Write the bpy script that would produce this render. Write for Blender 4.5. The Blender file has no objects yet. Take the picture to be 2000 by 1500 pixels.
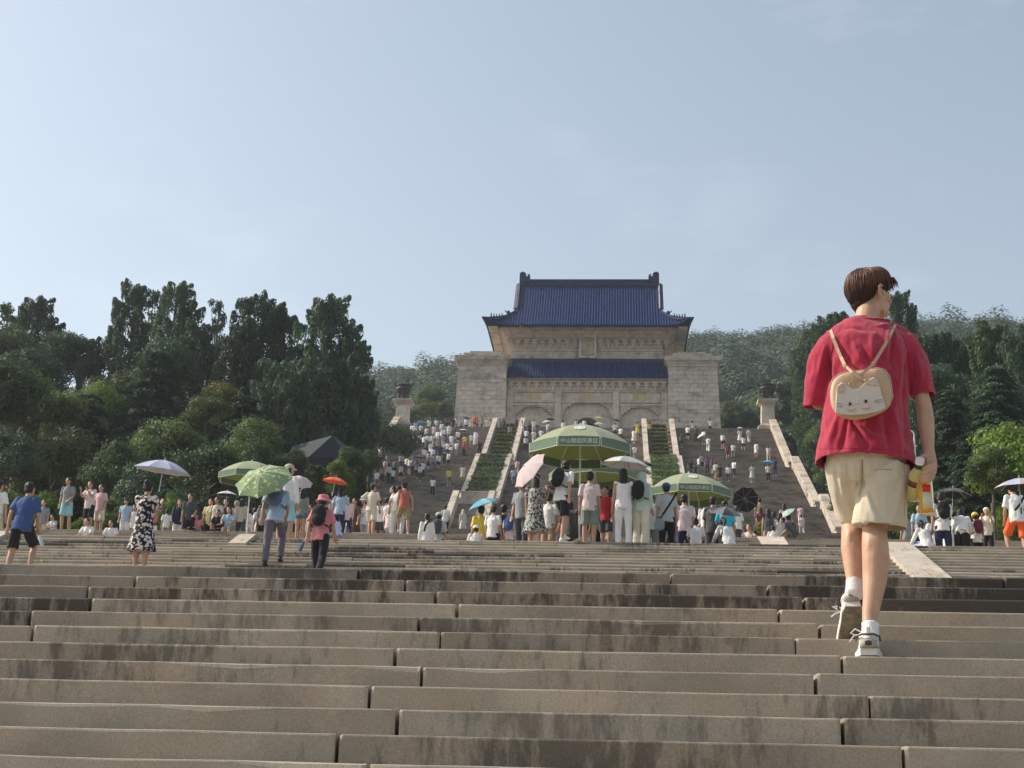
import bpy, bmesh, math, random
import numpy as np
from mathutils import Vector, Matrix, noise as mnoise
R = math.radians
random.seed(7); rng = np.random.default_rng(7)
sc = bpy.context.scene
col = sc.collection

# ---------------------------------------------------------------- camera
F, YAW, PITCH, ROLL = 2930.0, 0.0727, 0.2807, 0.0253
fwd = Vector((-math.sin(YAW)*math.cos(PITCH), math.cos(YAW)*math.cos(PITCH), math.sin(PITCH)))
r0 = Vector((math.cos(YAW), math.sin(YAW), 0)); u0 = r0.cross(fwd)
rt = r0*math.cos(ROLL)+u0*math.sin(ROLL); up = u0*math.cos(ROLL)-r0*math.sin(ROLL)
cam = bpy.data.objects.new('camera', bpy.data.cameras.new('camera')); col.objects.link(cam)
cam.matrix_world = Matrix((rt, up, -fwd)).transposed().to_4x4()
cam.data.sensor_width = 36.0; cam.data.lens = 36.0*F/2000.0
cam.data.clip_start = 0.1; cam.data.clip_end = 6000
sc.camera = cam

# ---------------------------------------------------------------- light
SUN_EL, SUN_AZ = R(40), R(-80)       # azimuth from +Y towards +X (negative: left of the stairs' axis)
wd = bpy.data.worlds.new('World'); sc.world = wd; wd.use_nodes = True
nt = wd.node_tree; nt.nodes.clear()
out = nt.nodes.new('ShaderNodeOutputWorld'); bg = nt.nodes.new('ShaderNodeBackground')
sky = nt.nodes.new('ShaderNodeTexSky'); sky.sky_type = 'NISHITA'; sky.sun_disc = False
sky.sun_elevation = SUN_EL; sky.sun_rotation = SUN_AZ
sky.air_density = 1.25; sky.dust_density = 2.2; sky.ozone_density = 1.2; sky.altitude = 0
# very faint wisps of high cloud
tc = nt.nodes.new('ShaderNodeTexCoord'); mp = nt.nodes.new('ShaderNodeMapping')
mp.inputs['Scale'].default_value = (2.2, 2.2, 6.0); mp.inputs['Rotation'].default_value = (0, R(20), R(30))
nz = nt.nodes.new('ShaderNodeTexNoise'); nz.inputs['Scale'].default_value = 2.6; nz.inputs['Detail'].default_value = 7
nz.inputs['Roughness'].default_value = .6
rp = nt.nodes.new('ShaderNodeValToRGB'); rp.color_ramp.elements[0].position = .56; rp.color_ramp.elements[1].position = .82
rp.color_ramp.elements[1].color = (.17, .17, .17, 1)
mx = nt.nodes.new('ShaderNodeMix'); mx.data_type = 'RGBA'
mx.inputs['B'].default_value = (6.5, 7.0, 7.6, 1)
L = nt.links
L.new(tc.outputs['Generated'], mp.inputs[0]); L.new(mp.outputs[0], nz.inputs['Vector']); L.new(nz.outputs[0], rp.inputs[0])
hs_ = nt.nodes.new('ShaderNodeHueSaturation'); hs_.inputs['Saturation'].default_value = .68; hs_.inputs['Hue'].default_value = .492
L.new(sky.outputs[0], hs_.inputs['Color']); L.new(rp.outputs[0], mx.inputs['Factor']); L.new(hs_.outputs[0], mx.inputs['A']); L.new(mx.outputs['Result'], bg.inputs[0])
bg.inputs[1].default_value = 0.110
L.new(bg.outputs[0], out.inputs[0])
sl = bpy.data.lights.new('sun', 'SUN'); sl.energy = 3.4; sl.angle = R(1.2); sl.color = (1.0, .90, .76)
so = bpy.data.objects.new('sun', sl); col.objects.link(so)
sdir = Vector((math.sin(SUN_AZ)*math.cos(SUN_EL), math.cos(SUN_AZ)*math.cos(SUN_EL), math.sin(SUN_EL)))
so.rotation_euler = sdir.to_track_quat('Z', 'Y').to_euler()
sc.view_settings.view_transform = 'Standard'; sc.view_settings.look = 'None'
sc.view_settings.exposure = 0.62; sc.view_settings.gamma = 1.0; sc.view_settings.use_curve_mapping = False

# ---------------------------------------------------------------- helpers
def ray(px, py):
    v = fwd + rt*((px-1000)/F) + up*((750-py)/F)
    return v/v.y
def P(px, py, Y): return ray(px, py)*Y

def new_mesh(name, verts, faces, mats=(), smooth=False, midx=None):
    me = bpy.data.meshes.new(name)
    if isinstance(verts, np.ndarray) and isinstance(faces, np.ndarray):
        n, k = faces.shape
        me.vertices.add(len(verts)); me.vertices.foreach_set('co', verts.astype(np.float32).ravel())
        me.loops.add(n*k); me.loops.foreach_set('vertex_index', faces.astype(np.int32).ravel())
        me.polygons.add(n); me.polygons.foreach_set('loop_start', np.arange(n, dtype=np.int32)*k)
        me.update(calc_edges=True)
    else:
        me.from_pydata([tuple(v) for v in verts], [], faces); me.update()
    for m in (mats if isinstance(mats, (list, tuple)) else [mats]): me.materials.append(m)
    if midx is not None: me.polygons.foreach_set('material_index', np.asarray(midx, dtype=np.int32))
    if smooth: me.polygons.foreach_set('use_smooth', [True]*len(me.polygons))
    return me
def link(name, me, parent=None, loc=None):
    o = bpy.data.objects.new(name, me); col.objects.link(o)
    if parent is not None: o.parent = parent
    if loc is not None: o.location = loc
    return o
def empty(name, loc, rz=0, label=None, cat=None, group=None, kind=None):
    o = bpy.data.objects.new(name, None); col.objects.link(o); o.location = loc; o.rotation_euler[2] = rz
    o.empty_display_size = .2
    return tag(o, label, cat, group, kind)
def tag(o, label=None, cat=None, group=None, kind=None):
    if label: o['label'] = label
    if cat: o['category'] = cat
    if group: o['group'] = group
    if kind: o['kind'] = kind
    return o

class MB:
    """collects simple solids; build() links them as one mesh object"""
    def __init__(s): s.v = []; s.f = []; s.m = []
    def add(s, vs, fs, mi=0):
        b = len(s.v); s.v += [tuple(v) for v in vs]; s.f += [tuple(i+b for i in f) for f in fs]; s.m += [mi]*len(fs)
    def box(s, x0, x1, y0, y1, z0, z1, mi=0):
        vs = [(x, y, z) for z in (z0, z1) for y in (y0, y1) for x in (x0, x1)]
        s.add(vs, [(0,2,3,1),(4,5,7,6),(0,1,5,4),(2,6,7,3),(0,4,6,2),(1,3,7,5)], mi)
    def frustum(s, x0, x1, y0, y1, z0, X0, X1, Y0, Y1, z1, mi=0):
        vs = [(x0,y0,z0),(x1,y0,z0),(x0,y1,z0),(x1,y1,z0),(X0,Y0,z1),(X1,Y0,z1),(X0,Y1,z1),(X1,Y1,z1)]
        s.add(vs, [(0,2,3,1),(4,5,7,6),(0,1,5,4),(2,6,7,3),(0,4,6,2),(1,3,7,5)], mi)
    def bbox(s, x0, x1, y0, y1, z0, z1, b=.01, mi=0):
        """box whose front top edge (towards -y) is bevelled"""
        yz = [(y0, z0), (y0, z1-b), (y0+b*.35, z1-b*.25), (y0+b, z1), (y1, z1), (y1, z0)]
        s.prism_x(yz, x0, x1, mi)
    def worn(s, x0, x1, y0, y1, z0, z1, b=.01, seg=7, j=.003):
        """a long block with a worn, chipped front arris and knocked ends"""
        vs = []; fs = []; n = 6
        xs_ = [x0, x0+.012]+[x0+(x1-x0)*(i+random.uniform(-.3, .3))/seg for i in range(1, seg)]+[x1-.012, x1]
        for i, x in enumerate(xs_):
            e = .007 if i in (0, len(xs_)-1) else 0
            k = b+abs(random.gauss(0, j*.6))+e+(random.uniform(.008, .022) if random.random() < .06 else 0)
            f = y0+random.gauss(0, j*.4)+e*.6; t = z1+random.gauss(0, j*.25)
            vs += [(x, y0+e*.6, z0), (x, f, t-k), (x, f+k*.35, t-k*.25), (x, f+k, t), (x, y1, z1), (x, y1, z0)]
        for i in range(len(xs_)-1):
            for q in range(n): fs.append((i*n+q, (i+1)*n+q, (i+1)*n+(q+1) % n, i*n+(q+1) % n))
        m = len(xs_)-1; s.add(vs, fs+[tuple(range(n)), tuple(m*n+q for q in range(n-1, -1, -1))])
    def prism_x(s, yz, x0, x1, mi=0):
        n = len(yz)
        vs = [(x0, y, z) for y, z in yz]+[(x1, y, z) for y, z in yz]
        fs = [(i, i+n, (i+1) % n+n, (i+1) % n) for i in range(n)]
        s.add(vs, fs+[tuple(range(n)), tuple(range(2*n-1, n-1, -1))], mi)
    def tube(s, pts, radii, n=8, cap=True, mi=0, flat=1.0, ref=None):
        pts = [Vector(p) for p in pts]; vs = []; fs = []
        if not isinstance(radii, (list, tuple)): radii = [radii]*len(pts)
        u = None
        for i, p in enumerate(pts):
            d = (pts[min(i+1, len(pts)-1)]-pts[max(i-1, 0)]).normalized()
            if u is None:
                rf = Vector(ref) if ref is not None else (Vector((1, 0, 0)) if abs(d.x) < .8 else Vector((0, 1, 0)))
                u = (rf-d*rf.dot(d)).normalized()
            else: u = (u-d*u.dot(d)).normalized()
            w = d.cross(u)
            for k in range(n):
                a = 2*math.pi*k/n
                rr = radii[i] if isinstance(radii[i], (tuple, list)) else (radii[i], radii[i]*flat)
                vs.append(p+u*math.cos(a)*rr[0]+w*math.sin(a)*rr[1])
        m = len(pts)
        for i in range(m-1):
            for k in range(n):
                k2 = (k+1) % n
                fs.append((i*n+k, i*n+k2, (i+1)*n+k2, (i+1)*n+k))
        if cap: fs += [tuple(range(n-1, -1, -1)), tuple((m-1)*n+k for k in range(n))]
        s.add(vs, fs, mi)
    def ell(s, c, r, n=12, m=8, mi=0, rot=None):
        vs = []; fs = []; c = Vector(c)
        for i in range(1, m):
            t = math.pi*i/m
            for k in range(n):
                a = 2*math.pi*k/n
                q = Vector((r[0]*math.sin(t)*math.cos(a), r[1]*math.sin(t)*math.sin(a), r[2]*math.cos(t)))
                vs.append(c+(rot @ q if rot else q))
        top = Vector((0, 0, r[2])); bot = Vector((0, 0, -r[2]))
        vs += [c+(rot @ top if rot else top), c+(rot @ bot if rot else bot)]
        T = len(vs)-2; B = T+1
        for i in range(m-2):
            for k in range(n):
                k2 = (k+1) % n
                fs.append((i*n+k, (i+1)*n+k, (i+1)*n+k2, i*n+k2))
        for k in range(n):
            k2 = (k+1) % n
            fs += [(T, k, k2), (B, (m-2)*n+k2, (m-2)*n+k)]
        s.add(vs, fs, mi)
    def mesh(s, name, mats, smooth=False):
        me = bpy.data.meshes.new(name); me.from_pydata(s.v, [], s.f); me.update()
        for m in (mats if isinstance(mats, (list, tuple)) else [mats]): me.materials.append(m)
        if any(s.m): me.polygons.foreach_set('material_index', s.m)
        if smooth: me.polygons.foreach_set('use_smooth', [True]*len(me.polygons))
        return me
    def build(s, name, mats, parent=None, smooth=False, loc=None):
        return link(name, s.mesh(name, mats, smooth), parent, loc)

# ---------------------------------------------------------------- materials
def mat(name, c, rough=.8, var=.12, scale=6.0, bump=.0, bscale=60, spec=.3, metal=0, objvar=0.0, trans=0, emit=None, sheen=0):
    m = bpy.data.materials.new(name); m.use_nodes = True; t = m.node_tree; b = t.nodes['Principled BSDF']
    b.inputs['Roughness'].default_value = rough; b.inputs['Specular IOR Level'].default_value = spec
    b.inputs['Metallic'].default_value = metal
    if sheen: b.inputs['Sheen Weight'].default_value = sheen
    tcn = t.nodes.new('ShaderNodeTexCoord')
    n = t.nodes.new('ShaderNodeTexNoise'); n.inputs['Scale'].default_value = scale; n.inputs['Detail'].default_value = 6
    t.links.new(tcn.outputs['Object'], n.inputs['Vector'])
    mr = t.nodes.new('ShaderNodeMapRange'); mr.inputs[1].default_value = .3; mr.inputs[2].default_value = .7
    mr.inputs[3].default_value = 1-var; mr.inputs[4].default_value = 1+var
    t.links.new(n.outputs[0], mr.inputs[0])
    h = t.nodes.new('ShaderNodeHueSaturation'); h.inputs['Color'].default_value = (*c, 1)
    t.links.new(mr.outputs[0], h.inputs['Value']); last = h.outputs[0]
    if objvar:
        oi = t.nodes.new('ShaderNodeObjectInfo'); m2 = t.nodes.new('ShaderNodeMapRange')
        m2.inputs[3].default_value = 1-objvar; m2.inputs[4].default_value = 1+objvar
        h2 = t.nodes.new('ShaderNodeHueSaturation')
        t.links.new(oi.outputs['Random'], m2.inputs[0]); t.links.new(m2.outputs[0], h2.inputs['Value']); t.links.new(last, h2.inputs['Color'])
        last = h2.outputs[0]
    t.links.new(last, b.inputs['Base Color'])
    if bump:
        n2 = t.nodes.new('ShaderNodeTexNoise'); n2.inputs['Scale'].default_value = bscale; n2.inputs['Detail'].default_value = 4
        t.links.new(tcn.outputs['Object'], n2.inputs['Vector'])
        bp = t.nodes.new('ShaderNodeBump'); bp.inputs['Strength'].default_value = bump; bp.inputs['Distance'].default_value = .01
        t.links.new(n2.outputs[0], bp.inputs['Height']); t.links.new(bp.outputs[0], b.inputs['Normal'])
    return m

def cloth(name, c, var=.08, rough=.85, trans=0.0):
    m = mat('cloth_'+name, c, rough, var, 9, .25, 500, .15, sheen=.15)
    if trans:
        t = m.node_tree; b = t.nodes['Principled BSDF']; o = t.nodes['Material Output']
        tr = t.nodes.new('ShaderNodeBsdfTranslucent'); tr.inputs[0].default_value = (*c, 1)
        mxs = t.nodes.new('ShaderNodeMixShader'); mxs.inputs[0].default_value = trans
        t.links.new(b.outputs[0], mxs.inputs[1]); t.links.new(tr.outputs[0], mxs.inputs[2]); t.links.new(mxs.outputs[0], o.inputs[0])
    return m

def granite(name, base, streak, heavy, speck=.16, ov=.13):
    m = bpy.data.materials.new(name); m.use_nodes = True; t = m.node_tree; b = t.nodes['Principled BSDF']; N = t.nodes.new; K = t.links.new
    b.inputs['Roughness'].default_value = .85; b.inputs['Specular IOR Level'].default_value = .25
    g = N('ShaderNodeNewGeometry'); oi = N('ShaderNodeObjectInfo')
    n1 = N('ShaderNodeTexNoise'); n1.inputs['Scale'].default_value = 130; n1.inputs['Detail'].default_value = 3; K(g.outputs['Position'], n1.inputs['Vector'])
    n2 = N('ShaderNodeTexNoise'); n2.inputs['Scale'].default_value = 1.7; n2.inputs['Detail'].default_value = 8; n2.inputs['Roughness'].default_value = .65
    K(g.outputs['Position'], n2.inputs['Vector'])
    r1 = N('ShaderNodeMapRange'); r1.inputs[1].default_value = .3; r1.inputs[2].default_value = .7; r1.inputs[3].default_value = 1-speck; r1.inputs[4].default_value = 1+speck; K(n1.outputs[0], r1.inputs[0])
    r2 = N('ShaderNodeMapRange'); r2.inputs[1].default_value = .35; r2.inputs[2].default_value = .65; r2.inputs[3].default_value = .82; r2.inputs[4].default_value = 1.14; K(n2.outputs[0], r2.inputs[0])
    r3 = N('ShaderNodeMapRange'); r3.inputs[3].default_value = 1-ov; r3.inputs[4].default_value = 1+ov; K(oi.outputs['Random'], r3.inputs[0])
    a = N('ShaderNodeMath'); a.operation = 'MULTIPLY'; K(r1.outputs[0], a.inputs[0]); K(r2.outputs[0], a.inputs[1])
    a2 = N('ShaderNodeMath'); a2.operation = 'MULTIPLY'; K(a.outputs[0], a2.inputs[0]); K(r3.outputs[0], a2.inputs[1])
    hu = N('ShaderNodeHueSaturation'); K(a2.outputs[0], hu.inputs['Value'])
    mc = N('ShaderNodeMix'); mc.data_type = 'RGBA'; mc.inputs['A'].default_value = (*base, 1); mc.inputs['B'].default_value = (base[0]*1.12, base[1]*.97, base[2]*.85, 1)
    n5 = N('ShaderNodeTexNoise'); n5.inputs['Scale'].default_value = 3.1; n5.inputs['Detail'].default_value = 5; K(g.outputs['Position'], n5.inputs['Vector']); K(n5.outputs[0], mc.inputs['Factor'])
    K(mc.outputs['Result'], hu.inputs['Color'])
    # runs of black algae, long in z
    mpn = N('ShaderNodeMapping'); mpn.inputs['Scale'].default_value = (17, 2.0, 4.2); K(g.outputs['Position'], mpn.inputs[0])
    n3 = N('ShaderNodeTexNoise'); n3.inputs['Scale'].default_value = 1.0; n3.inputs['Detail'].default_value = 6; n3.inputs['Roughness'].default_value = .7; K(mpn.outputs[0], n3.inputs['Vector'])
    mp2 = N('ShaderNodeMapping'); mp2.inputs['Scale'].default_value = (.7, .9, 1.0); K(g.outputs['Position'], mp2.inputs[0])
    n4 = N('ShaderNodeTexNoise'); n4.inputs['Scale'].default_value = 1.0; n4.inputs['Detail'].default_value = 3; K(mp2.outputs[0], n4.inputs['Vector'])
    ad = N('ShaderNodeMath'); ad.operation = 'MULTIPLY_ADD'; K(n4.outputs[0], ad.inputs[0]); ad.inputs[1].default_value = 1.25; K(n3.outputs[0], ad.inputs[2])
    st = N('ShaderNodeMapRange'); st.inputs[1].default_value = 1.26-heavy; st.inputs[2].default_value = 1.44-heavy; st.inputs[4].default_value = streak; K(ad.outputs[0], st.inputs[0])
    mx = N('ShaderNodeMix'); mx.data_type = 'RGBA'; K(st.outputs[0], mx.inputs['Factor']); K(hu.outputs[0], mx.inputs['A']); mx.inputs['B'].default_value = (.045, .038, .030, 1)
    K(mx.outputs['Result'], b.inputs['Base Color'])
    bp = N('ShaderNodeBump'); bp.inputs['Strength'].default_value = .35; bp.inputs['Distance'].default_value = .004; K(n1.outputs[0], bp.inputs['Height']); K(bp.outputs[0], b.inputs['Normal'])
    return m

def leafmat(name, c, var=.35, trans=.3, hue=.03):
    m = bpy.data.materials.new(name); m.use_nodes = True; t = m.node_tree; N = t.nodes.new; K = t.links.new
    b = t.nodes['Principled BSDF']; o = t.nodes['Material Output']
    b.inputs['Roughness'].default_value = .6; b.inputs['Specular IOR Level'].default_value = .25
    g = N('ShaderNodeNewGeometry'); oi = N('ShaderNodeObjectInfo')
    n = N('ShaderNodeTexNoise'); n.inputs['Scale'].default_value = .55; n.inputs['Detail'].default_value = 5; K(g.outputs['Position'], n.inputs['Vector'])
    wn = N('ShaderNodeTexNoise'); wn.inputs['Scale'].default_value = 7; wn.inputs['Detail'].default_value = 2; K(g.outputs['Position'], wn.inputs['Vector'])
    r = N('ShaderNodeMapRange'); r.inputs[1].default_value = .3; r.inputs[2].default_value = .7; r.inputs[3].default_value = 1-var; r.inputs[4].default_value = 1+var; K(n.outputs[0], r.inputs[0])
    r2 = N('ShaderNodeMapRange'); r2.inputs[3].default_value = .75; r2.inputs[4].default_value = 1.3; K(oi.outputs['Random'], r2.inputs[0])
    mu = N('ShaderNodeMath'); mu.operation = 'MULTIPLY'; K(r.outputs[0], mu.inputs[0]); K(r2.outputs[0], mu.inputs[1])
    rh = N('ShaderNodeMapRange'); rh.inputs[1].default_value = .3; rh.inputs[2].default_value = .7; rh.inputs[3].default_value = .5-hue; rh.inputs[4].default_value = .5+hue*.6; K(wn.outputs[0], rh.inputs[0])
    h = N('ShaderNodeHueSaturation'); h.inputs['Color'].default_value = (*c, 1); K(mu.outputs[0], h.inputs['Value']); K(rh.outputs[0], h.inputs['Hue'])
    K(h.outputs[0], b.inputs['Base Color'])
    tr = N('ShaderNodeBsdfTranslucent'); K(h.outputs[0], tr.inputs[0])
    ms = N('ShaderNodeMixShader'); ms.inputs[0].default_value = trans; K(b.outputs[0], ms.inputs[1]); K(tr.outputs[0], ms.inputs[2]); K(ms.outputs[0], o.inputs[0])
    return m

GR = (.350, .318, .264)
M_gran = granite('granite_steps', GR, .5, .05)
M_gran_b = granite('granite_steps_streaked', (.33, .298, .245), .62, .09)
M_gran_d = granite('granite_steps_mildewed', (.30, .27, .225), .85, .29)
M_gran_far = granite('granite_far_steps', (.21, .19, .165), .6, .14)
M_white_stone = granite('pale_stone', (.43, .40, .35), .5, .10, .08)
M_wall = granite('hall_stone', (.56, .525, .465), .35, .06, .06, .06)
M_wall_b = granite('hall_stone_weathered', (.49, .455, .40), .45, .13, .06, .08)
M_pave = granite('terrace_paving', (.34, .31, .27), .3, .05)
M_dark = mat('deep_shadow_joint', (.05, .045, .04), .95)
M_tile = mat('blue_glazed_tile', (.004, .025, .115), .6, .45, 1.6, .2, 30, .12)
M_tile_d = mat('blue_glazed_ridge', (.010, .026, .075), .55, .35, 3, .2, 30, .2)
M_gold = mat('gold_paint', (.62, .42, .10), .45, .1, 5, 0, 60, .5)
M_bronze = mat('dark_bronze', (.035, .036, .034), .5, .3, 5, .3, 40, .5, metal=.6)
M_earth = mat('earth', (.055, .06, .03), .95, .4, .8, .6, 3)
# ---------------------------------------------------------------- the long stairway
XC = -3.6
HW = 19.8                      # half width of the upper flights
# flights: first riser Y, bottom z, risers, riser, tread, x0, x1
FL = [(5.0-18*.325, .155-19*.1095, 30, .1095, .325, -26, 24),
      (18.35, 1.36, 37, .104, .2971, -40, 36),
      (36.5, 5.208, 29, .1035, .298, -46, 44),
      (57.0, 8.2095, 42, .1212, .346, XC-HW-6, XC+HW+6),
      (93.0, 13.30, 46, .15, .367, XC-HW-1.5, XC+HW+1.5),
      (112.0, 20.2, 28, .15, .27, XC-HW, XC+HW),
      (123.0, 24.4, 50, .15, .30, XC-HW, XC+HW),
      (140.8, 31.9, 56, .15, .2764, XC-HW, XC+HW)]
def zprof(Y):
    z = FL[0][1]
    for (y0, z0, n, r, t, a, b) in FL:
        if Y < y0: return z
        k = min(n, int((Y-y0)/t)+1); z = z0+k*r
        if k < n: return z
    return z
ZTOP = FL[-1][1]+FL[-1][2]*FL[-1][3]
stair = empty('stairway', (0, 0, 0), label='broad flights of worn granite steps with landings', kind='structure')

# flight 0: every step a row of long blocks; joints measured in the photograph (pixel x per riser)
J = {0: [717, 1465], 1: [657, 1765], 2: [-150, 776, 1645], 3: [-300, 722, 1698], 4: [-60, 823, 1592], 5: [-200, 771, 1645],
     6: [62, 860, 1553], 7: [56, 817, 1601], 8: [174, 892, 1522], 9: [168, 850, 1570], 10: [262, 790, 1500], 11: [-90, 700, 1310, 1960]}
YS = {0: 1498, 1: 1470, 2: 1410, 3: 1360, 4: 1320, 5: 1285, 6: 1250, 7: 1220, 8: 1195, 9: 1172, 10: 1150, 11: 1125}
y0, z0, n, r, t, xa, xb = FL[0]
for i in range(n):
    k = i-18; Y = y0+i*t; zt = z0+(i+1)*r
    if k < 0:
        if k < -12: xs = list(np.arange(-7 + .9*(i % 2), 8, 2.3))
        else: xs = list(np.arange(-7 + .8*(i % 3), 8, 2.2))
    else:
        m_ = [ray(px, YS[k]).x*Y for px in J[k]]
        lo, hi = m_[0], m_[-1]
        while lo > -11: lo -= random.uniform(1.8, 2.4); m_.insert(0, lo)
        while hi < 11: hi += random.uniform(1.8, 2.4); m_.append(hi)
        xs = m_
    xs = sorted(xs)
    b = MB()
    for (u, v) in ((xa, xs[0]), (xs[-1], xb)):      # plain ends beyond the picture
        b.bbox(u+.004, v-.004, Y, Y+t+.35, zt-r*1.0, zt, .012)
    o = b.build('step_end', M_gran, stair); o['kind'] = 'stuff'
    for q in range(len(xs)-1):
        b = MB(); g = random.uniform(.003, .010); dy = random.uniform(-.004, .004); dz = random.uniform(-.003, .002)
        b.worn(xs[q]+g, xs[q+1]-g, Y+dy, Y+t+.34, zt-r+.001, zt+dz, random.uniform(.004, .007)) if k >= 0 else b.bbox(xs[q]+g, xs[q+1]-g, Y+dy, Y+t+.34, zt-r+.001, zt+dz, .012)
        if k in (9, 10, 11): mm = M_gran_d if xs[q] > -3.3 or k == 10 else M_gran_b
        elif k == 8 and xs[q+1] < -2.0: mm = M_gran_d
        elif k in (7,) and xs[q+1] < -2.0: mm = M_gran_d
        elif k == 5 and xs[q] > 1.2: mm = M_gran_b
        else: mm = M_gran if random.random() < .55 else M_gran_b
        if k == 5 and 1.0 < xs[q] < 2.0: mm = M_gran_d
        b.build('granite_block', mm, stair)
b = MB(); b.prism_x([(y0-.0, z0-2), (y0+.05, z0-.02), (y0+n*t+.02, z0+n*r-r-.03), (y0+n*t+8, z0+n*r-.25), (y0+n*t+8, z0-2)], xa+.05, xb-.05)
b.build('stair_bed', M_dark, stair)
# landing 1
def slab(name, xa, xb, ya, yb, z, m=M_pave, kind='structure', lab=None):
    b = MB(); b.box(xa, xb, ya, yb, z-.4, z); return tag(b.build(name, m), lab, None, None, kind)
slab('landing', -40, 36, y0+n*t+.3, FL[1][0]+.02, 1.357, lab='hidden paved landing between the two lowest flights')
slab('lower_ground', -40, 36, -14, y0+.0, FL[0][1], lab='paving below the lowest step')

# flight 1 (seen above the landing): the last 12 risers block by block
def solid_flight(fl, m, i0, i1, name='steps', parent=stair):
    Y0, Z0, n, r, t, xa, xb = fl; b = MB()
    for i in range(i0, i1):
        b.bbox(xa, xb, Y0+i*t, Y0+(i+1)*t+.03, Z0+i*r, Z0+(i+1)*r, .012)
    o = b.build(name, m, parent); o['kind'] = 'stuff'; return o
solid_flight(FL[1], M_gran_b, 0, 25)
Y0, Z0, n, r, t, xa, xb = FL[1]
for i in range(25, n):
    Y = Y0+i*t; zt = Z0+(i+1)*r; x = -16+random.uniform(0, 2); ends = [x]
    while x < 13.0: x += random.uniform(1.7, 3.1); ends.append(x)
    b = MB()
    b.bbox(xa, ends[0], Y, Y+t+.03, zt-r, zt, .02); b.bbox(ends[-1], xb, Y, Y+t+.03, zt-r, zt, .02)
    o = b.build('step_end', M_gran_b, stair); o['kind'] = 'stuff'
    for q in range(len(ends)-1):
        b = MB(); g = .012; dz = random.uniform(-.014, .0)
        b.bbox(ends[q]+g, ends[q+1]-g, Y+random.uniform(-.012, .012), Y+t+.04, zt-r+.001, zt+dz, random.uniform(.02, .035))
        b.build('granite_block', random.choice([M_gran, M_gran, M_gran_b, M_gran_b, M_gran_b, M_gran_d]), stair)
slab('landing', -46, 44, 29.33, 36.52, 5.205, lab='landing at the head of the second flight')
solid_flight(FL[2], M_gran_b, 0, 29)
slab('landing', -80, 80, 45.1, 57.02, 8.206, lab='wide terrace where the crowd gathers')
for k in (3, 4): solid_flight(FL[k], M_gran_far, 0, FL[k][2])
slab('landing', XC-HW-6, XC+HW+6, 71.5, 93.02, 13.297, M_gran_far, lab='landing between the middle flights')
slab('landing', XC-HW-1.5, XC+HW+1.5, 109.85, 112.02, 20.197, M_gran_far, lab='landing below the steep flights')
# the steep upper flights, left lane / central lane / right lane with planters between
LANE = [(XC-HW, XC-9.5), (XC-6.45, XC+6.45), (XC+9.5, XC+HW)]
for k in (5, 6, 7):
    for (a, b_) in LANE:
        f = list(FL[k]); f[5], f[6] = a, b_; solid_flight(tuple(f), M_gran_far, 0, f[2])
    b = MB(); Y0, Z0, n, r, t, _, _ = FL[k]
    b.prism_x([(Y0, Z0-1.5), (Y0, Z0-.1), (Y0+n*t, Z0+n*r-.12), (Y0+n*t, Z0-1.5)], XC-HW, XC+HW)
    b.build('flight_bed', M_gran_far, stair)
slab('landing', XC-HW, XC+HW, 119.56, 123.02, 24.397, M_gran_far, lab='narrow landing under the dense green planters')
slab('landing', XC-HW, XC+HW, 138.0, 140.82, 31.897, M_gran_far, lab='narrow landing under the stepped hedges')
slab('plaza', XC-22, XC+22, 156.2, 200, ZTOP-.003, M_pave, lab='paved platform in front of the hall')

# pale ramp slabs laid over the steps
def ramp(px, py, pw, Ya, Yb, lab):
    fl = FL[1] if Ya < 36 else FL[2]
    X = ray(px, py).x*Yb; w = pw/F*Yb/2
    za = zprof(Ya-.01)+.06; zb = zprof(Yb)+.07
    b = MB(); b.prism_x([(Ya, za-.3), (Ya, za), (Yb, zb), (Yb+.8, zb), (Yb+.8, zb-.3)], X-w, X+w)
    tag(b.build('ramp_slab', M_white_stone), lab, 'ramp')
for a in [(1745, 1070, 62, 20.5, 29.1, 'long pale stone ramp over the steps right of the man in red'),
          (484, 1042, 34, 28.3, 29.1, 'short pale ramp slab right of the floral dress, under the green umbrella'),
          (1505, 1050, 50, 36.8, 45.0, 'pale ramp slab beside the little box hedge on the right'),
          (703, 1040, 34, 36.8, 45.2, 'pale ramp slab at the feet of the person in cream'),
          (8, 1035, 40, 28.2, 29.1, 'pale ramp slab at the far left edge of the picture')]:
    ramp(*a)

# sloping parapets
def parapet(Xm, w, k, lab, h=.95, grp='stone parapets of the upper flights'):
    Y0, Z0, n, r, t, _, _ = FL[k]; Y1 = Y0+n*t; Z1 = Z0+n*r
    root = empty('parapet', (Xm, Y0, Z0), label=lab, cat='parapet', group=grp)
    b = MB(); b.prism_x([(-.5, -.4), (-.5, h), (.2, h), (Y1-Y0, Z1-Z0+h), (Y1-Y0+.4, Z1-Z0+h), (Y1-Y0+.4, Z1-Z0-1.2)], -w*.38, w*.38)
    b.build('parapet_wall', M_wall_b, root)
    b = MB(); b.prism_x([(-.62, h), (-.62, h+.15), (.1, h+.16), (Y1-Y0, Z1-Z0+h+.16), (Y1-Y0+.5, Z1-Z0+h+.16), (Y1-Y0+.5, Z1-Z0+h), (.2, h)], -w*.5, w*.5)
    b.build('coping', M_wall_b, root)
    return root
wh = {5: 'lowest', 6: 'middle', 7: 'topmost'}
for k in (5, 6, 7):
    for nm, X, w in (('left side of the left planter', XC-9.45, .5), ('right side of the left planter', XC-6.5, .5),
                     ('left side of the right planter', XC+6.5, .5), ('right side of the right planter', XC+9.45, .5),
                     ('right edge of the stairs under the trees', XC+HW+.4, .7), ('left edge of the stairs under the trees', XC-HW-.4, .7)):
        parapet(X, w, k, f'pale sloping stone parapet, {wh[k]} one on the {nm}')
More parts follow.
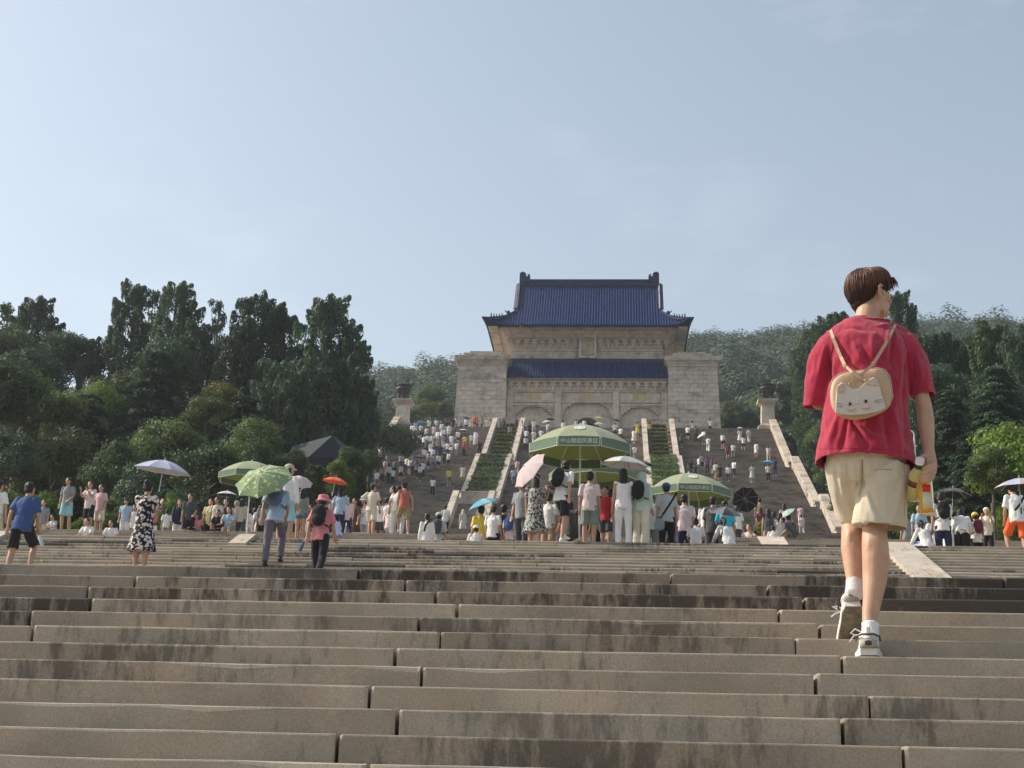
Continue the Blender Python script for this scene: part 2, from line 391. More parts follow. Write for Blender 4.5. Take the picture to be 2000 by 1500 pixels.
parapet(XC+HW+1.9, .7, 4, 'pale sloping stone parapet at the foot of the stairs, right edge')
parapet(XC-HW-1.9, .7, 4, 'pale sloping stone parapet at the foot of the stairs, left edge')
# cross walls closing the planters
for k, w_ in ((5, 'lowest'), (6, 'middle'), (7, 'topmost')):
    for s, sd in ((-1, 'left'), (1, 'right')):
        Y0, Z0 = FL[k][0], FL[k][1]; Y1 = Y0+FL[k][2]*FL[k][4]; Z1 = Z0+FL[k][2]*FL[k][3]
        cx = XC+s*7.97
        b = MB(); b.box(cx-1.1, cx+1.1, Y1+.42, Y1+.62, Z1-.1, Z1+1.0); b.box(cx-1.15, cx+1.15, Y1+.36, Y1+.68, Z1+1.0, Z1+1.14)
        tag(b.build('planter_wall', M_wall_b), f'low stone cross wall at the head of the {w_} {sd} planter', 'wall', 'planter cross walls')

# ---------------------------------------------------------------- terrain
SK = [(-400, -2.5), (0, -2.2), (18, 1.2), (29, 5.0), (45, 8.0), (57, 8.1), (72, 11.5), (93, 13.6), (112, 19.0), (156, 39.5), (190, 40.2), (230, 52), (300, 82), (360, 104), (430, 122), (520, 126), (900, 60), (3000, 0)]
def zside(X, Y):
    z = float(np.interp(Y, [a for a, _ in SK], [b for _, b in SK]))
    if Y > 200:
        cx = max(0, 1-abs(X-70)/260) if X > -30 else max(.62, .9-abs(X+30)/900)
        if X <= -30: cx = 1.0-min(.22, abs(X+30)/700)
        else: cx = 1.0+.10*min(1, (X+30)/50)+.06*max(0, min(1, (X-20)/60))-max(0, (X-105))/230
        w = min(1, (Y-200)/100); z = z*(1-w)+(40+(z-40)*cx)*w
    elif Y > 112 and abs(X-XC) > 30: z -= (Y-112)*.02
    return z
NX, NY = 90, 140
xs = np.concatenate([-np.geomspace(3000, 12, 45)+0, np.linspace(-10, 10, 0), np.geomspace(12, 3000, 45)])
ysl = np.concatenate([np.linspace(-400, 0, 8), np.linspace(4, 240, 80), np.linspace(250, 620, 40), np.geomspace(660, 3000, 12)])
V = []
for Y in ysl:
    for X in xs:
        z = zside(X, Y)+.8*mnoise.noise(Vector((X*.03, Y*.03, 0)))*(1 if Y > 60 else .0)
        if abs(X-XC) < 47 and -12 < Y < 57.5: z = min(z, zprof(Y-1.5)-1.2) if Y > -10 else z
        if abs(X-XC) < HW+10 and 45 < Y < 200: z = min(z, zprof(max(Y-3, 0))-1.6)
        if Y < -12: z = FL[0][1]-.45
        V.append((X, Y, z))
V = np.array(V); nx = len(xs)
Fq = np.array([(j*nx+i, j*nx+i+1, (j+1)*nx+i+1, (j+1)*nx+i) for j in range(len(ysl)-1) for i in range(nx-1)])
o = link('ground', new_mesh('ground', V, Fq, M_earth, True)); tag(o, 'wooded ground rising beside and behind the stairs', kind='structure')
# ---------------------------------------------------------------- the hall
HX = -3.35; ZB = ZTOP
hall = empty('memorial_hall', (HX, 161, ZB), label='stone memorial hall with two block towers and double blue tiled roof', cat='building')
hall.location = (0, 0, 0)
def hb(b, name, m, parent=hall, smooth=False): return b.build(name, m, parent, smooth)
# towers
for s in (-1, 1):
    b = MB()
    def tx(u, z):   # u 0 outer .. 1 inner, battered outer face
        o_ = 14.85-(z-ZB)*.042; i_ = 9.0+(z-ZB)*.006
        return HX+s*(o_+(i_-o_)*u)
    def ty(z): return 161+(z-ZB)*.03
    z1 = 48.75
    xo0, xi0, xo1, xi1 = tx(.015, ZB), tx(.985, ZB), tx(.015, z1), tx(.985, z1)
    lo0, hi0, lo1, hi1 = min(xo0, xi0), max(xo0, xi0), min(xo1, xi1), max(xo1, xi1)
    b.frustum(lo0, hi0, ty(ZB)+.06, 170, ZB, lo1, hi1, ty(z1)+.06, 169.9, z1)
    tower = hb(b, 'tower', M_dark); tower['label'] = ('left' if s < 0 else 'right')+' battered stone block tower'
    nc = 17; ch = (z1-ZB)/nc
    for c in range(nc):
        za, zb_ = ZB+c*ch, ZB+(c+1)*ch
        nb = 5; cuts = [0]+[(q+(.5 if c % 2 else 0)+random.uniform(-.12, .12))/nb for q in range(1 if not c % 2 else 0, nb)]+[1]
        cuts = sorted(set(max(0, min(1, q)) for q in cuts))
        for q in range(len(cuts)-1):
            if cuts[q+1]-cuts[q] < .04: continue
            g = .012; pr = random.uniform(-.012, .012); e_ = .0018
            xa0, xb0, xa1, xb1 = tx(cuts[q]+e_, za), tx(cuts[q+1]-e_, za), tx(cuts[q]+e_, zb_), tx(cuts[q+1]-e_, zb_)
            bb = MB(); bb.frustum(min(xa0, xb0), max(xa0, xb0), ty(za)+pr, ty(za)+.5, za+g, min(xa1, xb1), max(xa1, xb1), ty(zb_)+pr, ty(zb_)+.5, zb_-g)
            bb.build('stone_block', M_wall_b if (random.random() < .28+.5*(c > 12)) else M_wall, tower)
        # side faces, coarser: one joined mesh
    bb = MB()
    for c in range(nc):
        za, zb_ = ZB+c*ch, ZB+(c+1)*ch; yy = 161.52; off = .6*(c % 2)
        while yy < 169.8:
            y2 = min(169.85, yy+1.3-(off if yy < 161.6 else 0)); g = .012
            for (u0, u1) in ((0, .08), (.92, 1)):
                A0, B0, A1, B1 = tx(u0, za), tx(u1, za), tx(u0, zb_), tx(u1, zb_)
                bb.frustum(min(A0, B0), max(A0, B0), yy+g, y2-g, za+g, min(A1, B1), max(A1, B1), yy+g, y2-g, zb_-g)
            yy = y2
    o = bb.build('side_blocks', M_wall, tower); o['kind'] = 'stuff'
    xo, xi = tx(0, z1), tx(1, z1); lo, hi = min(xo, xi), max(xo, xi)
    b = MB()
    b.box(lo-.05, hi+.05, 161.16, 170.1, z1, z1+.22)
    b.frustum(lo-.05, hi+.05, 161.1, 170.1, z1+.22, lo-.35, hi+.35, 160.85, 170.4, z1+.62)
    b.box(lo-.42, hi+.42, 160.75, 170.5, z1+.62, z1+1.12)
    b.frustum(lo-.38, hi+.38, 160.8, 170.4, z1+1.12, lo+.4, hi-.4, 161.4, 169.8, z1+1.3)
    b.box(lo+.5, hi-.55, 161.5, 169.7, z1+1.3, z1+1.62); b.box(lo+1.15, hi-1.2, 162, 169.2, z1+1.62, z1+1.95)
    b.build('cap', M_wall_b, tower)

# lower wall with three arches
def arch_wall(parent):
    """wall face Y=162.6..163.4 between the towers with segmental recesses and door openings; built from columns of quads"""
    yf, yb = 162.6, 163.2
    doors = [(HX, 1.55, 2.95, 2.75, 4.75), (HX-5.95, 1.25, 2.1, 2.2, 4.1), (HX+5.95, 1.25, 2.1, 2.2, 4.1)]  # cx, half, door top, outer half, outer top
    xs = sorted(set([HX-9.0, HX+9.0]+[round(cx+u*w, 4) for cx, h, dt, w, ot in doors for u in np.linspace(-1, 1, 25)]+[round(cx+u*h, 4) for cx, h, dt, w, ot in doors for u in np.linspace(-1, 1, 17)]))
    def ztop(x, which):
        for cx, h, dt, w, ot in doors:
            hw = w if which else h; top = ot if which else dt
            if abs(x-cx) < hw-1e-6:
                u = (x-cx)/hw; rise = hw*(.62 if which else 1.0)
                return ZB+top-rise+rise*math.sqrt(max(0, 1-u*u))
        return ZB
    ztw = 46.35
    b = MB(); c = MB(); dk = MB()
    for i in range(len(xs)-1):
        xa, xb = xs[i], xs[i+1]; xm = (xa+xb)/2
        za = ztop(xa+1e-5 if abs(xa-xm) else xa, 1) if ztop(xm, 1) > ZB else ZB; zb_ = ztop(xb-1e-5, 1) if ztop(xm, 1) > ZB else ZB
        vs = [(xa, yf, za), (xb, yf, zb_), (xb, yf, ztw), (xa, yf, ztw), (xa, yb, za), (xb, yb, zb_), (xb, yb, ztw), (xa, yb, ztw)]
        b.add(vs, [(0, 1, 2, 3), (0, 4, 5, 1), (2, 6, 7, 3)])
        if ztop(xm, 1) > ZB:     # recessed inner wall, 0.45 m back, with the door cut
            da, db = (ztop(xa+1e-5, 0), ztop(xb-1e-5, 0)) if ztop(xm, 0) > ZB else (ZB, ZB)
            y2 = yf+.42
            vs = [(xa, y2, da), (xb, y2, db), (xb, y2, zb_+.1), (xa, y2, za+.1), (xa, y2+2.5, da), (xb, y2+2.5, db)]
            c.add(vs, [(0, 1, 2, 3), (0, 4, 5, 1)])
    b.build('lower_wall', M_wall, parent); c.build('arch_recess', M_wall, parent)
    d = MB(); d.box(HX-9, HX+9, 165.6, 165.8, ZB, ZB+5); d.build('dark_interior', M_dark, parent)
    # archivolts round the doors
    for cx, h, dt, w, ot in doors:
        a = MB(); n = 20
        for rr0, rr1, y_ in ((h, h+.28, yf+.34), (h+.34, h+.62, yf+.38)):
            vs = []; fs = []
            for q in range(n+1):
                t_ = math.pi*q/n
                for rr in (rr0, rr1):
                    for yy in (y_, yf+.44): vs.append((cx-rr*math.cos(t_), yy, ZB+dt-h+rr*math.sin(t_)))
            for q in range(n):
                o_ = q*4; p_ = o_+4
                fs += [(o_, o_+2, p_+2, p_), (o_, p_, p_+1, o_+1), (o_+2, o_+3, p_+3, p_+2)]
            a.add(vs, fs)
        a.build('archivolt', M_wall, parent)
        # stepped corbels in the upper corners of each bay
        for sd in (-1, 1):
            k_ = MB()
            for q in range(4):
                L_ = w*(.62-.14*q); k_.box(min(cx+sd*w, cx+sd*(w-L_)), max(cx+sd*w, cx+sd*(w-L_)), yf-.10+.012*q, yf+.3, ZB+ot-.1-.26*q, ZB+ot-.1-.26*q+.25)
            k_.build('corner_corbel', M_wall_b, parent)
arch_wall(hall)
for x in (-8.65, -3.25, 3.25, 8.65):
    b = MB(); b.box(HX+x-.33, HX+x+.33, 162.35, 162.62, ZB, 46.3); hb(b, 'pilaster', M_wall)
b = MB(); b.box(HX-9.0, HX+9.0, 162.42, 162.61, 44.86, 45.02); b.box(HX-9.0, HX+9.0, 162.40, 162.61, 46.05, 46.2)
b.box(HX-9.0, HX-3.6, 162.44, 162.61, 43.9+.62, 44.72); b.box(HX+3.6, HX+9.0, 162.44, 162.61, 44.52, 44.72); hb(b, 'string_course', M_wall)
for cx, w in ((-5.95, 2.2), (0, 2.7), (5.95, 2.2)):
    b = MB(); b.box(HX+cx-w, HX+cx+w, 162.55, 162.61, 45.08, 45.98); hb(b, 'name_panel', M_wall)
def text_mesh(s, size, name='lettering', m=None, depth=.0):
    cu = bpy.data.curves.new(name, 'FONT'); cu.body = s; cu.size = size; cu.align_x = 'CENTER'; cu.align_y = 'CENTER'; cu.extrude = depth
    cu.resolution_u = 2
    ob = bpy.data.objects.new(name, cu); col.objects.link(ob)
    me = bpy.data.meshes.new_from_object(ob.evaluated_get(bpy.context.evaluated_depsgraph_get()))
    bpy.data.objects.remove(ob); bpy.data.curves.remove(cu)
    me.materials.clear(); me.materials.append(m or M_gold); return me
for cx, s in ((-5.95, '權民'), (0, '生民'), (5.95, '族民')):
    o = link('gold_lettering', text_mesh(s, .92, depth=.015), hall, (HX+cx, 162.53, 45.5)); o.rotation_euler = (R(90), 0, 0)

def bracket_mesh(sc_=1.0):
    b = MB(); k = sc_
    b.box(-.12*k, .12*k, -.24, 0, -.42*k, 0); b.frustum(-.08*k, .08*k, -.16, 0, -.62*k, -.13*k, .13*k, -.28, 0, -.42*k)
    b.box(-.27*k, .27*k, -.34, 0, -.16*k, .0); b.box(-.20*k, .20*k, -.42, 0, .0, .13*k); b.box(-.34*k, .34*k, -.48, 0, .13*k, .26*k)
    return b.mesh('bracket', M_wall)
BM = bracket_mesh(1.12); BM2 = bracket_mesh(1.15)
for i in range(19):
    link('bracket', BM, hall, (HX-8.55+i*.95, 162.34, 46.85))
b = MB(); b.box(HX-9, HX+9, 162.3, 163.6, 46.2, 47.1); b.box(HX-9, HX+9, 161.95, 163.6, 47.1, 47.3); b.box(HX-9, HX+9, 161.75, 163.6, 47.3, 47.42); hb(b, 'lower_cornice', M_wall)

def tiled_slope(x0, x1, prof, spacing, r_, name, parent=hall, caps=True):
    """prof: list of (Y,z) from the top to the eave"""
    b = MB(); n = len(prof)
    vs = [(x0, y, z) for y, z in prof]+[(x1, y, z) for y, z in prof]+[(x0, y, z-.14) for y, z in prof]+[(x1, y, z-.14) for y, z in prof]
    fs = []
    for i in range(n-1): fs += [(i, i+1, n+i+1, n+i), (2*n+i, 3*n+i, 3*n+i+1, 2*n+i+1), (i, 2*n+i, 2*n+i+1, i+1), (n+i, n+i+1, 3*n+i+1, 3*n+i)]
    fs += [(n-1, 3*n-1, 4*n-1, 2*n-1), (0, n, 3*n, 2*n)]
    b.add(vs, fs); b.build(name+'_bed', M_tile, parent)
    t = MB(); x = x0+spacing/2
    while x < x1:
        t.tube([(x, y, z+.02) for y, z in prof]+[(x, prof[-1][0]-.05, prof[-1][1]+.01)], r_, n=6)
        x += spacing
    # pan tile laps: short cross ridges between the rolls
    for i in range(1, n*3):
        f_ = i/(n*3); q = f_*(n-1); a = int(q); u = q-a
        y = prof[a][0]*(1-u)+prof[min(a+1, n-1)][0]*u; z = prof[a][1]*(1-u)+prof[min(a+1, n-1)][1]*u
        t.box(x0, x1, y-.02, y+.03, z-.01, z+.03)
    o = t.build(name+'_tile_rolls', M_tile, parent, True); o['kind'] = 'stuff'
# lower roof
pr = [(163.7-2.3*u, 49.95-2.42*(u**.85)) for u in np.linspace(0, 1, 7)]
tiled_slope(HX-9.05, HX+9.05, pr, .31, .085, 'lower_roof')
b = MB(); b.box(HX-9.02, HX+9.02, 163.5, 164.2, 49.85, 50.3); hb(b, 'lower_ridge', M_tile_d)
def drips(x0, x1, Y, z, name):
    t = MB(); x = x0
    while x < x1:
        t.add([(x-.12, Y-.06, z-.02), (x+.12, Y-.06, z-.02), (x, Y-.06, z-.2), (x-.12, Y+.02, z-.02), (x+.12, Y+.02, z-.02), (x, Y+.02, z-.2)],
              [(0, 2, 1), (3, 4, 5), (0, 1, 4, 3), (1, 2, 5, 4), (2, 0, 3, 5)]); x += .31
    o = t.build(name, M_tile_d, hall); o['kind'] = 'stuff'
drips(HX-8.9, HX+8.95, 161.35, 47.52, 'lower_drip_tiles')
# upper storey
b = MB(); b.box(HX-8.6, HX+8.6, 164.0, 171.5, 49.6, 51.35); hb(b, 'upper_wall', M_wall)
b = MB()
for xa, xb in ((-8.1, -3.0), (-2.9, -1.0), (1.0, 2.9), (3.0, 8.1)): b.box(HX+xa, HX+xb, 163.93, 164.01, 50.45, 51.2)
hb(b, 'wall_panels', M_wall_b)
b = MB(); b.box(HX-8.75, HX+8.75, 163.86, 171.6, 51.35, 51.5); b.box(HX-8.5, HX+8.5, 164.0, 171.5, 51.5, 53.0)
b.frustum(HX-8.9, HX+8.9, 163.7, 171.8, 52.72, HX-9.6, HX+9.6, 163.1, 172.6, 53.1); b.frustum(HX-9.6, HX+9.6, 163.0, 172.7, 53.1, HX-10.1, HX+10.1, 162.5, 173.2, 53.5)
b.box(HX-10.25, HX+10.25, 162.35, 173.4, 53.5, 53.62); hb(b, 'upper_cornice', M_wall)
b = MB()
for i in range(70):
    x = HX-9.5+i*.275; b.box(x-.07, x+.07, 162.9, 163.12, 53.12, 53.3)
o = hb(b, 'dentils', M_wall); o['kind'] = 'stuff'
for i in range(20):
    x = HX-8.93+i*.94
    if abs(x-HX) < 1.0: continue
    link('bracket', BM2, hall, (x, 163.98, 52.35))
# plaque
b = MB(); b.box(HX-.85, HX+.85, 163.3, 163.6, 50.4, 53.05); hb(b, 'plaque_back', M_wall_b)
b = MB(); b.box(HX-1.0, HX-.74, 163.15, 163.45, 50.5, 52.9); b.box(HX+.74, HX+1.0, 163.15, 163.45, 50.5, 52.9)
b.box(HX-1.12, HX+1.12, 163.1, 163.45, 52.8, 53.1); b.box(HX-.95, HX+.95, 163.1, 163.45, 50.3, 50.52); hb(b, 'plaque_frame', M_wall)
for i, ch_ in enumerate('天地正氣'):
    o = link('gold_lettering', text_mesh(ch_, .5, depth=.012), hall, (HX, 163.27, 52.45-.5*i)); o.rotation_euler = (R(90), 0, 0)

# upper roof: front and back slopes + side skirts
ZE, ZR, YE, YR, XE, XG = 53.55, 60.6, 160.9, 167.6, 11.35, 8.35
def fz(u): return ZE+(ZR-ZE)*(u**1.22)*.97+(ZR-ZE)*.03*u      # u 0 eave .. 1 ridge
prf = [(YR+(YE-YR)*v, fz(1-v)) for v in np.linspace(0, 1, 12)]
tiled_slope(HX-XG, HX+XG, prf, .31, .088, 'upper_roof_front')
prb = [(2*YR-y, z) for y, z in prf]
b = MB(); n = len(prb); vs = [(HX-XG, y, z) for y, z in prb]+[(HX+XG, y, z) for y, z in prb]; b.add(vs, [(i, n+i, n+i+1, i+1) for i in range(n-1)]); hb(b, 'upper_roof_back', M_tile)
def corner_lift(a): return .75*(max(0, (a-.35)/.65)**2.2)
for s in (-1, 1):
    # front strip between gable line and hip corner, and the side skirt, as curved grids with rolls
    for fb in (-1, 1):
        N = 9; vs = []; fs = []; rolls = MB()
        def pt(a, v):   # a 0 at gable line .. 1 at corner, v 0 eave .. 1 top (hip line)
            x = XG+(XE-XG)*a; ue = 0; ut = .40*(1-a)
            u_ = ue+(ut-ue)*v; Y = YE+(YR-YE)*u_; z = fz(u_)+corner_lift(a)*(1-v*.0)+.0
            Yo = Y-.55*a*a*(1-v)
            return (HX+s*x, Yo if fb < 0 else 2*YR-Yo, z)
        for i in range(N+1):
            for j in range(5): vs.append(pt(i/N, j/4))
        for i in range(N):
            for j in range(4): fs.append((i*5+j, (i+1)*5+j, (i+1)*5+j+1, i*5+j+1))
        b = MB(); b.add(vs, fs); b.add([(x, y, z-.16) for x, y, z in vs], fs); hb(b, 'hip_slope', M_tile)
        a = 0.06
        while a < .97:
            rolls.tube([Vector(pt(a, v/4))+Vector((0, 0, .02)) for v in range(5)], .085, n=5); a += .31/(XE-XG)
        rolls.tube([Vector(pt(v/8, 0))+Vector((0, 0, -.06)) for v in range(9)], .09, n=5)
        o = rolls.build('hip_tile_rolls', M_tile, hall, True); o['kind'] = 'stuff'
    # side skirt
    N = 14; vs = []; fs = []
    def ps(b_, v):   # b_ -1..1 along depth, v 0 eave..1 top
        a = abs(b_); yy = YR+b_*(YR-YE)*(1-.40*v) - (.55*(1 if b_ > 0 else -1)*-1*a**6*(1-v))
        x = XE-(XE-XG)*v+.0; z = fz(.40*v)+corner_lift(a)*(1-v)
        return (HX+s*(x+.5*(1-v)*a**6), yy, z)
    for i in range(N+1):
        for j in range(5): vs.append(ps(-1+2*i/N, j/4))
    for i in range(N):
        for j in range(4): fs.append((i*5+j, (i+1)*5+j, (i+1)*5+j+1, i*5+j+1))
    b = MB(); b.add(vs, fs); b.add([(x, y, z-.16) for x, y, z in vs], fs); hb(b, 'side_skirt', M_tile)
    rolls = MB(); q = -.95
    while q < .96: rolls.tube([Vector(ps(q, v/4))+Vector((0, 0, .02)) for v in range(5)], .085, n=5); q += .31/6.7
    rolls.tube([Vector(ps(-1+v/10, 0))+Vector((0, 0, -.08)) for v in range(21)], .12, n=5)
    o = rolls.build('skirt_tile_rolls', M_tile, hall, True); o['kind'] = 'stuff'
    # soffit under the side eave
    b = MB(); b.frustum(min(HX+s*10.2, HX+s*11.2), max(HX+s*10.2, HX+s*11.2), 161.6, 173.8, 53.3, min(HX+s*10.2, HX+s*11.3), max(HX+s*10.2, HX+s*11.3), 161.4, 174, 53.5); hb(b, 'side_soffit', M_wall_b)
    # gable wall and its verge ridge
    b = MB(); g = [(y, z) for y, z in prf if z > fz(.38)]; vs = [(HX+s*(XG-.25), y, z-.1) for y, z in g]+[(HX+s*(XG-.25), 2*YR-y, z-.1) for y, z in reversed(g)]
    b.add(vs, [tuple(range(len(vs)))]); hb(b, 'gable_wall', M_wall_b)
    for fb in (-1, 1):
        pts = [Vector((HX+s*(XG+.02), y if fb < 0 else 2*YR-y, z+.16)) for y, z in prf if z > fz(.38)-.1]
        b = MB(); b.tube(pts, [(.30, .22)]*len(pts), n=4, ref=(1, 0, 0)); hb(b, 'verge_ridge', M_tile_d)
        b = MB(); b.tube([p+Vector((-s*.12, -.0, -.05)) for p in pts], [(.10, .34)]*len(pts), n=4, ref=(1, 0, 0)); hb(b, 'verge_side', M_wall_b)
        # hip ridge
        hp = [Vector(pt_) for pt_ in [((HX+s*(XG+(XE-XG)*a)), (YE+(YR-YE)*.40*(1-a)-.55*a*a) if fb < 0 else 2*YR-(YE+(YR-YE)*.40*(1-a)-.55*a*a), fz(.40*(1-a))+corner_lift(a)+.12) for a in np.linspace(0, 1.04, 9)]]
        b = MB(); b.tube(hp, [(.16, .20)]*9, n=6); b.ell(hp[2]+Vector((0, 0, .30)), (.22, .2, .30), 8, 6); b.tube([hp[2]+Vector((s*.1, 0, .3)), hp[2]+Vector((s*.45, 0, .62))], [.12, .03], 5)
        hb(b, 'hip_ridge', M_tile_d)
        for q in range(6):
            a = .48+q*.095; i_ = a/1.04*8; i0 = int(i_); u = i_-i0; p = hp[i0].lerp(hp[min(8, i0+1)], u)
            f = MB(); f.ell(p+Vector((0, 0, .25)), (.10, .13, .16), 6, 5); f.ell(p+Vector((0, -.06, .46)), (.075, .09, .10), 6, 4); f.tube([p+Vector((0, 0, .05)), p+Vector((0, 0, .2))], [.12, .08], 5)
            hb(f, 'ridge_figure', M_tile_d)
    # ridge end ornament
    b = MB(); xe = HX+s*(XG-.1)
    b.box(min(xe, xe-s*.75), max(xe, xe-s*.75), YR-.28, YR+.28, ZR, ZR+1.5); b.box(min(xe-s*.7, xe-s*1.25), max(xe-s*.7, xe-s*1.25), YR-.22, YR+.22, ZR, ZR+1.15)
    b.ell((xe-s*.35, YR, ZR+1.55), (.36, .26, .22), 8, 6); b.tube([(xe-s*1.0, YR, ZR+1.1), (xe-s*1.1, YR, ZR+1.4), (xe-s*.9, YR, ZR+1.45)], [.16, .13, .05], 6)
    hb(b, 'ridge_ornament', M_tile_d)
b = MB(); b.box(HX-XG+.1, HX+XG-.1, YR-.22, YR+.22, ZR-.1, ZR+.52); b.box(HX-XG+.1, HX+XG-.1, YR-.30, YR+.30, ZR+.52, ZR+.72); b.box(HX-XG+.1, HX+XG-.1, YR-.3, YR+.3, ZR+.0, ZR+.12); hb(b, 'main_ridge', M_tile_d)
drips(HX-XG+.1, HX+XG, YE, ZE-.02, 'upper_drip_tiles')
b = MB(); b.box(HX-9.9, HX+9.9, 161.6, 162.6, 53.36, 53.5); hb(b, 'front_soffit', M_wall_b)

# bronze vessels on pedestals
def lathe(b, prof, n=24, c=(0, 0, 0), mi=0):
    vs = []; fs = []
    for r_, z in prof:
        for k in range(n): a = 2*math.pi*k/n; vs.append((c[0]+r_*math.cos(a), c[1]+r_*math.sin(a), c[2]+z))
    for i in range(len(prof)-1):
        for k in range(n): k2 = (k+1) % n; fs.append((i*n+k, i*n+k2, (i+1)*n+k2, (i+1)*n+k))
    b.add(vs, fs, mi)
def pedestal(cx, cy, zb, h, side):
    root = empty('pedestal', (cx, cy, zb), label=f'tall pale stone pedestal at the {side} head of the stairs', cat='pedestal')
    b = MB(); b.frustum(-1.25, 1.25, -1.25, 1.25, -2.5, -1.1, 1.1, -1.1, 1.1, .5); b.frustum(-1.0, 1.0, -1.0, 1.0, .5, -.8, .8, -.8, .8, .8); b.build('base', M_wall_b, root)
    b = MB(); b.frustum(-.72, .72, -.72, .72, .8, -.66, .66, -.66, .66, h-.6); b.box(-.5, .5, -.745, -.70, 1.1, h-.9); b.build('shaft', M_wall, root)
    b = MB(); b.frustum(-.68, .68, -.68, .68, h-.6, -1.0, 1.0, -1.0, 1.0, h-.25); b.box(-1.08, 1.08, -1.08, 1.08, h-.25, h); b.build('cap', M_wall_b, root)
    d = empty('bronze_cauldron', (cx, cy, zb+h+.002), label=f'dark bronze three legged cauldron on the {side} pedestal', cat='cauldron')
    b = MB(); lathe(b, [(.02, .62), (.45, .64), (.72, .80), (.84, 1.1), (.86, 1.4), (.80, 1.62), (.90, 1.66), (.90, 1.74), (.76, 1.74), (.74, 1.45), (.60, .95), (.02, .8)]); lathe(b, [(.865, 1.18), (.90, 1.22), (.90, 1.34), (.865, 1.38)])
    b.build('bowl', M_bronze, d, True)
    for k in range(3):
        a = R(90+120*k); b = MB(); x, y = .5*math.cos(a), .5*math.sin(a)
        b.tube([(x*.9, y*.9, .95), (x*1.15, y*1.15, .55), (x*1.0, y*1.0, .2), (x*1.12, y*1.12, 0)], [.22, .16, .10, .15], 8); b.build('leg', M_bronze, d, True)
    for s in (-1, 1):
        b = MB(); b.tube([(s*.82, -.22, 1.6), (s*.98, -.26, 2.0), (s*1.02, -.2, 2.2), (s*1.02, .2, 2.2), (s*.98, .26, 2.0), (s*.82, .22, 1.6)], .075, 6); b.build('handle', M_bronze, d, True)
for px, side in ((787, 'left'), (1499, 'right')):
    Y = 157.6; X = ray(px, 800).x*Y; zt = ray(px, 783).z*Y
    pedestal(X, Y, ZTOP, zt-ZTOP, side)
# ---------------------------------------------------------------- vegetation
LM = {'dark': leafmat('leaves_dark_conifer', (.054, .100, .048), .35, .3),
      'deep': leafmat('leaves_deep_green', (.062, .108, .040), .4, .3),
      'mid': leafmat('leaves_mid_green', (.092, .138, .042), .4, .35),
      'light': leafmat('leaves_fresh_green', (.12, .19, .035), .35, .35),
      'yellow': leafmat('leaves_yellow_and_sunlit', (.19, .20, .035), .35, .35),
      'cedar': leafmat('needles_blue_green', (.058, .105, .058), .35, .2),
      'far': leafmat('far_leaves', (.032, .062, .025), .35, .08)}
M_bark = mat('bark', (.10, .08, .06), .95, .35, 5, .8, 20)
def leafmesh(name, pos, nrm, size, m, aspect=1.0, along=None):
    """one quad per leaf clump: pos Nx3, nrm Nx3, size N"""
    n = len(pos); nrm = nrm/np.maximum(1e-6, np.linalg.norm(nrm, axis=1))[:, None]
    t = rng.normal(size=(n, 3)) if along is None else along+rng.normal(size=(n, 3))*.25
    u = t-nrm*np.sum(t*nrm, 1)[:, None]; u /= np.maximum(1e-6, np.linalg.norm(u, axis=1))[:, None]
    w = np.cross(nrm, u); s = size[:, None]
    bend = nrm*s*.18
    v = np.empty((n, 4, 3)); v[:, 0] = pos-u*s*aspect; v[:, 1] = pos-w*s*.62+bend*.6; v[:, 2] = pos+u*s*aspect-bend; v[:, 3] = pos+w*s*.62+bend*.4
    return new_mesh(name, v.reshape(-1, 3), np.arange(4*n).reshape(n, 4), m)
def sph(n):
    v = rng.normal(size=(n, 3)); return v/np.linalg.norm(v, axis=1)[:, None]
def clumps_to_leaves(cl, per, ls, upb=.35, flat=1.0):
    """cl: list of (centre, rx, ry, rz)"""
    C = np.array([c for c, *_ in cl]); Rr = np.array([[a, b, c] for _, a, b, c in cl])
    wt = (Rr[:, 0]*Rr[:, 1]+Rr[:, 2]*Rr[:, 0]); cnt = np.maximum(6, (per*len(cl)*wt/wt.sum())).astype(int)
    idx = np.repeat(np.arange(len(cl)), cnt); n = len(idx)
    d = sph(n); rad = rng.uniform(.0, 1, n)**.33*(1+.18*rng.normal(size=n)*.6)
    pos = C[idx]+d*Rr[idx]*rad[:, None]
    nr = d*.8+np.array([0, 0, upb])+sph(n)*.55
    return pos, nr, ls*rng.uniform(.55, 1.35, n)
def trunk_mesh(name, h, r, limbs, lean=.02):
    b = MB(); x = y = 0; pts = [Vector((0, 0, -.06))]; 
    for i in range(1, 8): x += random.uniform(-lean, lean); y += random.uniform(-lean, lean); pts.append(Vector((x, y, h*i/7)))
    b.tube(pts, [r*(1.25 if i == 0 else 1-.75*i/7) for i in range(8)], 8)
    for c in limbs:
        c = Vector(c); zb = max(.08, min(h*.95, c.z*random.uniform(.55, .85))); i = min(6, int(zb/h*7)); p0 = pts[i].lerp(pts[i+1], zb/h*7-i)
        mid = p0.lerp(c, .5)+Vector((0, 0, -.03)); b.tube([p0, mid, c], [r*.42, r*.25, r*.08], 5)
    return b.mesh(name, M_bark, True)
PROTO = {}
def proto(kind, v, crown, trunk): PROTO.setdefault(kind, []).append((crown, trunk))
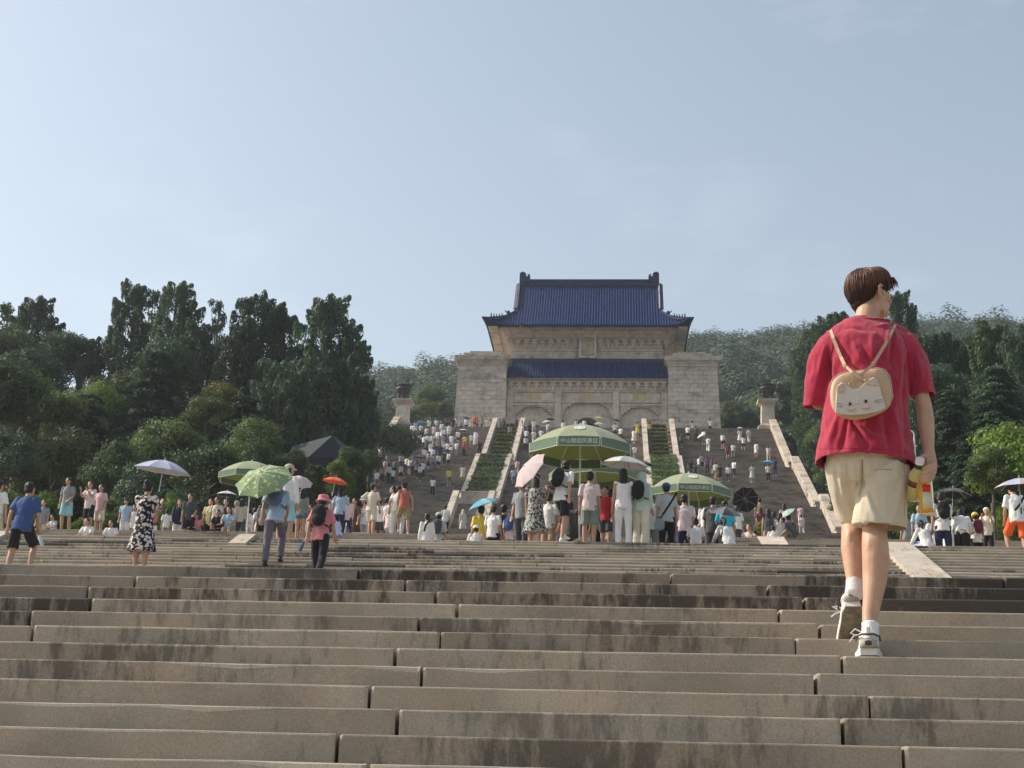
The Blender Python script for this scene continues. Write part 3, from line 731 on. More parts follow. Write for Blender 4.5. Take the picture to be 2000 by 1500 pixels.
# broadleaf crowns (unit height)
for v in range(4):
    cl = []
    for i in range(42):
        d = Vector(sph(1)[0]); d.z = abs(d.z)*1.0-.25
        rr = random.uniform(.55, 1.0); c = Vector((d.x*.40*rr, d.y*.40*rr, .52+d.z*.40*rr))
        r_ = random.uniform(.09, .16)
        cl.append((tuple(c), r_*1.15, r_*1.15, r_*.72))
    p, n_, s_ = clumps_to_leaves(cl, 330, .0155)
    lm = [(c) for c, *_ in cl[::3]]
    proto('broad', v, leafmesh('crown', p, n_, s_, LM['mid']), trunk_mesh('trunk', .6, .03, lm))
# low, dense rounded crown reaching the ground
for v in range(3):
    cl = []
    for i in range(55):
        d = Vector(sph(1)[0]); d.z = abs(d.z)
        rr = random.uniform(.7, 1.0); c = Vector((d.x*.50*rr, d.y*.50*rr, .06+d.z*.78*rr)); r_ = random.uniform(.11, .19)
        cl.append((tuple(c), r_, r_, r_*.8))
    p, n_, s_ = clumps_to_leaves(cl, 300, .021)
    proto('bush', v, leafmesh('crown', p, n_, s_, LM['mid']), trunk_mesh('trunk', .5, .04, []))
# old cypress: ragged column with flame shaped tips
for v in range(4):
    P_, N_, S_, A_ = [], [], [], []
    nb = 150; limbs = []
    for i in range(nb):
        z = .14+.80*(i/nb)**.9; a = random.uniform(0, 2*math.pi)
        prof = (.142*math.sin(min(1, (1-z)*3.4+.16)*math.pi/2))*(.82+.75*mnoise.noise(Vector((v*3.1+math.cos(a)*1.3, z*4.2, math.sin(a)*1.3))))
        rad = prof*random.uniform(.55, 1.1); c = np.array([math.cos(a)*rad, math.sin(a)*rad, z])
        L_ = random.uniform(.035, .075)*(1.2-z*.4); dirv = np.array([math.cos(a)*.75, math.sin(a)*.75, .9]); dirv /= np.linalg.norm(dirv)
        m_ = 190; u = rng.uniform(0, 1, m_); w_ = (.042*(1-u)**.7+.006)*(1.1-.3*z)
        off = sph(m_)*w_[:, None]
        P_.append(c+dirv*((u-.3)*L_*1.3)[:, None]+off); N_.append(off/np.maximum(1e-5, w_[:, None])+sph(m_)*.5); S_.append(rng.uniform(.004, .0085, m_)); A_.append(np.repeat((dirv*.5)[None], m_, 0))
        if i % 5 == 0: limbs.append(c)
    P_, N_, S_, A_ = map(np.concatenate, (P_, N_, S_, A_))
    proto('cypress', v, leafmesh('crown', P_, N_, S_, LM['dark'], 1.25, A_), trunk_mesh('trunk', .93, .022, limbs))
# airy conifer: same idea, fewer sprays, so the sky shows through
for v in range(2):
    P_, N_, S_ = [], [], []; limbs = []
    for i in range(46):
        z = .32+.64*(i/46); a = random.uniform(0, 2*math.pi); prof = .10*math.sin(min(1, (1-z)*2.6+.15)*math.pi/2)
        rad = prof*random.uniform(.2, 1.15); c = np.array([math.cos(a)*rad, math.sin(a)*rad, z])
        m_ = 120; off = sph(m_)*np.array([.032, .032, .022])*rng.uniform(.2, 1, m_)[:, None]
        P_.append(c+off); N_.append(off*10+sph(m_)*.7+np.array([0, 0, .3])); S_.append(rng.uniform(.004, .008, m_)); limbs.append(c)
    P_, N_, S_ = map(np.concatenate, (P_, N_, S_))
    proto('airy', v, leafmesh('crown', P_, N_, S_, LM['dark'], 1.1), trunk_mesh('trunk', .95, .016, limbs))
# cedar: flat layered sprays on drooping boughs
for v in range(3):
    P_, N_, S_, A_ = [], [], [], []; limbs = []
    lv = 17
    for i in range(lv):
        z = .10+.86*i/lv; reach = .40*(1-z)**.75+.03; nb = 9 if z < .8 else 5
        for j in range(nb):
            a = 2*math.pi*(j+random.random()*.8)/nb+i; L_ = reach*random.uniform(.65, 1.15); zz = z+random.uniform(-.02, .02)
            m_ = int(70+520*L_); u = rng.uniform(.12, 1, m_)**.8; half = .075*np.sin(np.clip(u*1.05, 0, 1)*math.pi)**.6*(.5+L_*1.8)+.006
            tv = rng.uniform(-1, 1, m_)*half; ca, sa = math.cos(a), math.sin(a)
            x = ca*L_*u-sa*tv; y = sa*L_*u+ca*tv; zc = zz+.10*L_*u-.42*L_*u**2.4-abs(tv)*.25+rng.normal(size=m_)*.004
            P_.append(np.stack([x, y, zc], 1)); N_.append(np.array([ca*.25, sa*.25, 1.0])+sph(m_)*.42); S_.append(rng.uniform(.007, .014, m_)); A_.append(np.repeat(np.array([[ca, sa, -.3]]), m_, 0))
            if j % 2 == 0: limbs.append((ca*L_*.8, sa*L_*.8, zz-.08*L_))
    P_, N_, S_, A_ = map(np.concatenate, (P_, N_, S_, A_))
    proto('cedar', v, leafmesh('crown', P_, N_, S_, LM['cedar'], 1.3, A_), trunk_mesh('trunk', .95, .02, limbs[::2]))

NAMES = {'broad': 'broadleaf_tree', 'bush': 'round_shrub', 'cypress': 'cypress_tree', 'airy': 'sparse_pine_tree', 'cedar': 'cedar_tree'}
def tree(kind, px, top, Y, wpx, m, label, group, base=None, cat=None, bpy_=None, lean=0):
    """px/top: where its crown's middle and tip stand; Y its distance; wpx its spread in pixels"""
    X = ray(px, top).x*Y; zt = ray(px, top).z*Y
    zb = base if base is not None else (ray(px, bpy_).z*Y if bpy_ else zside(X, Y)-.3)
    H = max(.5, zt-zb); W = wpx/F*Y
    c, t = random.choice(PROTO[kind]); c = c; k = {'broad': .98, 'bush': 1.18, 'cypress': .30, 'airy': .25, 'cedar': .80}[kind]
    sx = W/k; Hc = min(H, sx*{'broad': 1.25, 'bush': 1.15, 'cypress': 1.35, 'airy': 1.5, 'cedar': 1.15}[kind])
    root = empty(NAMES[kind], (X, Y, zb), random.uniform(0, 6.28), label, cat or ('shrub' if kind == 'bush' else 'tree'), group)
    cr = link('crown', c, root); cr.scale = (sx, sx, Hc); cr.location = (0, 0, H-Hc); cr.material_slots[0].link = 'OBJECT'; cr.material_slots[0].material = LM[m]
    if kind != 'bush' or H > 3:
        tk = link('trunk', t, root); tk.scale = (sx, sx, Hc); tk.location = (0, 0, H-Hc)
        if H-Hc > .3:
            b = MB(); r_ = .032*sx; b.tube([(lean*math.cos(root.rotation_euler[2]), -lean*math.sin(root.rotation_euler[2]), -.3), (lean*.6*math.cos(root.rotation_euler[2]), -lean*.6*math.sin(root.rotation_euler[2]), (H-Hc)*.5), (0, 0, H-Hc+.3)], [r_*1.3, r_*1.1, r_], 8); b.build('lower_trunk', M_bark, root, True)
    return root
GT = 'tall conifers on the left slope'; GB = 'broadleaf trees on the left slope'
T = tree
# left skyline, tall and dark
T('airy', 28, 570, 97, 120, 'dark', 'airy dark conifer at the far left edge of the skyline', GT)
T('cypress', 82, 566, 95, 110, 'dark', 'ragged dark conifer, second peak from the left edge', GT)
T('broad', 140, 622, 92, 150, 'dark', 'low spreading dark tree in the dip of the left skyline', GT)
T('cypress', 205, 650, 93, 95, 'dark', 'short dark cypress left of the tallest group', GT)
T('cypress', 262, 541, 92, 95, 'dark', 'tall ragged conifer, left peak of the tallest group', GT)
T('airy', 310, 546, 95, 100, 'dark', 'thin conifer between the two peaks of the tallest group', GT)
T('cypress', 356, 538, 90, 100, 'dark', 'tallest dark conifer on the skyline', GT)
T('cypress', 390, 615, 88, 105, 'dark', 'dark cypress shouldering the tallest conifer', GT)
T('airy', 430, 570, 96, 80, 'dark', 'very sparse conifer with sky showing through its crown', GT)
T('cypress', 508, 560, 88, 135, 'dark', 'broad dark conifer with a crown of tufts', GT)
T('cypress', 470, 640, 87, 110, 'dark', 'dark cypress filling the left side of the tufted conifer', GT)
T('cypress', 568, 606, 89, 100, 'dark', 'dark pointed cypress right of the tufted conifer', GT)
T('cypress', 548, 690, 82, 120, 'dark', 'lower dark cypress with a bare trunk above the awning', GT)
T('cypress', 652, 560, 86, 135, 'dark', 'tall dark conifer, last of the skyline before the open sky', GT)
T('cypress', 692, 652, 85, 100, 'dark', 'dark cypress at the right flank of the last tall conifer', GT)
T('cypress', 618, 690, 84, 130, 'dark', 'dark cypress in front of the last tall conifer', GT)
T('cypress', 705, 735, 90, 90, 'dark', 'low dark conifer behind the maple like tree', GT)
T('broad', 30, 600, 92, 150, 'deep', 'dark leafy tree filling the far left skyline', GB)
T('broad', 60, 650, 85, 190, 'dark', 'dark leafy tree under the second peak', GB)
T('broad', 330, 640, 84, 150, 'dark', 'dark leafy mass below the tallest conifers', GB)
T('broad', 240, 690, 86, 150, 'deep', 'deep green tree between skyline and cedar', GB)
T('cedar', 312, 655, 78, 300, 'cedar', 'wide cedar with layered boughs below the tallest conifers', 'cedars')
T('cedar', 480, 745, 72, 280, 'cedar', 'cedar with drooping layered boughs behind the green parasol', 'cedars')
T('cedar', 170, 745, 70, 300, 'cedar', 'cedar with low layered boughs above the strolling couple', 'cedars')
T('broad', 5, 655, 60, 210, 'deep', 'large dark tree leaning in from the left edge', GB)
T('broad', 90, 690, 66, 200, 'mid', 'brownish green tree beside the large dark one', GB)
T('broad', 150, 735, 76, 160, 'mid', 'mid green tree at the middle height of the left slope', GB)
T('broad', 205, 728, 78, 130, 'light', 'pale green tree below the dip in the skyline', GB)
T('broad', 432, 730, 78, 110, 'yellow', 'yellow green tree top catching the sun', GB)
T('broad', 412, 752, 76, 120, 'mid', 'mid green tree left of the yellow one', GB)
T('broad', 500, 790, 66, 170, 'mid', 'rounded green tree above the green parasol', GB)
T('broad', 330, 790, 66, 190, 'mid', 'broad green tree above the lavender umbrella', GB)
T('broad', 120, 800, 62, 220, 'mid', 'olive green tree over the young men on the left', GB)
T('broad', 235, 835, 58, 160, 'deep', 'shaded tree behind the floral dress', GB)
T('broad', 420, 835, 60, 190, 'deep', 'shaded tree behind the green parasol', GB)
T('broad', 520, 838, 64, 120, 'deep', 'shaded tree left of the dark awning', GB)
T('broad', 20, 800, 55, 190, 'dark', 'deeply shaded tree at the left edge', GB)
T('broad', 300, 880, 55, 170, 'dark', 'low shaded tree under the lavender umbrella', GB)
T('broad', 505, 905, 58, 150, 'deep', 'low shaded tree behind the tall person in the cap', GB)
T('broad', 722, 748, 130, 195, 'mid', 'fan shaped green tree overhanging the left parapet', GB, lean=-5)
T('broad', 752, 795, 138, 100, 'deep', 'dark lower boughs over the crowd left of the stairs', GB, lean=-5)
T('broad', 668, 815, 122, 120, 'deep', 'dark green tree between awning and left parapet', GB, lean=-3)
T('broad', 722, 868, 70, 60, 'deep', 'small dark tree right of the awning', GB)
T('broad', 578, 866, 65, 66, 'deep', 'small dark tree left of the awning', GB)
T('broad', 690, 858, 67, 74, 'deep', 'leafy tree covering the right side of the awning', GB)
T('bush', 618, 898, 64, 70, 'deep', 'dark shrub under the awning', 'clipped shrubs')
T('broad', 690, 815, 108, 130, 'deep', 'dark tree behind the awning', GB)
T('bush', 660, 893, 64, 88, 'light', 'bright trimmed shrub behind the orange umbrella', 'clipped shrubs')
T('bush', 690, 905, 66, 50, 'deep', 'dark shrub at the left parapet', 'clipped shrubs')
# low hedges and clipped balls at the terrace
T('bush', 345, 952, 53, 92, 'light', 'bright clipped shrub ball right of the floral dress', 'clipped shrubs', 8.2)
T('bush', 22, 942, 54, 90, 'light', 'bright hedge behind the man in the blue tee', 'clipped shrubs', 8.2)
T('bush', 90, 950, 52, 120, 'light', 'green hedge left of the man in the grey tee', 'clipped shrubs', 8.2)
T('bush', 225, 962, 53, 110, 'light', 'green hedge behind the couple on the left', 'clipped shrubs', 8.2)
T('bush', 160, 1000, 51, 70, 'light', 'low bright shrub behind the strolling pair', 'clipped shrubs', 8.2)
T('bush', 440, 975, 56, 130, 'deep', 'dark hedge behind the sitters with the white umbrella', 'clipped shrubs', 8.2)
T('bush', 580, 985, 58, 110, 'deep', 'dark hedge behind the pale pink umbrella', 'clipped shrubs', 8.2)
T('bush', 1487, 1012, 52, 34, 'yellow', 'small yellow green box hedge right of the black umbrella', 'clipped shrubs', 8.2)
T('bush', 1135, 1000, 72, 40, 'mid', 'shrub glimpsed between the group under the big parasol', 'clipped shrubs')
# between hall and pedestals
GH = 'trees beside the hall'
for px, top, Y, w, m in ((835, 765, 172, 60, 'mid'), (865, 775, 176, 60, 'deep'), (815, 790, 168, 50, 'deep'), (845, 735, 196, 70, 'mid'), (1430, 800, 172, 60, 'dark'), (1460, 790, 170, 60, 'deep'), (1432, 770, 190, 80, 'mid'), (1485, 760, 185, 70, 'mid')):
    T('broad', px, top, Y, w, m, {835: 'green tree left of the hall, nearest the left tower', 865: 'dark tree tucked against the left tower', 815: 'dark tree behind the left pedestal', 845: 'pale green tree farther up left of the hall',
      1430: 'dark tree tucked against the right tower', 1460: 'dark green tree between right tower and pedestal', 1432: 'green tree uphill of the right tower', 1485: 'green tree uphill of the right pedestal'}[px], GH)
# right side
GR_ = 'conifers on the right slope'; GRb = 'broadleaf trees on the right slope'
T('cypress', 1757, 560, 104, 75, 'dark', 'tall dark conifer behind the red tee man\'s head', GR_)
T('cypress', 1572, 668, 150, 66, 'deep', 'slender green cypress left of the red sleeve', GR_)
T('cypress', 1592, 655, 142, 85, 'dark', 'dark cypress against the red sleeve', GR_)
T('cypress', 1550, 735, 160, 60, 'deep', 'cypress standing behind the right pedestal', GR_)
T('cypress', 1600, 720, 139, 80, 'deep', 'shaggy green cypress beside the red sleeve', GR_)
T('broad', 1600, 610, 150, 120, 'deep', 'dark rounded tree on the skyline left of the man\'s head', GRb)
T('cypress', 1640, 600, 126, 95, 'dark', 'dark conifer behind the man\'s left shoulder', GR_)
T('cypress', 1700, 612, 104, 100, 'dark', 'dark conifer behind the man\'s neck', GR_)
T('broad', 1760, 625, 100, 110, 'dark', 'dark tree under the tall conifer on the right', GRb)
T('cypress', 1800, 640, 96, 90, 'dark', 'dark conifer just right of the man\'s shoulder', GR_)
T('cypress', 1838, 640, 95, 95, 'dark', 'dark pointed conifer right of the shoulder', GR_)
T('broad', 1880, 632, 98, 120, 'dark', 'dark broad crown in the middle of the right skyline', GRb)
T('cypress', 1930, 618, 92, 110, 'deep', 'highest conifer of the right skyline', GR_)
T('cypress', 1985, 628, 90, 110, 'dark', 'dark conifer at the right edge of the skyline', GR_)
T('broad', 1830, 690, 88, 150, 'dark', 'dark mass of leaves right of the red sleeve', GRb)
T('broad', 1950, 700, 86, 170, 'dark', 'dark mass of leaves at the right edge', GRb)
T('cedar', 1940, 690, 76, 250, 'cedar', 'cedar with layered boughs at the right edge', 'cedars')
T('cedar', 1850, 738, 70, 210, 'cedar', 'cedar with drooping boughs right of the man\'s arm', 'cedars')
T('cedar', 1890, 830, 62, 180, 'cedar', 'lower cedar behind the bottles', 'cedars')
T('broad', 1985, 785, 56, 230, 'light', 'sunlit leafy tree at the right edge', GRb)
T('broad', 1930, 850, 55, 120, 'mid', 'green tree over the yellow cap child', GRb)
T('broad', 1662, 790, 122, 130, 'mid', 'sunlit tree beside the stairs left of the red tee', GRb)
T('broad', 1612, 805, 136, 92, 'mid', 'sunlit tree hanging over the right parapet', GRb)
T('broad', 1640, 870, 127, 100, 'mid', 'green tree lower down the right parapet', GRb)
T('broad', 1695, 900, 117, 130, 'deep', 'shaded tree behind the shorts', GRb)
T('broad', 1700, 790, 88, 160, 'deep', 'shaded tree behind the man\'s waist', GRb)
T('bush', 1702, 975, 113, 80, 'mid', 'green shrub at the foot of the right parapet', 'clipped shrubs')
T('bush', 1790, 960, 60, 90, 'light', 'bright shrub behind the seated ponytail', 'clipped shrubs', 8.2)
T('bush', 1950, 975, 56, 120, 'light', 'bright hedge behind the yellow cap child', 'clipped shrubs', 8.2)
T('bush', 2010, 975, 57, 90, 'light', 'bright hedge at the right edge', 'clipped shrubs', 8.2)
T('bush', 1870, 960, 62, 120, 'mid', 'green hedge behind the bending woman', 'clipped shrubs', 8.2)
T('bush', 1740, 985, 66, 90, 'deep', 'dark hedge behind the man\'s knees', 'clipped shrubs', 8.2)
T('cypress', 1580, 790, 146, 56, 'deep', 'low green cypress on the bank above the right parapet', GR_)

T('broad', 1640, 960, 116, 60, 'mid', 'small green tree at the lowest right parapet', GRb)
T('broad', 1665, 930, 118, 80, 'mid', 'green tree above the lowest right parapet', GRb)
T('cypress', 1625, 830, 132, 70, 'deep', 'green cypress over the middle right parapet', GR_)
# planters: stepped hedges on the topmost flight, dense green below
def leafbox(name, x0, x1, y0, y1, zf, h, n, ls, m, parent=None, dome=.0):
    x = rng.uniform(x0, x1, n); y = rng.uniform(y0, y1, n); s = rng.uniform(0, 1, n)
    zb = np.array([zf(q) for q in y]); z = zb+h*np.where(rng.random(n) < .55, 1.0, s); nr = sph(n)*.5+np.array([0, -.35, .8])
    sd = rng.random(n) < .25; y = np.where(sd, y0, y); 
    pos = np.stack([x, y, np.where(sd, np.array([zf(q) for q in y])+h*s, z)], 1)+rng.normal(size=(n, 3))*.03
    return tag(link(name, leafmesh(name, pos, nr, ls*rng.uniform(.6, 1.3, n), m), parent), kind='stuff')
for s, sd in ((-1, 'left'), (1, 'right')):
    cx = XC+s*7.97
    for k, nm in ((6, 'middle'), (5, 'lowest')):
        Y0, Z0, n_, r, t = FL[k][:5]
        if k == 5: continue
        zf = lambda y: Z0+(y-Y0)*r/t
        root = empty('planter_hedge', (0, 0, 0), label=f'dense green hedge filling the {nm} {sd} planter', cat='hedge', group='planter hedges')
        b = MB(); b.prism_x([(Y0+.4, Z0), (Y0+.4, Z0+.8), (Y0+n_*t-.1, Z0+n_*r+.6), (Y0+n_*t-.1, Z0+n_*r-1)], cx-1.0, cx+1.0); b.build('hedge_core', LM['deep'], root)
        leafbox('leaves', cx-1.25, cx+1.25, Y0+.2, Y0+n_*t, lambda y: zf(y)+.35*mnoise.noise(Vector((y*.9, s*4, 0))), 1.15, 11000, .12, LM['mid'], root)
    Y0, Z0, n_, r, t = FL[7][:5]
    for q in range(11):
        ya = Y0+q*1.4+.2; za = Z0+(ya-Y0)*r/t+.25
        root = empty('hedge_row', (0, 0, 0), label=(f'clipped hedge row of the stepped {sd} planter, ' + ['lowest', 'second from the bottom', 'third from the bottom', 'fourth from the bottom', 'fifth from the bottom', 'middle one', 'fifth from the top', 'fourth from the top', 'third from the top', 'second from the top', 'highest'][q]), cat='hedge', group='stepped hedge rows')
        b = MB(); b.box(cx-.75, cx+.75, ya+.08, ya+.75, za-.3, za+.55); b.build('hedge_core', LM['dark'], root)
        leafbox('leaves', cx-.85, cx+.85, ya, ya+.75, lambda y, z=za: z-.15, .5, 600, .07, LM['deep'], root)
        leafbox('tips', cx-.9, cx+.9, ya-.08, ya+.55, lambda y, z=za: z+.36, .22, 520, .06, LM['yellow'], root)  # new growth tips, their yellow also painting in the sunlit top edge

# far forested hill: crowns too far away to count
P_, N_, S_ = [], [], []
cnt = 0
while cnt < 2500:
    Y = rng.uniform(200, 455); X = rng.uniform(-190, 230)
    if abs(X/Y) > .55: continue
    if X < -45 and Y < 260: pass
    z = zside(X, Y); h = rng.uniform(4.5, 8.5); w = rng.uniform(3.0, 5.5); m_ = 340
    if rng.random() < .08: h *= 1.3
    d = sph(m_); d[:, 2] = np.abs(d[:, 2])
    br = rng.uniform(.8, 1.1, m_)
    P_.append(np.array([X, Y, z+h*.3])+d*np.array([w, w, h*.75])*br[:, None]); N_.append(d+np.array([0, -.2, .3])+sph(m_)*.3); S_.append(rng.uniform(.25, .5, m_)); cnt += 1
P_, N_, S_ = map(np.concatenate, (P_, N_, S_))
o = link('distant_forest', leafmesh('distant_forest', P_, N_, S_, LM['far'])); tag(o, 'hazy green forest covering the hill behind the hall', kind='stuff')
# undergrowth on the banks
P_, N_, S_ = [], [], []
for q in range(2600):
    Y = rng.uniform(50, 200); s = 1 if rng.random() < .5 else -1
    lim = HW+2.2 if Y > 62 else 28
    X = XC+s*(lim+abs(rng.normal())*24); 
    if abs(X/Y) > .62: continue
    z = zside(X, Y); m_ = 60; d = sph(m_); d[:, 2] = np.abs(d[:, 2]); w = rng.uniform(.8, 2.2)
    P_.append(np.array([X, Y, z])+d*np.array([w, w, w*1.0])*rng.uniform(.5, 1, m_)[:, None]); N_.append(d+sph(m_)*.6); S_.append(rng.uniform(.16, .34, m_))
P_, N_, S_ = map(np.concatenate, (P_, N_, S_))
o = link('undergrowth', leafmesh('undergrowth', P_, N_, S_, LM['deep'])); tag(o, 'low undergrowth on the banks beside the stairs', kind='stuff')

# dark awning among the trees, and the curved lamp on the right
Y = 71
pa, pb, pc, pd = P(570, 872, Y+.5), P(650, 850, Y), P(602, 893, Y-1.5), P(560, 893, Y-1)
M_awn = cloth('dark_awning', (.03, .036, .042), rough=.8)
root = empty('awning', P(600, 1000, Y), label='dark blue grey awning among the trees on the left', cat='awning'); root.location = (0, 0, 0)
b = MB(); b.add([pa, pb, pc, pd, pa-Vector((0, 0, .06)), pb-Vector((0, 0, .06)), pc-Vector((0, 0, .06)), pd-Vector((0, 0, .06))], [(0, 3, 2, 1), (4, 5, 6, 7), (0, 1, 5, 4), (1, 2, 6, 5), (2, 3, 7, 6), (3, 0, 4, 7)]); b.build('canopy', M_awn, root)
pe, pf = P(684, 876, Y+1.5), P(676, 893, Y)
b = MB(); b.add([pb, pe, pf, pc, pb-Vector((0, 0, .06)), pe-Vector((0, 0, .06)), pf-Vector((0, 0, .06)), pc-Vector((0, 0, .06))], [(0, 3, 2, 1), (4, 5, 6, 7), (0, 1, 5, 4), (1, 2, 6, 5), (2, 3, 7, 6), (3, 0, 4, 7)]); b.build('side_canopy', M_awn, root)
b = MB(); q0 = P(566, 893, Y+2.2); q1 = P(680, 900, Y+2.4); b.box(q0.x, q1.x, Y+2.2, Y+2.4, q0.z-3, q0.z+.3); b.build('shade_backing', M_dark, root)  # dark sheet added to stand for the shade under the awning
for p in (pb, pc, pd, pf):
    b = MB(); b.tube([p, p-Vector((0, 0, 4.5))], .06, 6); b.build('pole', M_bronze, root)
M_lampw = mat('white_painted_metal', (.75, .75, .72), .4, .05)
p0 = P(1793, 1000, 60); pt = P(1793, 858, 60); 
root = empty('street_lamp', (p0.x, 60, 8.2), label='thin white lamp with curved neck and small yellow globe', cat='lamp'); h = pt.z-8.2
b = MB(); b.tube([(0, 0, -.1), (0, 0, h-.25)]+[(-.16+.16*math.cos(a), 0, h-.25+.45+.16*math.sin(a)) for a in np.linspace(0, math.pi, 9)]+[(-.32, 0, h-.0)], .035, 6); b.build('post', M_lampw, root, True)
b = MB(); b.tube([(-.34, 0, h-.28), (.1, 0, h-.28)], .03, 6); b.build('crossbar', M_lampw, root)
b = MB(); b.ell((-.32, 0, h-.08), (.11, .11, .11), 10, 8); b.build('globe', M_gold, root, True)

# air
Vh = MB(); Vh.box(-420, 420, -20, 560, -60, 175)
mh = bpy.data.materials.new('haze'); mh.use_nodes = True; th = mh.node_tree; th.nodes.clear()
oh = th.nodes.new('ShaderNodeOutputMaterial'); vh = th.nodes.new('ShaderNodeVolumePrincipled')
vh.inputs['Color'].default_value = (.86, .92, 1.0, 1); vh.inputs['Density'].default_value = .00034; vh.inputs['Anisotropy'].default_value = .3
th.links.new(vh.outputs[0], oh.inputs['Volume'])
o = Vh.build('haze', mh); tag(o, 'thin bluish summer haze over the whole slope', kind='stuff')
# ---------------------------------------------------------------- people
def vox(mb, size, name, m, smooth=2, fac=.5, wrinkle=0, wscale=9, seed=0, cut=None):
    ob = bpy.data.objects.new('tmp', mb.mesh('tmp', m)); col.objects.link(ob)
    md = ob.modifiers.new('r', 'REMESH'); md.mode = 'VOXEL'; md.voxel_size = size; md.use_smooth_shade = True
    if smooth: s_ = ob.modifiers.new('s', 'SMOOTH'); s_.iterations = smooth; s_.factor = fac
    me = bpy.data.meshes.new_from_object(ob.evaluated_get(bpy.context.evaluated_depsgraph_get()))
    tm = ob.data; bpy.data.objects.remove(ob); bpy.data.meshes.remove(tm)
    me.name = name; me.materials.clear(); me.materials.append(m)
    if wrinkle:
        n = len(me.vertices); co = np.empty(n*3, np.float32); no = np.empty(n*3, np.float32)
        me.vertices.foreach_get('co', co); me.vertices.foreach_get('normal', no); co = co.reshape(-1, 3); no = no.reshape(-1, 3)
        d = np.array([mnoise.noise(Vector((c[0]*wscale*1.5+seed, c[1]*wscale*1.5, c[2]*wscale*.55+c[0]*3)))+.5*mnoise.noise(Vector((c[0]*wscale*3, c[1]*wscale*3+seed, c[2]*wscale*1.6))) for c in co])
        co = co+no*(d*wrinkle)[:, None]; me.vertices.foreach_set('co', co.astype(np.float32).ravel())
    me.polygons.foreach_set('use_smooth', [True]*len(me.polygons)); me.update()
    return me

COLS = {'white': (.74, .73, .71), 'cream': (.66, .60, .48), 'beige': (.50, .44, .34), 'black': (.018, .018, .02), 'navy': (.025, .032, .07), 'blue': (.05, .09, .24),
 'ltblue': (.36, .48, .60), 'grey': (.24, .26, .27), 'dkgrey': (.07, .075, .08), 'pink': (.62, .40, .42), 'palepink': (.68, .56, .56), 'rose': (.60, .22, .25), 'red': (.45, .04, .05), 'maroon': (.14, .03, .05),
 'rust': (.42, .13, .09), 'yellow': (.72, .52, .08), 'paleyellow': (.66, .62, .30), 'green': (.12, .20, .10), 'mint': (.46, .58, .50), 'tan': (.36, .26, .17), 'brown': (.12, .07, .045),
 'denim': (.10, .15, .24), 'khaki': (.30, .24, .14), 'plum': (.12, .06, .12), 'orange': (.80, .13, .03), 'purplegrey': (.15, .13, .16), 'aqua': (.28, .55, .62), 'ltgrey': (.46, .47, .47), 'lavender': (.50, .52, .68),
 'greygreen': (.20, .25, .23), 'cyan': (.06, .50, .62), 'skyblue': (.10, .38, .58)}
CM = {}
def cm(c):
    if c not in CM: CM[c] = cloth(c, COLS[c])
    return CM[c]
M_skin = mat('skin', (.46, .27, .18), .55, .06, 12, .0, 60, .35)
M_skin.node_tree.nodes['Principled BSDF'].inputs['Subsurface Weight'].default_value = .0
M_hairb = mat('black_hair', (.012, .010, .010), .45, .3, 30, .6, 160, .4)
M_hairw = mat('grey_hair', (.35, .33, .30), .6, .2, 30, .4, 160, .3)
M_shoew = mat('white_shoe', (.7, .69, .66), .6, .05); M_shoek = mat('dark_shoe', (.03, .03, .03), .5, .1)
# floral and patterned cloth
def patterned(name, base, a, b, scale, t1=.56, t2=.64):
    m = cloth(name, base); t = m.node_tree; N = t.nodes.new; K = t.links.new; bs = t.nodes['Principled BSDF']
    tcn = N('ShaderNodeTexCoord'); v = N('ShaderNodeTexVoronoi'); v.inputs['Scale'].default_value = scale; v.inputs['Randomness'].default_value = 1
    n = N('ShaderNodeTexNoise'); n.inputs['Scale'].default_value = scale*.8; n.inputs['Detail'].default_value = 3
    K(tcn.outputs['Object'], v.inputs['Vector']); K(tcn.outputs['Object'], n.inputs['Vector'])
    r = N('ShaderNodeValToRGB'); e = r.color_ramp.elements; e[0].position = t1; e[0].color = (*base, 1); e[1].position = t2; e[1].color = (*a, 1); x = e.new(min(.98, t2+.1)); x.color = (*b, 1)
    sb = N('ShaderNodeMath'); sb.operation = 'ADD'; ml = N('ShaderNodeMath'); ml.operation = 'MULTIPLY'; ml.inputs[1].default_value = -.45
    K(v.outputs['Distance'], ml.inputs[0]); K(ml.outputs[0], sb.inputs[0]); K(n.outputs[0], sb.inputs[1]); ad = N('ShaderNodeMath'); ad.operation = 'ADD'; ad.inputs[1].default_value = .24; K(sb.outputs[0], ad.inputs[0])
    K(ad.outputs[0], r.inputs[0]); K(r.outputs[0], bs.inputs['Base Color']); return m
CM['floral'] = patterned('floral', (.014, .013, .018), (.50, .44, .42), (.66, .60, .58), 17, .51, .54)
CM['leopard'] = patterned('leopard', (.05, .055, .055), (.32, .34, .32), (.42, .43, .40), 26, .46, .5)

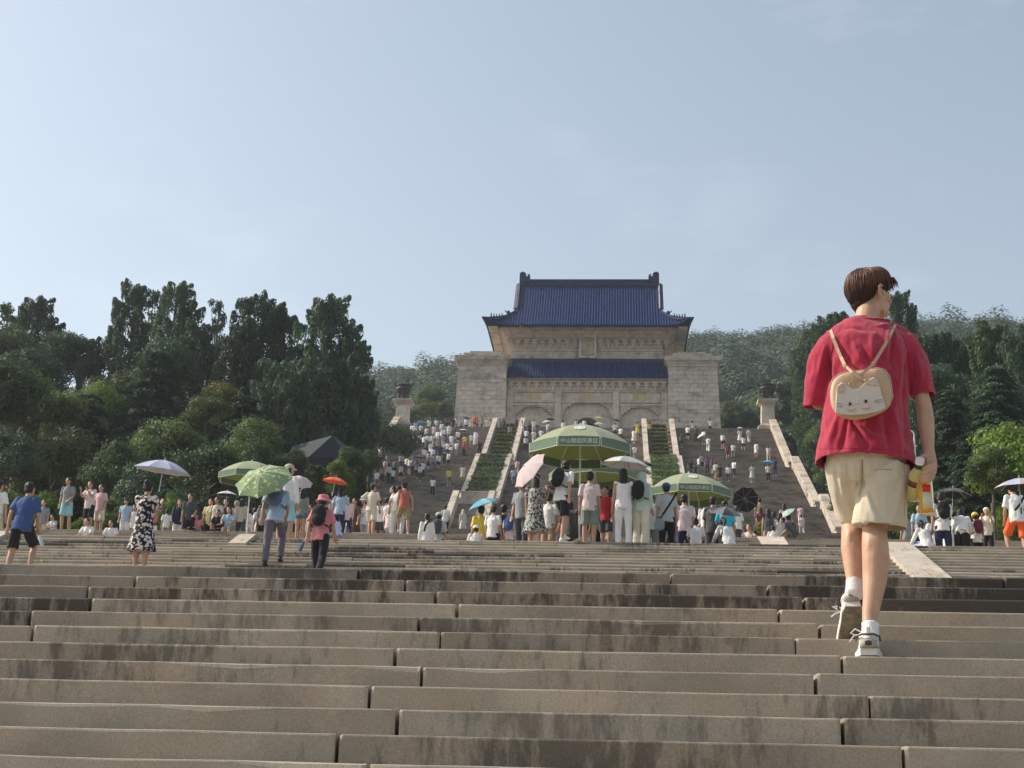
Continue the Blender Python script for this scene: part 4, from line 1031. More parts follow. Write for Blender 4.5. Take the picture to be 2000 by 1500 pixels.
POSES = {  # lean, thighL, kneeL, thighR, kneeR, (arm flex, abduct, elbow) L, R, head yaw
 'stand': (2, 2, 3, -2, 2, (5, 8, 12), (4, 8, 14), 0),
 'stand_b': (3, -3, 4, 6, 12, (12, 10, 40), (2, 10, 8), 25),
 'climb_l': (12, 48, 62, -4, 8, (18, 9, 30), (-14, 10, 18), -10),
 'climb_r': (12, -6, 10, 50, 64, (-12, 10, 20), (20, 9, 32), 15),
 'walk': (5, 18, 14, -16, 20, (-16, 9, 14), (18, 9, 24), 5),
 'phone': (3, 2, 4, -3, 4, (42, 4, 92), (44, 4, 96), 0),
 'umb_r': (3, 4, 6, -3, 4, (4, 9, 14), (52, 8, 98), 0),
 'umb_walk': (8, 34, 46, -8, 12, (-6, 9, 18), (54, 8, 96), 8),
 'raise': (2, 2, 4, -3, 4, (30, 8, 60), (120, 18, 62), 10),
 'sit': (14, 84, 84, 80, 86, (36, 12, 50), (38, 12, 46), 0),
 'sit_b': (26, 88, 96, 78, 80, (50, 14, 40), (30, 20, 40), 18),
 'bend': (42, 20, 34, 6, 18, (40, 8, 50), (52, 8, 40), 0),
 'hips': (4, 30, 40, -4, 6, (-20, 38, 75), (8, 10, 16), 35),
}
def skel(p):
    lean, tl, kl, tr_, kr, aL, aR, hy = p
    J_ = {}; hip = Vector((0, 0, .90))
    for s, t_, k_, n_ in ((-1, tl, kl, 'L'), (1, tr_, kr, 'R')):
        h = hip+Vector((s*.088, 0, -.02)); kn = h+Vector((s*.012, math.sin(R(t_)), -math.cos(R(t_))))*.42; kn.x = h.x+s*.012
        an = kn+Vector((0, math.sin(R(t_-k_)), -math.cos(R(t_-k_))))*.40; an.x = kn.x
        J_['h'+n_], J_['k'+n_], J_['a'+n_] = h, kn, an
    dz = .08-min(J_['aL'].z, J_['aR'].z)
    for k in J_: J_[k].z += dz
    hip.z += dz; J_['hip'] = hip; l = R(lean)
    U = Vector((0, math.sin(l), math.cos(l))); Fw = Vector((0, math.cos(l), -math.sin(l)))
    J_['U'], J_['F'] = U, Fw; J_['waist'] = hip+U*.16; J_['chest'] = hip+U*.36; J_['neck'] = hip+U*.515+Fw*.0
    for s, a, n_ in ((-1, aL, 'L'), (1, aR, 'R')):
        sh = hip+U*.458+Vector((s*.158, 0, 0))-Fw*.01
        f, ab, e = R(a[0]), R(a[1]), R(a[2])
        d1 = (-U*math.cos(f)+Fw*math.sin(f))*math.cos(ab)+Vector((s, 0, 0))*math.sin(ab)
        d2 = (-U*math.cos(f+e)+Fw*math.sin(f+e))*math.cos(ab*.4)+Vector((s if e < R(30) else -s*.6, 0, 0))*math.sin(ab*.4+ (.0 if e < R(30) else .28))
        el = sh+d1.normalized()*.27; wr = el+d2.normalized()*.235
        J_['s'+n_], J_['e'+n_], J_['w'+n_], J_['d'+n_] = sh, el, wr, d2.normalized()
    J_['head'] = J_['neck']+U*.125*.9+Fw*.022+Vector((0, 0, .03)); J_['yaw'] = R(hy)
    return J_
def head_volume(b, J_, k=1.0):
    c = J_['head']; y = -J_['yaw']; rot = Matrix.Rotation(y, 3, 'Z'); f = rot @ Vector((0, 1, 0)); r_ = rot @ Vector((1, 0, 0)); u = Vector((0, 0, 1))
    b.ell(c+u*.018, (.076, .094, .098), 14, 10, rot=rot); b.ell(c+f*.022-u*.045, (.056, .066, .070), 12, 8, rot=rot)
    b.ell(c+f*.098-u*.018, (.013, .020, .024), 8, 6, rot=rot); b.ell(c+f*.092-u*.058, (.026, .012, .014), 8, 6, rot=rot)
    for s in (-1, 1): b.ell(c+r_*s*.078-f*.004-u*.006, (.010, .020, .032), 8, 6, rot=rot)
def body_mesh(J_, name):
    b = MB(); U, Fw = J_['U'], J_['F']
    head_volume(b, J_)
    b.tube([J_['neck']-U*.06, J_['neck']+U*.03, J_['head']-Vector((0, 0, .03))], [.058, .052, .050], 10)
    b.tube([J_['hip']-U*.06, J_['hip']+U*.04, J_['waist'], J_['chest'], J_['neck']-U*.06, J_['neck']-U*.01], [(.14, .095), (.15, .10), (.120, .085), (.148, .10), (.11, .075), (.055, .05)], 14, ref=(1, 0, 0))
    for n_ in 'LR':
        h, k, a = J_['h'+n_], J_['k'+n_], J_['a'+n_]
        b.tube([h+Vector((0, 0, .03)), h.lerp(k, .4), k, k.lerp(a, .32), k.lerp(a, .75), a], [.088, .078, .056, .058, .040, .036], 10)
        ft = Vector((0, 1, 0)) if a.z < .25 else Vector((0, .8, -.6))
        b.tube([a-ft*.03-Vector((0, 0, .03)), a+ft*.08-Vector((0, 0, .045)), a+ft*.16-Vector((0, 0, .06))], [.034, .034, .022], 8)
        s_, e, w, d = J_['s'+n_], J_['e'+n_], J_['w'+n_], J_['d'+n_]
        b.tube([s_+Vector((0, 0, .0)), s_.lerp(e, .5), e, e.lerp(w, .35), w], [.052, .043, .036, .038, .025], 8)
        side = Vector((1, 0, 0)); nrm = d.cross(side).normalized(); side = nrm.cross(d).normalized()
        b.tube([w-d*.01, w+d*.04, w+d*.085], [(.026, .016), (.038, .018), (.038, .015)], 8, ref=side)
        for q in range(4):
            o_ = w+d*.08+side*(-.029+.0195*q); L_ = (.06, .072, .068, .05)[q]
            b.tube([o_, o_+d*L_*.5-nrm*.006, o_+d*L_-nrm*.02], [.009, .0085, .007], 6)
        ts = -1 if n_ == 'R' else 1
        b.tube([w+d*.02+side*ts*.025, w+d*.055+side*ts*.052, w+d*.085+side*ts*.056], [.013, .011, .008], 6)
    return vox(b, .0125, 'body', M_skin, 2)
def top_mesh(J_, kind, sd):
    b = MB(); U = J_['U']; hem = {'tee': -.10, 'long': -.10, 'crop': .06, 'dress': -.10, 'robe': -.1, 'tank': -.08}[kind]
    b.tube([J_['hip']+U*hem, J_['hip']+U*.04, J_['waist'], J_['chest'], J_['neck']-U*.085, J_['neck']-U*.035, J_['neck']-U*.002], [(.172, .132), (.168, .128), (.154, .120), (.172, .124), (.155, .098), (.108, .08), (.066, .062)], 16, ref=(1, 0, 0))
    if kind in ('dress', 'robe'):
        low = .42 if kind == 'dress' else .12; h = J_['hip']; k = (J_['kL']+J_['kR'])/2
        pts = [h+U*.05, h-Vector((0, 0, .12))+(k-h)*.1, Vector((0, (k.y)*.7, h.z-.32)), Vector((0, k.y*.75, max(low, .1)+.0))]
        b.tube(pts, [(.165, .125), (.20, .16), (.23, .19), (.27, .22) if kind == 'dress' else (.22, .19)], 18, ref=(1, 0, 0))
    for n_ in 'LR':
        s_, e, w = J_['s'+n_], J_['e'+n_], J_['w'+n_]
        if kind == 'tank': b.ell(s_-Vector((0, 0, .0)), (.05, .06, .05)); continue
        if kind in ('long', 'robe'): b.ell(s_, (.058, .060, .056)); b.tube([s_.lerp(e, .06), s_.lerp(e, .5), e, e.lerp(w, .5), e.lerp(w, .95)], [.058, .060, .055, .050, .042], 10)
        else: b.ell(s_, (.060, .062, .056)); b.tube([s_.lerp(e, .05), s_.lerp(e, .4), s_.lerp(e, .82)], [.059, .066, .073], 10)
    return vox(b, .016, {'dress': 'dress', 'robe': 'robe'}.get(kind, 'shirt'), cm('white'), 1, .5, .011, 9, sd)
def bottom_mesh(J_, kind, sd):
    b = MB(); h = J_['hip']; U = J_['U']
    b.tube([h+U*.05, h, h-U*.10], [(.132, .10), (.150, .113), (.148, .116)], 14, ref=(1, 0, 0))
    if kind == 'skirt':
        k = (J_['kL']+J_['kR'])/2; b.tube([h, h.lerp(k, .5), Vector((0, k.y*.85, k.z+.04))], [(.16, .13), (.20, .17), (.24, .2)], 16, ref=(1, 0, 0))
    else:
        for n_ in 'LR':
            hh, k, a = J_['h'+n_], J_['k'+n_], J_['a'+n_]
            if kind == 'shorts': b.tube([hh+Vector((0, 0, .04)), hh.lerp(k, .45), hh.lerp(k, .88)], [.094, .096, .098], 10)
            elif kind == 'hot': b.tube([hh+Vector((0, 0, .04)), hh.lerp(k, .35)], [.100, .098], 10)
            elif kind == 'wide': b.tube([hh+Vector((0, 0, .04)), hh.lerp(k, .5), k, k.lerp(a, .6), a-Vector((0, 0, .02))], [.094, .092, .086, .092, .10], 10)
            else: b.tube([hh+Vector((0, 0, .04)), hh.lerp(k, .5), k, k.lerp(a, .5), a], [.094, .088, .073, .066, .062], 10)
    return vox(b, .016, {'shorts': 'shorts', 'hot': 'shorts', 'skirt': 'skirt'}.get(kind, 'trousers'), cm('black'), 1, .5, .009, 10, sd+3)
def hair_mesh(J_, kind):
    c = J_['head']; rot = Matrix.Rotation(-J_['yaw'], 3, 'Z'); f = rot @ Vector((0, 1, 0)); u = Vector((0, 0, 1)); b = MB()
    b.ell(c-f*.017+u*.040, (.089, .096, .092), 14, 10, rot=rot); b.ell(c-f*.04-u*.01, (.080, .068, .085), 12, 8, rot=rot)
    if kind == 'long': b.tube([c-f*.05+u*.02, c-f*.075-u*.12, c-f*.095-u*.26, c-f*.10-u*.38], [(.085, .055), (.092, .045), (.085, .035), (.05, .02)], 12, ref=rot @ Vector((1, 0, 0)))
    if kind == 'pony': b.tube([c-f*.09+u*.04, c-f*.135+u*.0, c-f*.135-u*.14, c-f*.12-u*.24], [.028, .034, .03, .012], 8)
    if kind == 'bun': b.ell(c-f*.09+u*.09, (.045, .045, .045), 8, 8)
    return vox(b, .012, 'hair', M_hairb, 1, .5, .006, 26)
def hat_mesh(J_, kind):
    c = J_['head']; rot = Matrix.Rotation(-J_['yaw'], 3, 'Z'); f = rot @ Vector((0, 1, 0)); u = Vector((0, 0, 1)); r_ = rot @ Vector((1, 0, 0)); b = MB()
    if kind == 'cap':
        b.ell(c+u*.055-f*.008, (.097, .108, .080), 16, 10, rot=rot); b.tube([c+f*.07+u*.045, c+f*.125+u*.038, c+f*.165+u*.028], [(.075, .008), (.072, .008), (.045, .006)], 10, ref=r_)
        return vox(b, .010, 'cap', cm('grey'), 1)
    if kind == 'bucket':
        b.tube([c+u*.125-f*.005, c+u*.11-f*.005, c+u*.03-f*.01, c-u*.015-f*.015], [(.06, .062), (.092, .10), (.108, .118), (.15, .16)], 18, ref=r_); return vox(b, .011, 'hat', cm('pink'), 1, .5, .006, 14)
    if kind == 'straw':
        b.ell(c+u*.07-f*.005, (.096, .106, .075), 16, 10, rot=rot); b.tube([c+u*.055, c+u*.045], [(.19, .2), (.2, .21)], 20, ref=r_); return vox(b, .010, 'hat', cm('cream'), 1)
    # hood / headscarf
    b.ell(c+u*.012-f*.012, (.103, .112, .130), 16, 10, rot=rot); b.tube([c-u*.05-f*.02, c-u*.16-f*.03, c-u*.24-f*.02], [(.10, .10), (.13, .11), (.19, .12)], 14, ref=r_)
    return vox(b, .013, 'headscarf', cm('white'), 1, .5, .01, 12)
def shoe_mesh(J_, n_):
    a = J_['a'+n_]; lift = a.z > .25; ft = Vector((0, .75, -.66)) if lift else Vector((0, 1, 0)); up_ = Vector((0, .66, .75)) if lift else Vector((0, 0, 1)); b = MB(); o_ = a-up_*.045
    b.tube([o_-ft*.062-up_*.0, o_-ft*.045, o_+ft*.03, o_+ft*.11, o_+ft*.165, o_+ft*.185], [(.022, .026), (.036, .036), (.042, .036), (.046, .030), (.036, .024), (.014, .014)], 12, ref=(1, 0, 0)); b.tube([a+up_*.012, o_], [.042, .040], 10)
    return vox(b, .011, 'shoe', M_shoew, 1)
def pack_mesh(J_):
    U, Fw = J_['U'], J_['F']; c = J_['chest']-Fw*.20-U*.03; b = MB(); rr = Matrix((Vector((1, 0, 0)), Fw, U)).transposed()
    b.ell(c+U*.03, (.145, .085, .19), 14, 10, rot=rr); b.ell(c-U*.08-Fw*.02, (.135, .085, .13), 14, 10, rot=rr)
    body_ = vox(b, .014, 'pack', cm('black'), 1, .5, .006, 14)
    st = MB()
    for s in (-1, 1):
        st.tube([c+U*.16+Vector((s*.07, 0, 0))+Fw*.04, J_['neck']-U*.0+Vector((s*.085, 0, 0))-Fw*.03, J_['neck']-U*.03+Vector((s*.115, 0, 0))+Fw*.085, J_['chest']+Vector((s*.15, 0, 0))+Fw*.12, J_['waist']+Vector((s*.17, 0, 0)), c-U*.17+Vector((s*.12, 0, 0))], [(.022, .008)]*6, 6, ref=(1, 0, 0))
    return body_, st.mesh('strap', cm('black'), True)
CACHE = {}
def part_mesh(pose, what, kind):
    key = (pose, what, kind)
    if key not in CACHE:
        if ('skel', pose) not in CACHE: CACHE[('skel', pose)] = skel(POSES[pose])
        J_ = CACHE[('skel', pose)]; sd = hash_(pose+kind)
        CACHE[key] = {'body': lambda: body_mesh(J_, 'body'), 'top': lambda: top_mesh(J_, kind, sd), 'bottom': lambda: bottom_mesh(J_, kind, sd), 'hair': lambda: hair_mesh(J_, kind),
                      'hat': lambda: hat_mesh(J_, kind), 'shoe': lambda: shoe_mesh(J_, kind), 'pack': lambda: pack_mesh(J_)}[what]()
    return CACHE[key]
def hash_(s): return sum(ord(c)*(i+3) for i, c in enumerate(s)) % 97
def put(me, root, m, name=None, ):
    o = link(name or me.name.split('.')[0], me, root)
    o.material_slots[0].link = 'OBJECT'; o.material_slots[0].material = m
    return o
def fit_Y(px, top, Y0, Ht, span=.14):
    r_ = ray(px, top); best = None
    for i in range(81):
        Y = Y0*(1-span+2*span*i/80); H = r_.z*Y-zprof(Y+.12); c = abs(H-Ht)+.35*abs(Y/Y0-1)
        if best is None or c < best[0]: best = (c, Y, H)
    return best[1], best[2]
ROOTS = []
def person(px, top, Y0, pose, face, topk, topc, botk, botc, label, hair='short', hc='black', hat=None, hatc=None, group=None, Ht=1.66, shoes='white', exact=None, pack=None, packlab=None, zoff=0, dY=None, parts=True):
    """px, top: where its head's top shows; Y0: rough distance; the feet stand on the stair profile"""
    sit = pose.startswith('sit')
    if Y0 > 28: face += random.uniform(-16, 16)
    J_ = CACHE.get(('skel', pose)) or skel(POSES[pose]); CACHE[('skel', pose)] = J_
    natural = J_['head'].z+.13
    target = Ht*natural/1.70
    if exact is None: Y, H = fit_Y(px, top, Y0, target)
    else: Y = exact; H = ray(px, top).z*Y-zprof(Y+.12)
    H = max(target*.90, min(target*1.09, H)); s = H/natural
    X = ray(px, top).x*Y
    root = empty('person', (X, Y+.12, zprof(Y+.12)+.004+zoff), R(face), label, 'person', group); root.scale = (s, s, s)
    put(part_mesh(pose, 'body', ''), root, M_skin)
    if topk: put(part_mesh(pose, 'top', topk), root, cm(topc))
    if botk and topk not in ('robe',) and not (topk == 'dress'): put(part_mesh(pose, 'bottom', botk), root, cm(botc))
    if hat != 'scarf': put(part_mesh(pose, 'hair', hair), root, {'black': M_hairb, 'grey': M_hairw}[hc])
    if hat: put(part_mesh(pose, 'hat', hat), root, cm(hatc or 'white'))
    for n_ in 'LR': put(part_mesh(pose, 'shoe', n_), root, M_shoew if shoes == 'white' else M_shoek)
    if pack:
        bm_, sm_ = part_mesh(pose, 'pack', '')
        pk = empty('backpack', root.location.copy(), R(face), packlab, 'backpack'); pk.scale = (s, s, s)
        put(bm_, pk, cm(pack)); put(sm_, pk, cm(pack))
    ROOTS.append((px, top, root, s, J_))
    return root

# ---------------------------------------------------------------- umbrellas
M_rib = mat('umbrella_steel', (.45, .46, .48), .35, .05, 5, 0, 60, .5, metal=.7)
UMAT = {('flowery', 1.0): patterned('umbrella_flowers', (.22, .31, .15), (.52, .56, .36), (.72, .62, .42), 16, .60, .66)}
def um(c, dark=1.0):
    k = (c, dark)
    if k not in UMAT:
        v = COLS.get(c, c); UMAT[k] = cloth('umbrella_'+str(c)+str(dark), tuple(x*dark for x in v), .04, .55, .22)
    return UMAT[k]
def panel_mesh(n, Rr, h, outer, inner, valance=0, vm=None, sag=.03, curve=1.7):
    b = MB(); a0, a1 = -math.pi/n, math.pi/n; NU, NA = 7, 4
    def pt(u, v, off):
        r_ = Rr*u; z = h*(1-u**curve); p0 = Vector((math.cos(a0)*r_, math.sin(a0)*r_, 0)); p1 = Vector((math.cos(a1)*r_, math.sin(a1)*r_, 0)); p = p0.lerp(p1, v)
        bow = math.sin(v*math.pi); p = p*(1-bow*(.045 if sag > 0 else .0)*u*u); return Vector((p.x, p.y, z-bow*sag*(u*(1.35-u))*Rr-off+bow*.018*u**6*Rr))
    for off, mi in ((0, 0), (.007, 1)):
        vs = [pt(i/NU, j/NA, off) for i in range(NU+1) for j in range(NA+1)]; fs = []
        for i in range(NU):
            for j in range(NA):
                q = (i*(NA+1)+j, (i+1)*(NA+1)+j, (i+1)*(NA+1)+j+1, i*(NA+1)+j+1); fs.append(q if mi == 0 else q[::-1])
        b.add(vs, fs, mi)
    mats = [outer, inner]
    me = b.mesh('canopy_panel', mats, True)
    return me, pt
def umbrella(px, py, Y, wpx, outer, inner, label, tilt=(0, 0), n=8, rise=.30, shaft=True, group=None, two=None, name='umbrella', hold=.72, simple=False, spin=11):
    """px,py: top of the canopy in the picture"""
    Rr = wpx/F*Y/2*1.02; c = P(px, py, Y); h = Rr*rise*1.25
    root = empty(name, (c.x, c.y, c.z-h), 0, label, 'umbrella', group)
    root.rotation_euler = (R(tilt[0]), R(tilt[1]), R(spin))
    me, _ = panel_mesh(n, Rr, h, um(outer), um(inner) if inner != 'same' else um(outer))
    if simple:
        mb_ = MB()
        for i in range(n):
            rm = Matrix.Rotation(2*math.pi*i/n, 3, 'Z')
            mb_.add([rm @ v.co for v in me.vertices], [tuple(p.vertices) for p in me.polygons]); mb_.m[-len(me.polygons):] = [p.material_index for p in me.polygons]
        mb_.build('canopy', [um(outer), um(inner) if inner != 'same' else um(outer)], root, True)
    else:
        me2 = None
        if two: me2, _ = panel_mesh(n, Rr, h, um(two), um(inner))
        for i in range(n):
            o = link('canopy_panel', me2 if (two and i % 2) else me, root); o.rotation_euler[2] = 2*math.pi*i/n
        for i in range(n):
            a = 2*math.pi*(i+.5)/n; b = MB(); b.tube([(math.cos(a)*Rr*u, math.sin(a)*Rr*u, h*(1-u**1.7)-.015) for u in (0, .3, .6, .85, 1)], .006, 4); b.build('rib', M_rib, root)
    b = MB(); b.tube([(0, 0, h+.05), (0, 0, h-hold)], .009, 6); b.build('shaft', M_rib, root)
    b = MB(); b.tube([(0, 0, h-hold+.03), (0, 0, h-hold-.10)], [.016, .014], 6); b.build('handle', cm('black'), root)
    return root
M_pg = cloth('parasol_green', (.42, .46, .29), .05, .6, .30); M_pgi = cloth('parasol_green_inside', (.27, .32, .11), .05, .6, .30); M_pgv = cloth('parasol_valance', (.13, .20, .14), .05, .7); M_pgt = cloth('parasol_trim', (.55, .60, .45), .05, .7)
M_pw = cloth('parasol_print_white', (.70, .72, .64), .02, .7); M_pk = cloth('parasol_print_dark', (.05, .07, .03), .02, .7)
def parasol(px, py, Y, wpx, label, zfoot, text=True, n=8, rise=.44, spin=0):
    Rr = wpx/F*Y/2; c = P(px, py, Y); h = Rr*rise
    root = empty('parasol', (c.x, c.y, zfoot), 0, label, 'parasol', 'big green parasols with printed borders'); zc = c.z-h-zfoot
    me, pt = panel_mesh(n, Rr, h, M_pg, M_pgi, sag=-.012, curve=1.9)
    for i in range(n):
        a = R(-90+spin)+2*math.pi*i/n
        o = link('canopy_panel', me, root, (0, 0, zc)); o.rotation_euler[2] = a
        vw = 2*Rr*math.sin(math.pi/n); vx = Rr*math.cos(math.pi/n); vh = .155*Rr
        b = MB(); b.box(vx-.002, vx+.006, -vw*.475, vw*.475, -vh, .012); v = b.build('valance', M_pgv, o)
        b = MB(); e = .012
        for (y0_, y1_, z0_, z1_) in ((-vw*.475, vw*.475, -vh-e, -vh), (-vw*.475-e, -vw*.475, -vh-e, .01), (vw*.475, vw*.475+e, -vh-e, .01)): b.box(vx-.004, vx+.010, y0_, y1_, z0_, z1_)
        b.build('valance_trim', M_pgt, o)
        if text and i in (0,):
            t_ = link('lettering', text_mesh('中山陵园风景区', vw*.128, m=M_pw, depth=.001), o, (vx+.009, 0, -vh*.5)); t_.rotation_euler = (R(90), 0, R(90))
        if text and i in (0, 2, 6):
            # woven emblem laid on the panel: ring and disc following its slope
            p0 = pt(.62, .5, 0); p1 = pt(.74, .5, 0); sl_ = math.atan2(p1.z-p0.z, p1.x-p0.x)
            b = MB(); lathe(b, [(.0, .0), (.055*Rr, .0), (.055*Rr, .003), (.0, .003)], 16); lathe(b, [(.080*Rr, 0), (.105*Rr, 0), (.105*Rr, .003), (.080*Rr, .003), (.080*Rr, 0)], 20)
            for q in range(10): a_ = 2*math.pi*q/10; b.box(.07*Rr*math.cos(a_)-.01*Rr, .07*Rr*math.cos(a_)+.01*Rr, .07*Rr*math.sin(a_)-.01*Rr, .07*Rr*math.sin(a_)+.01*Rr, 0, .004)
            e_ = b.build('emblem', M_pw, o, False, ((p0.x+p1.x)/2, 0, pt(.68, .5, 0).z+.012)); e_.rotation_euler = (0, -sl_, 0)
    b = MB(); b.tube([(0, 0, 0), (0, 0, zc+h+.06)], .02, 8); b.build('pole', M_lampw, root)
    b = MB(); lathe(b, [(.0, .0), (.26, .0), (.26, .06), (.20, .10), (.05, .12), (.03, .35), (0, .35)], 16); b.build('base', M_shoek, root)
    for i in range(n):
        a = R(-90+spin)+2*math.pi*(i+.5)/n; b = MB()
        b.tube([(math.cos(a)*Rr*u, math.sin(a)*Rr*u, zc+h*(1-u**1.9)-.02) for u in (0, .25, .5, .75, 1)], .009, 4); b.build('rib', M_lampw, root)
    return root
G1 = 'visitors climbing the second flight'; G2 = 'visitors gathered round the big parasol'; G3 = 'visitors on the terrace'; G4 = 'visitors on the left lane of the upper stairs'; G5 = 'visitors on the right lane of the upper stairs'; G6 = 'visitors at the head of the stairs'
pr = person
def backpack(*a): pass
# second flight, seen from behind
pr(48, 935, 26.3, 'climb_r', -4, 'tee', 'blue', 'shorts', 'black', 'man in a blue tee and black shorts walking up at far left', group=G1, Ht=1.76)
pr(285, 935, 26.2, 'phone', -8, 'dress', 'floral', None, None, 'woman in a black and white floral dress under the lavender umbrella', hair='bun', group=G1, Ht=1.68)
pr(540, 925, 26.4, 'climb_r', 4, 'tee', 'ltblue', 'trousers', 'purplegrey', 'person in grey trousers hidden behind the tilted floral green umbrella', hair='short', group=G1, Ht=1.74, shoes='dark', pack='denim', packlab='light blue backpack below the tilted floral green umbrella')
pr(628, 962, 26.2, 'walk', -6, 'tee', 'rose', 'trousers', 'black', 'person in pink hat and pink top with long black trousers', hat='bucket', hatc='rose', group=G1, Ht=1.58, shoes='dark', pack='black', packlab='black backpack on the person in the pink hat')
pr(1985, 938, 29.5, 'climb_l', 6, 'tee', 'white', 'shorts', 'orange', 'man in white tee and orange shorts at the right edge', group=G1, Ht=1.72)
pr(-5, 935, 29.5, 'stand_b', 10, 'tee', 'white', 'shorts', 'beige', 'person in a loose white tee cut by the left picture edge', group=G1, Ht=1.72)
# round the big parasol
pr(1098, 893, 29.1, 'climb_l', -24, 'tee', 'white', 'shorts', 'black', 'young man in white tee and black shorts with a foot on the top step', group=G2, Ht=1.76, pack='black', packlab='black backpack on the young man in black shorts')
pr(1152, 918, 30.2, 'stand', 5, 'tee', 'palepink', 'shorts', 'greygreen', 'boy in a pale pink tee and grey green shorts under the big parasol', group=G2, Ht=1.60)
pr(1218, 912, 30.4, 'umb_r', 0, 'tank', 'white', 'trousers', 'white', 'woman in all white with very long dark hair under the white umbrella', hair='long', group=G2, Ht=1.66)
pr(1253, 918, 30.8, 'stand', -6, 'long', 'mint', 'wide', 'cream', 'person in a mint headscarf and cream wide trousers', hat='scarf', hatc='mint', group=G2, Ht=1.64, pack='black', packlab='black backpack on the person in the mint headscarf')
pr(1302, 940, 30.3, 'stand', 14, 'tee', 'ltgrey', 'trousers', 'black', 'man in blue cap and light grey tee with a crossbody strap', hat='cap', hatc='blue', group=G2, Ht=1.66, shoes='dark')
pr(1046, 922, 29.8, 'umb_r', -20, 'dress', 'leopard', None, None, 'woman in a long grey patterned dress behind the pale pink umbrella', hair='long', group=G2, Ht=1.66)
pr(1184, 948, 31.4, 'stand', 170, 'tee', 'red', 'shorts', 'dkgrey', 'small child in red facing the camera between two adults', group=G2, Ht=1.38)
pr(1196, 952, 31.8, 'stand_b', 10, 'dress', 'ltgrey', None, None, 'person in a pale grey dress behind the boy in pink', hair='long', group=G2, Ht=1.50)
pr(1020, 935, 31.5, 'stand', 160, 'tee', 'grey', 'trousers', 'dkgrey', 'person in dark grey half hidden by the pale pink umbrella', group=G2, Ht=1.6)
pr(1128, 993, 46, 'stand', 4, 'robe', 'black', None, None, 'small figure in a long black robe behind the parasol pole', hair='bun', group=G3)
pr(1337, 962, 34.5, 'stand', 8, 'tee', 'palepink', 'trousers', 'navy', 'person in pale top and navy trousers beneath the right parasol', group=G2, Ht=1.62, shoes='dark')
pr(1392, 966, 34.8, 'umb_r', -8, 'tee', 'dkgrey', 'trousers', 'dkgrey', 'person in dark clothes beneath the right parasol', group=G2, Ht=1.62, shoes='dark')
pr(1317, 985, 36, 'stand', 20, 'tee', 'grey', 'trousers', 'black', 'grey clad person behind the right parasol pole', group=G2)
pr(1359, 1008, 29.8, 'sit', -10, 'tee', 'white', 'shorts', 'dkgrey', 'child in printed white tee sitting on the top step', group=G2, Ht=1.3, hair='bun')
pr(1424, 1004, 29.9, 'sit_b', 10, 'long', 'white', 'trousers', 'black', 'person in white sitting under the grey umbrella', hair='pony', group=G2, Ht=1.45)
pr(1417, 975, 33, 'stand_b', 0, 'tee', 'cyan', 'trousers', 'grey', 'person in turquoise hidden behind the grey umbrella', group=G2, Ht=1.5)
# between: under the cyan umbrella and left
pr(940, 985, 33.5, 'umb_r', 10, 'tee', 'yellow', 'trousers', 'black', 'person in bright yellow tee under the cyan umbrella', group=G3, Ht=1.58)
pr(963, 984, 31.5, 'stand', -5, 'tee', 'white', 'trousers', 'black', 'person in plain white tee beside the cyan umbrella', group=G3, Ht=1.45)
pr(985, 982, 35, 'stand_b', 5, 'tee', 'navy', 'trousers', 'black', 'person in navy behind the blue backpack', group=G3)
pr(998, 992, 32, 'stand', 0, 'tee', 'palepink', 'trousers', 'black', 'person in pale pink wearing the blue backpack', group=G3, Ht=1.38, hair='long', pack='blue', packlab='blue backpack between cyan umbrella and pale pink umbrella')
pr(930, 1022, 30.5, 'sit', 0, 'tee', 'white', 'shorts', 'black', 'person in a white cap sitting below the cyan umbrella', hat='cap', hatc='white', group=G3, Ht=1.3)
pr(834, 1000, 30.2, 'stand', 8, 'long', 'white', 'trousers', 'ltgrey', 'person in white shirt with a thin black strap across the back', group=G3, Ht=1.30)
pr(856, 998, 32.5, 'stand', -5, 'tee', 'ltgrey', 'trousers', 'black', 'person in a light cap wearing a black and grey backpack', hat='cap', hatc='ltgrey', group=G3, Ht=1.4, pack='dkgrey', packlab='dark backpack on the person in the light cap')
pr(905, 984, 92, 'stand', 0, 'robe', 'cream', None, None, 'figure in a hooded cream outfit at the foot of the left planter', hat='scarf', hatc='cream', group=G3, exact=108.5, Ht=1.8)
pr(727, 942, 45.6, 'hips', -12, 'tee', 'cream', 'shorts', 'cream', 'man in cream tee and shorts with a hand on his hip', hat='cap', hatc='dkgrey', group=G3, Ht=1.74)
pr(776, 945, 45.8, 'climb_r', -10, 'tee', 'white', 'trousers', 'white', 'person in all white stepping up beside the man in cream', group=G3, Ht=1.74)
pr(770, 948, 46.6, 'stand', 110, 'tee', 'white', 'trousers', 'ltgrey', 'short haired man looking back over the person in all white', group=G3, Ht=1.74)
pr(792, 938, 46.2, 'climb_l', 10, 'tank', 'rust', 'shorts', 'khaki', 'person in rust coloured tank top and khaki shorts', hat='cap', hatc='black', group=G3, Ht=1.76)
pr(741, 972, 50, 'stand', 0, 'tee', 'white', 'shorts', 'dkgrey', 'child in bright red cap and white tee', hat='cap', hatc='red', group=G3, Ht=1.5)
pr(801, 945, 70, 'walk', -20, 'tee', 'black', 'trousers', 'black', 'small black clad figure climbing behind the rust tank top', group=G4, exact=118, Ht=1.5)
pr(461, 976, 46, 'stand_b', 5, 'tee', 'cream', 'shorts', 'cream', 'grey haired person in cream standing near the short ramp', hair='short', hc='grey', group=G3)
pr(411, 973, 47, 'stand', 170, 'tee', 'paleyellow', 'shorts', 'black', 'person in pale yellow facing the camera near the white umbrella', group=G3)
pr(424, 970, 48, 'stand_b', 190, 'tee', 'cream', 'trousers', 'tan', 'person in cream beneath the small white umbrella', group=G3)
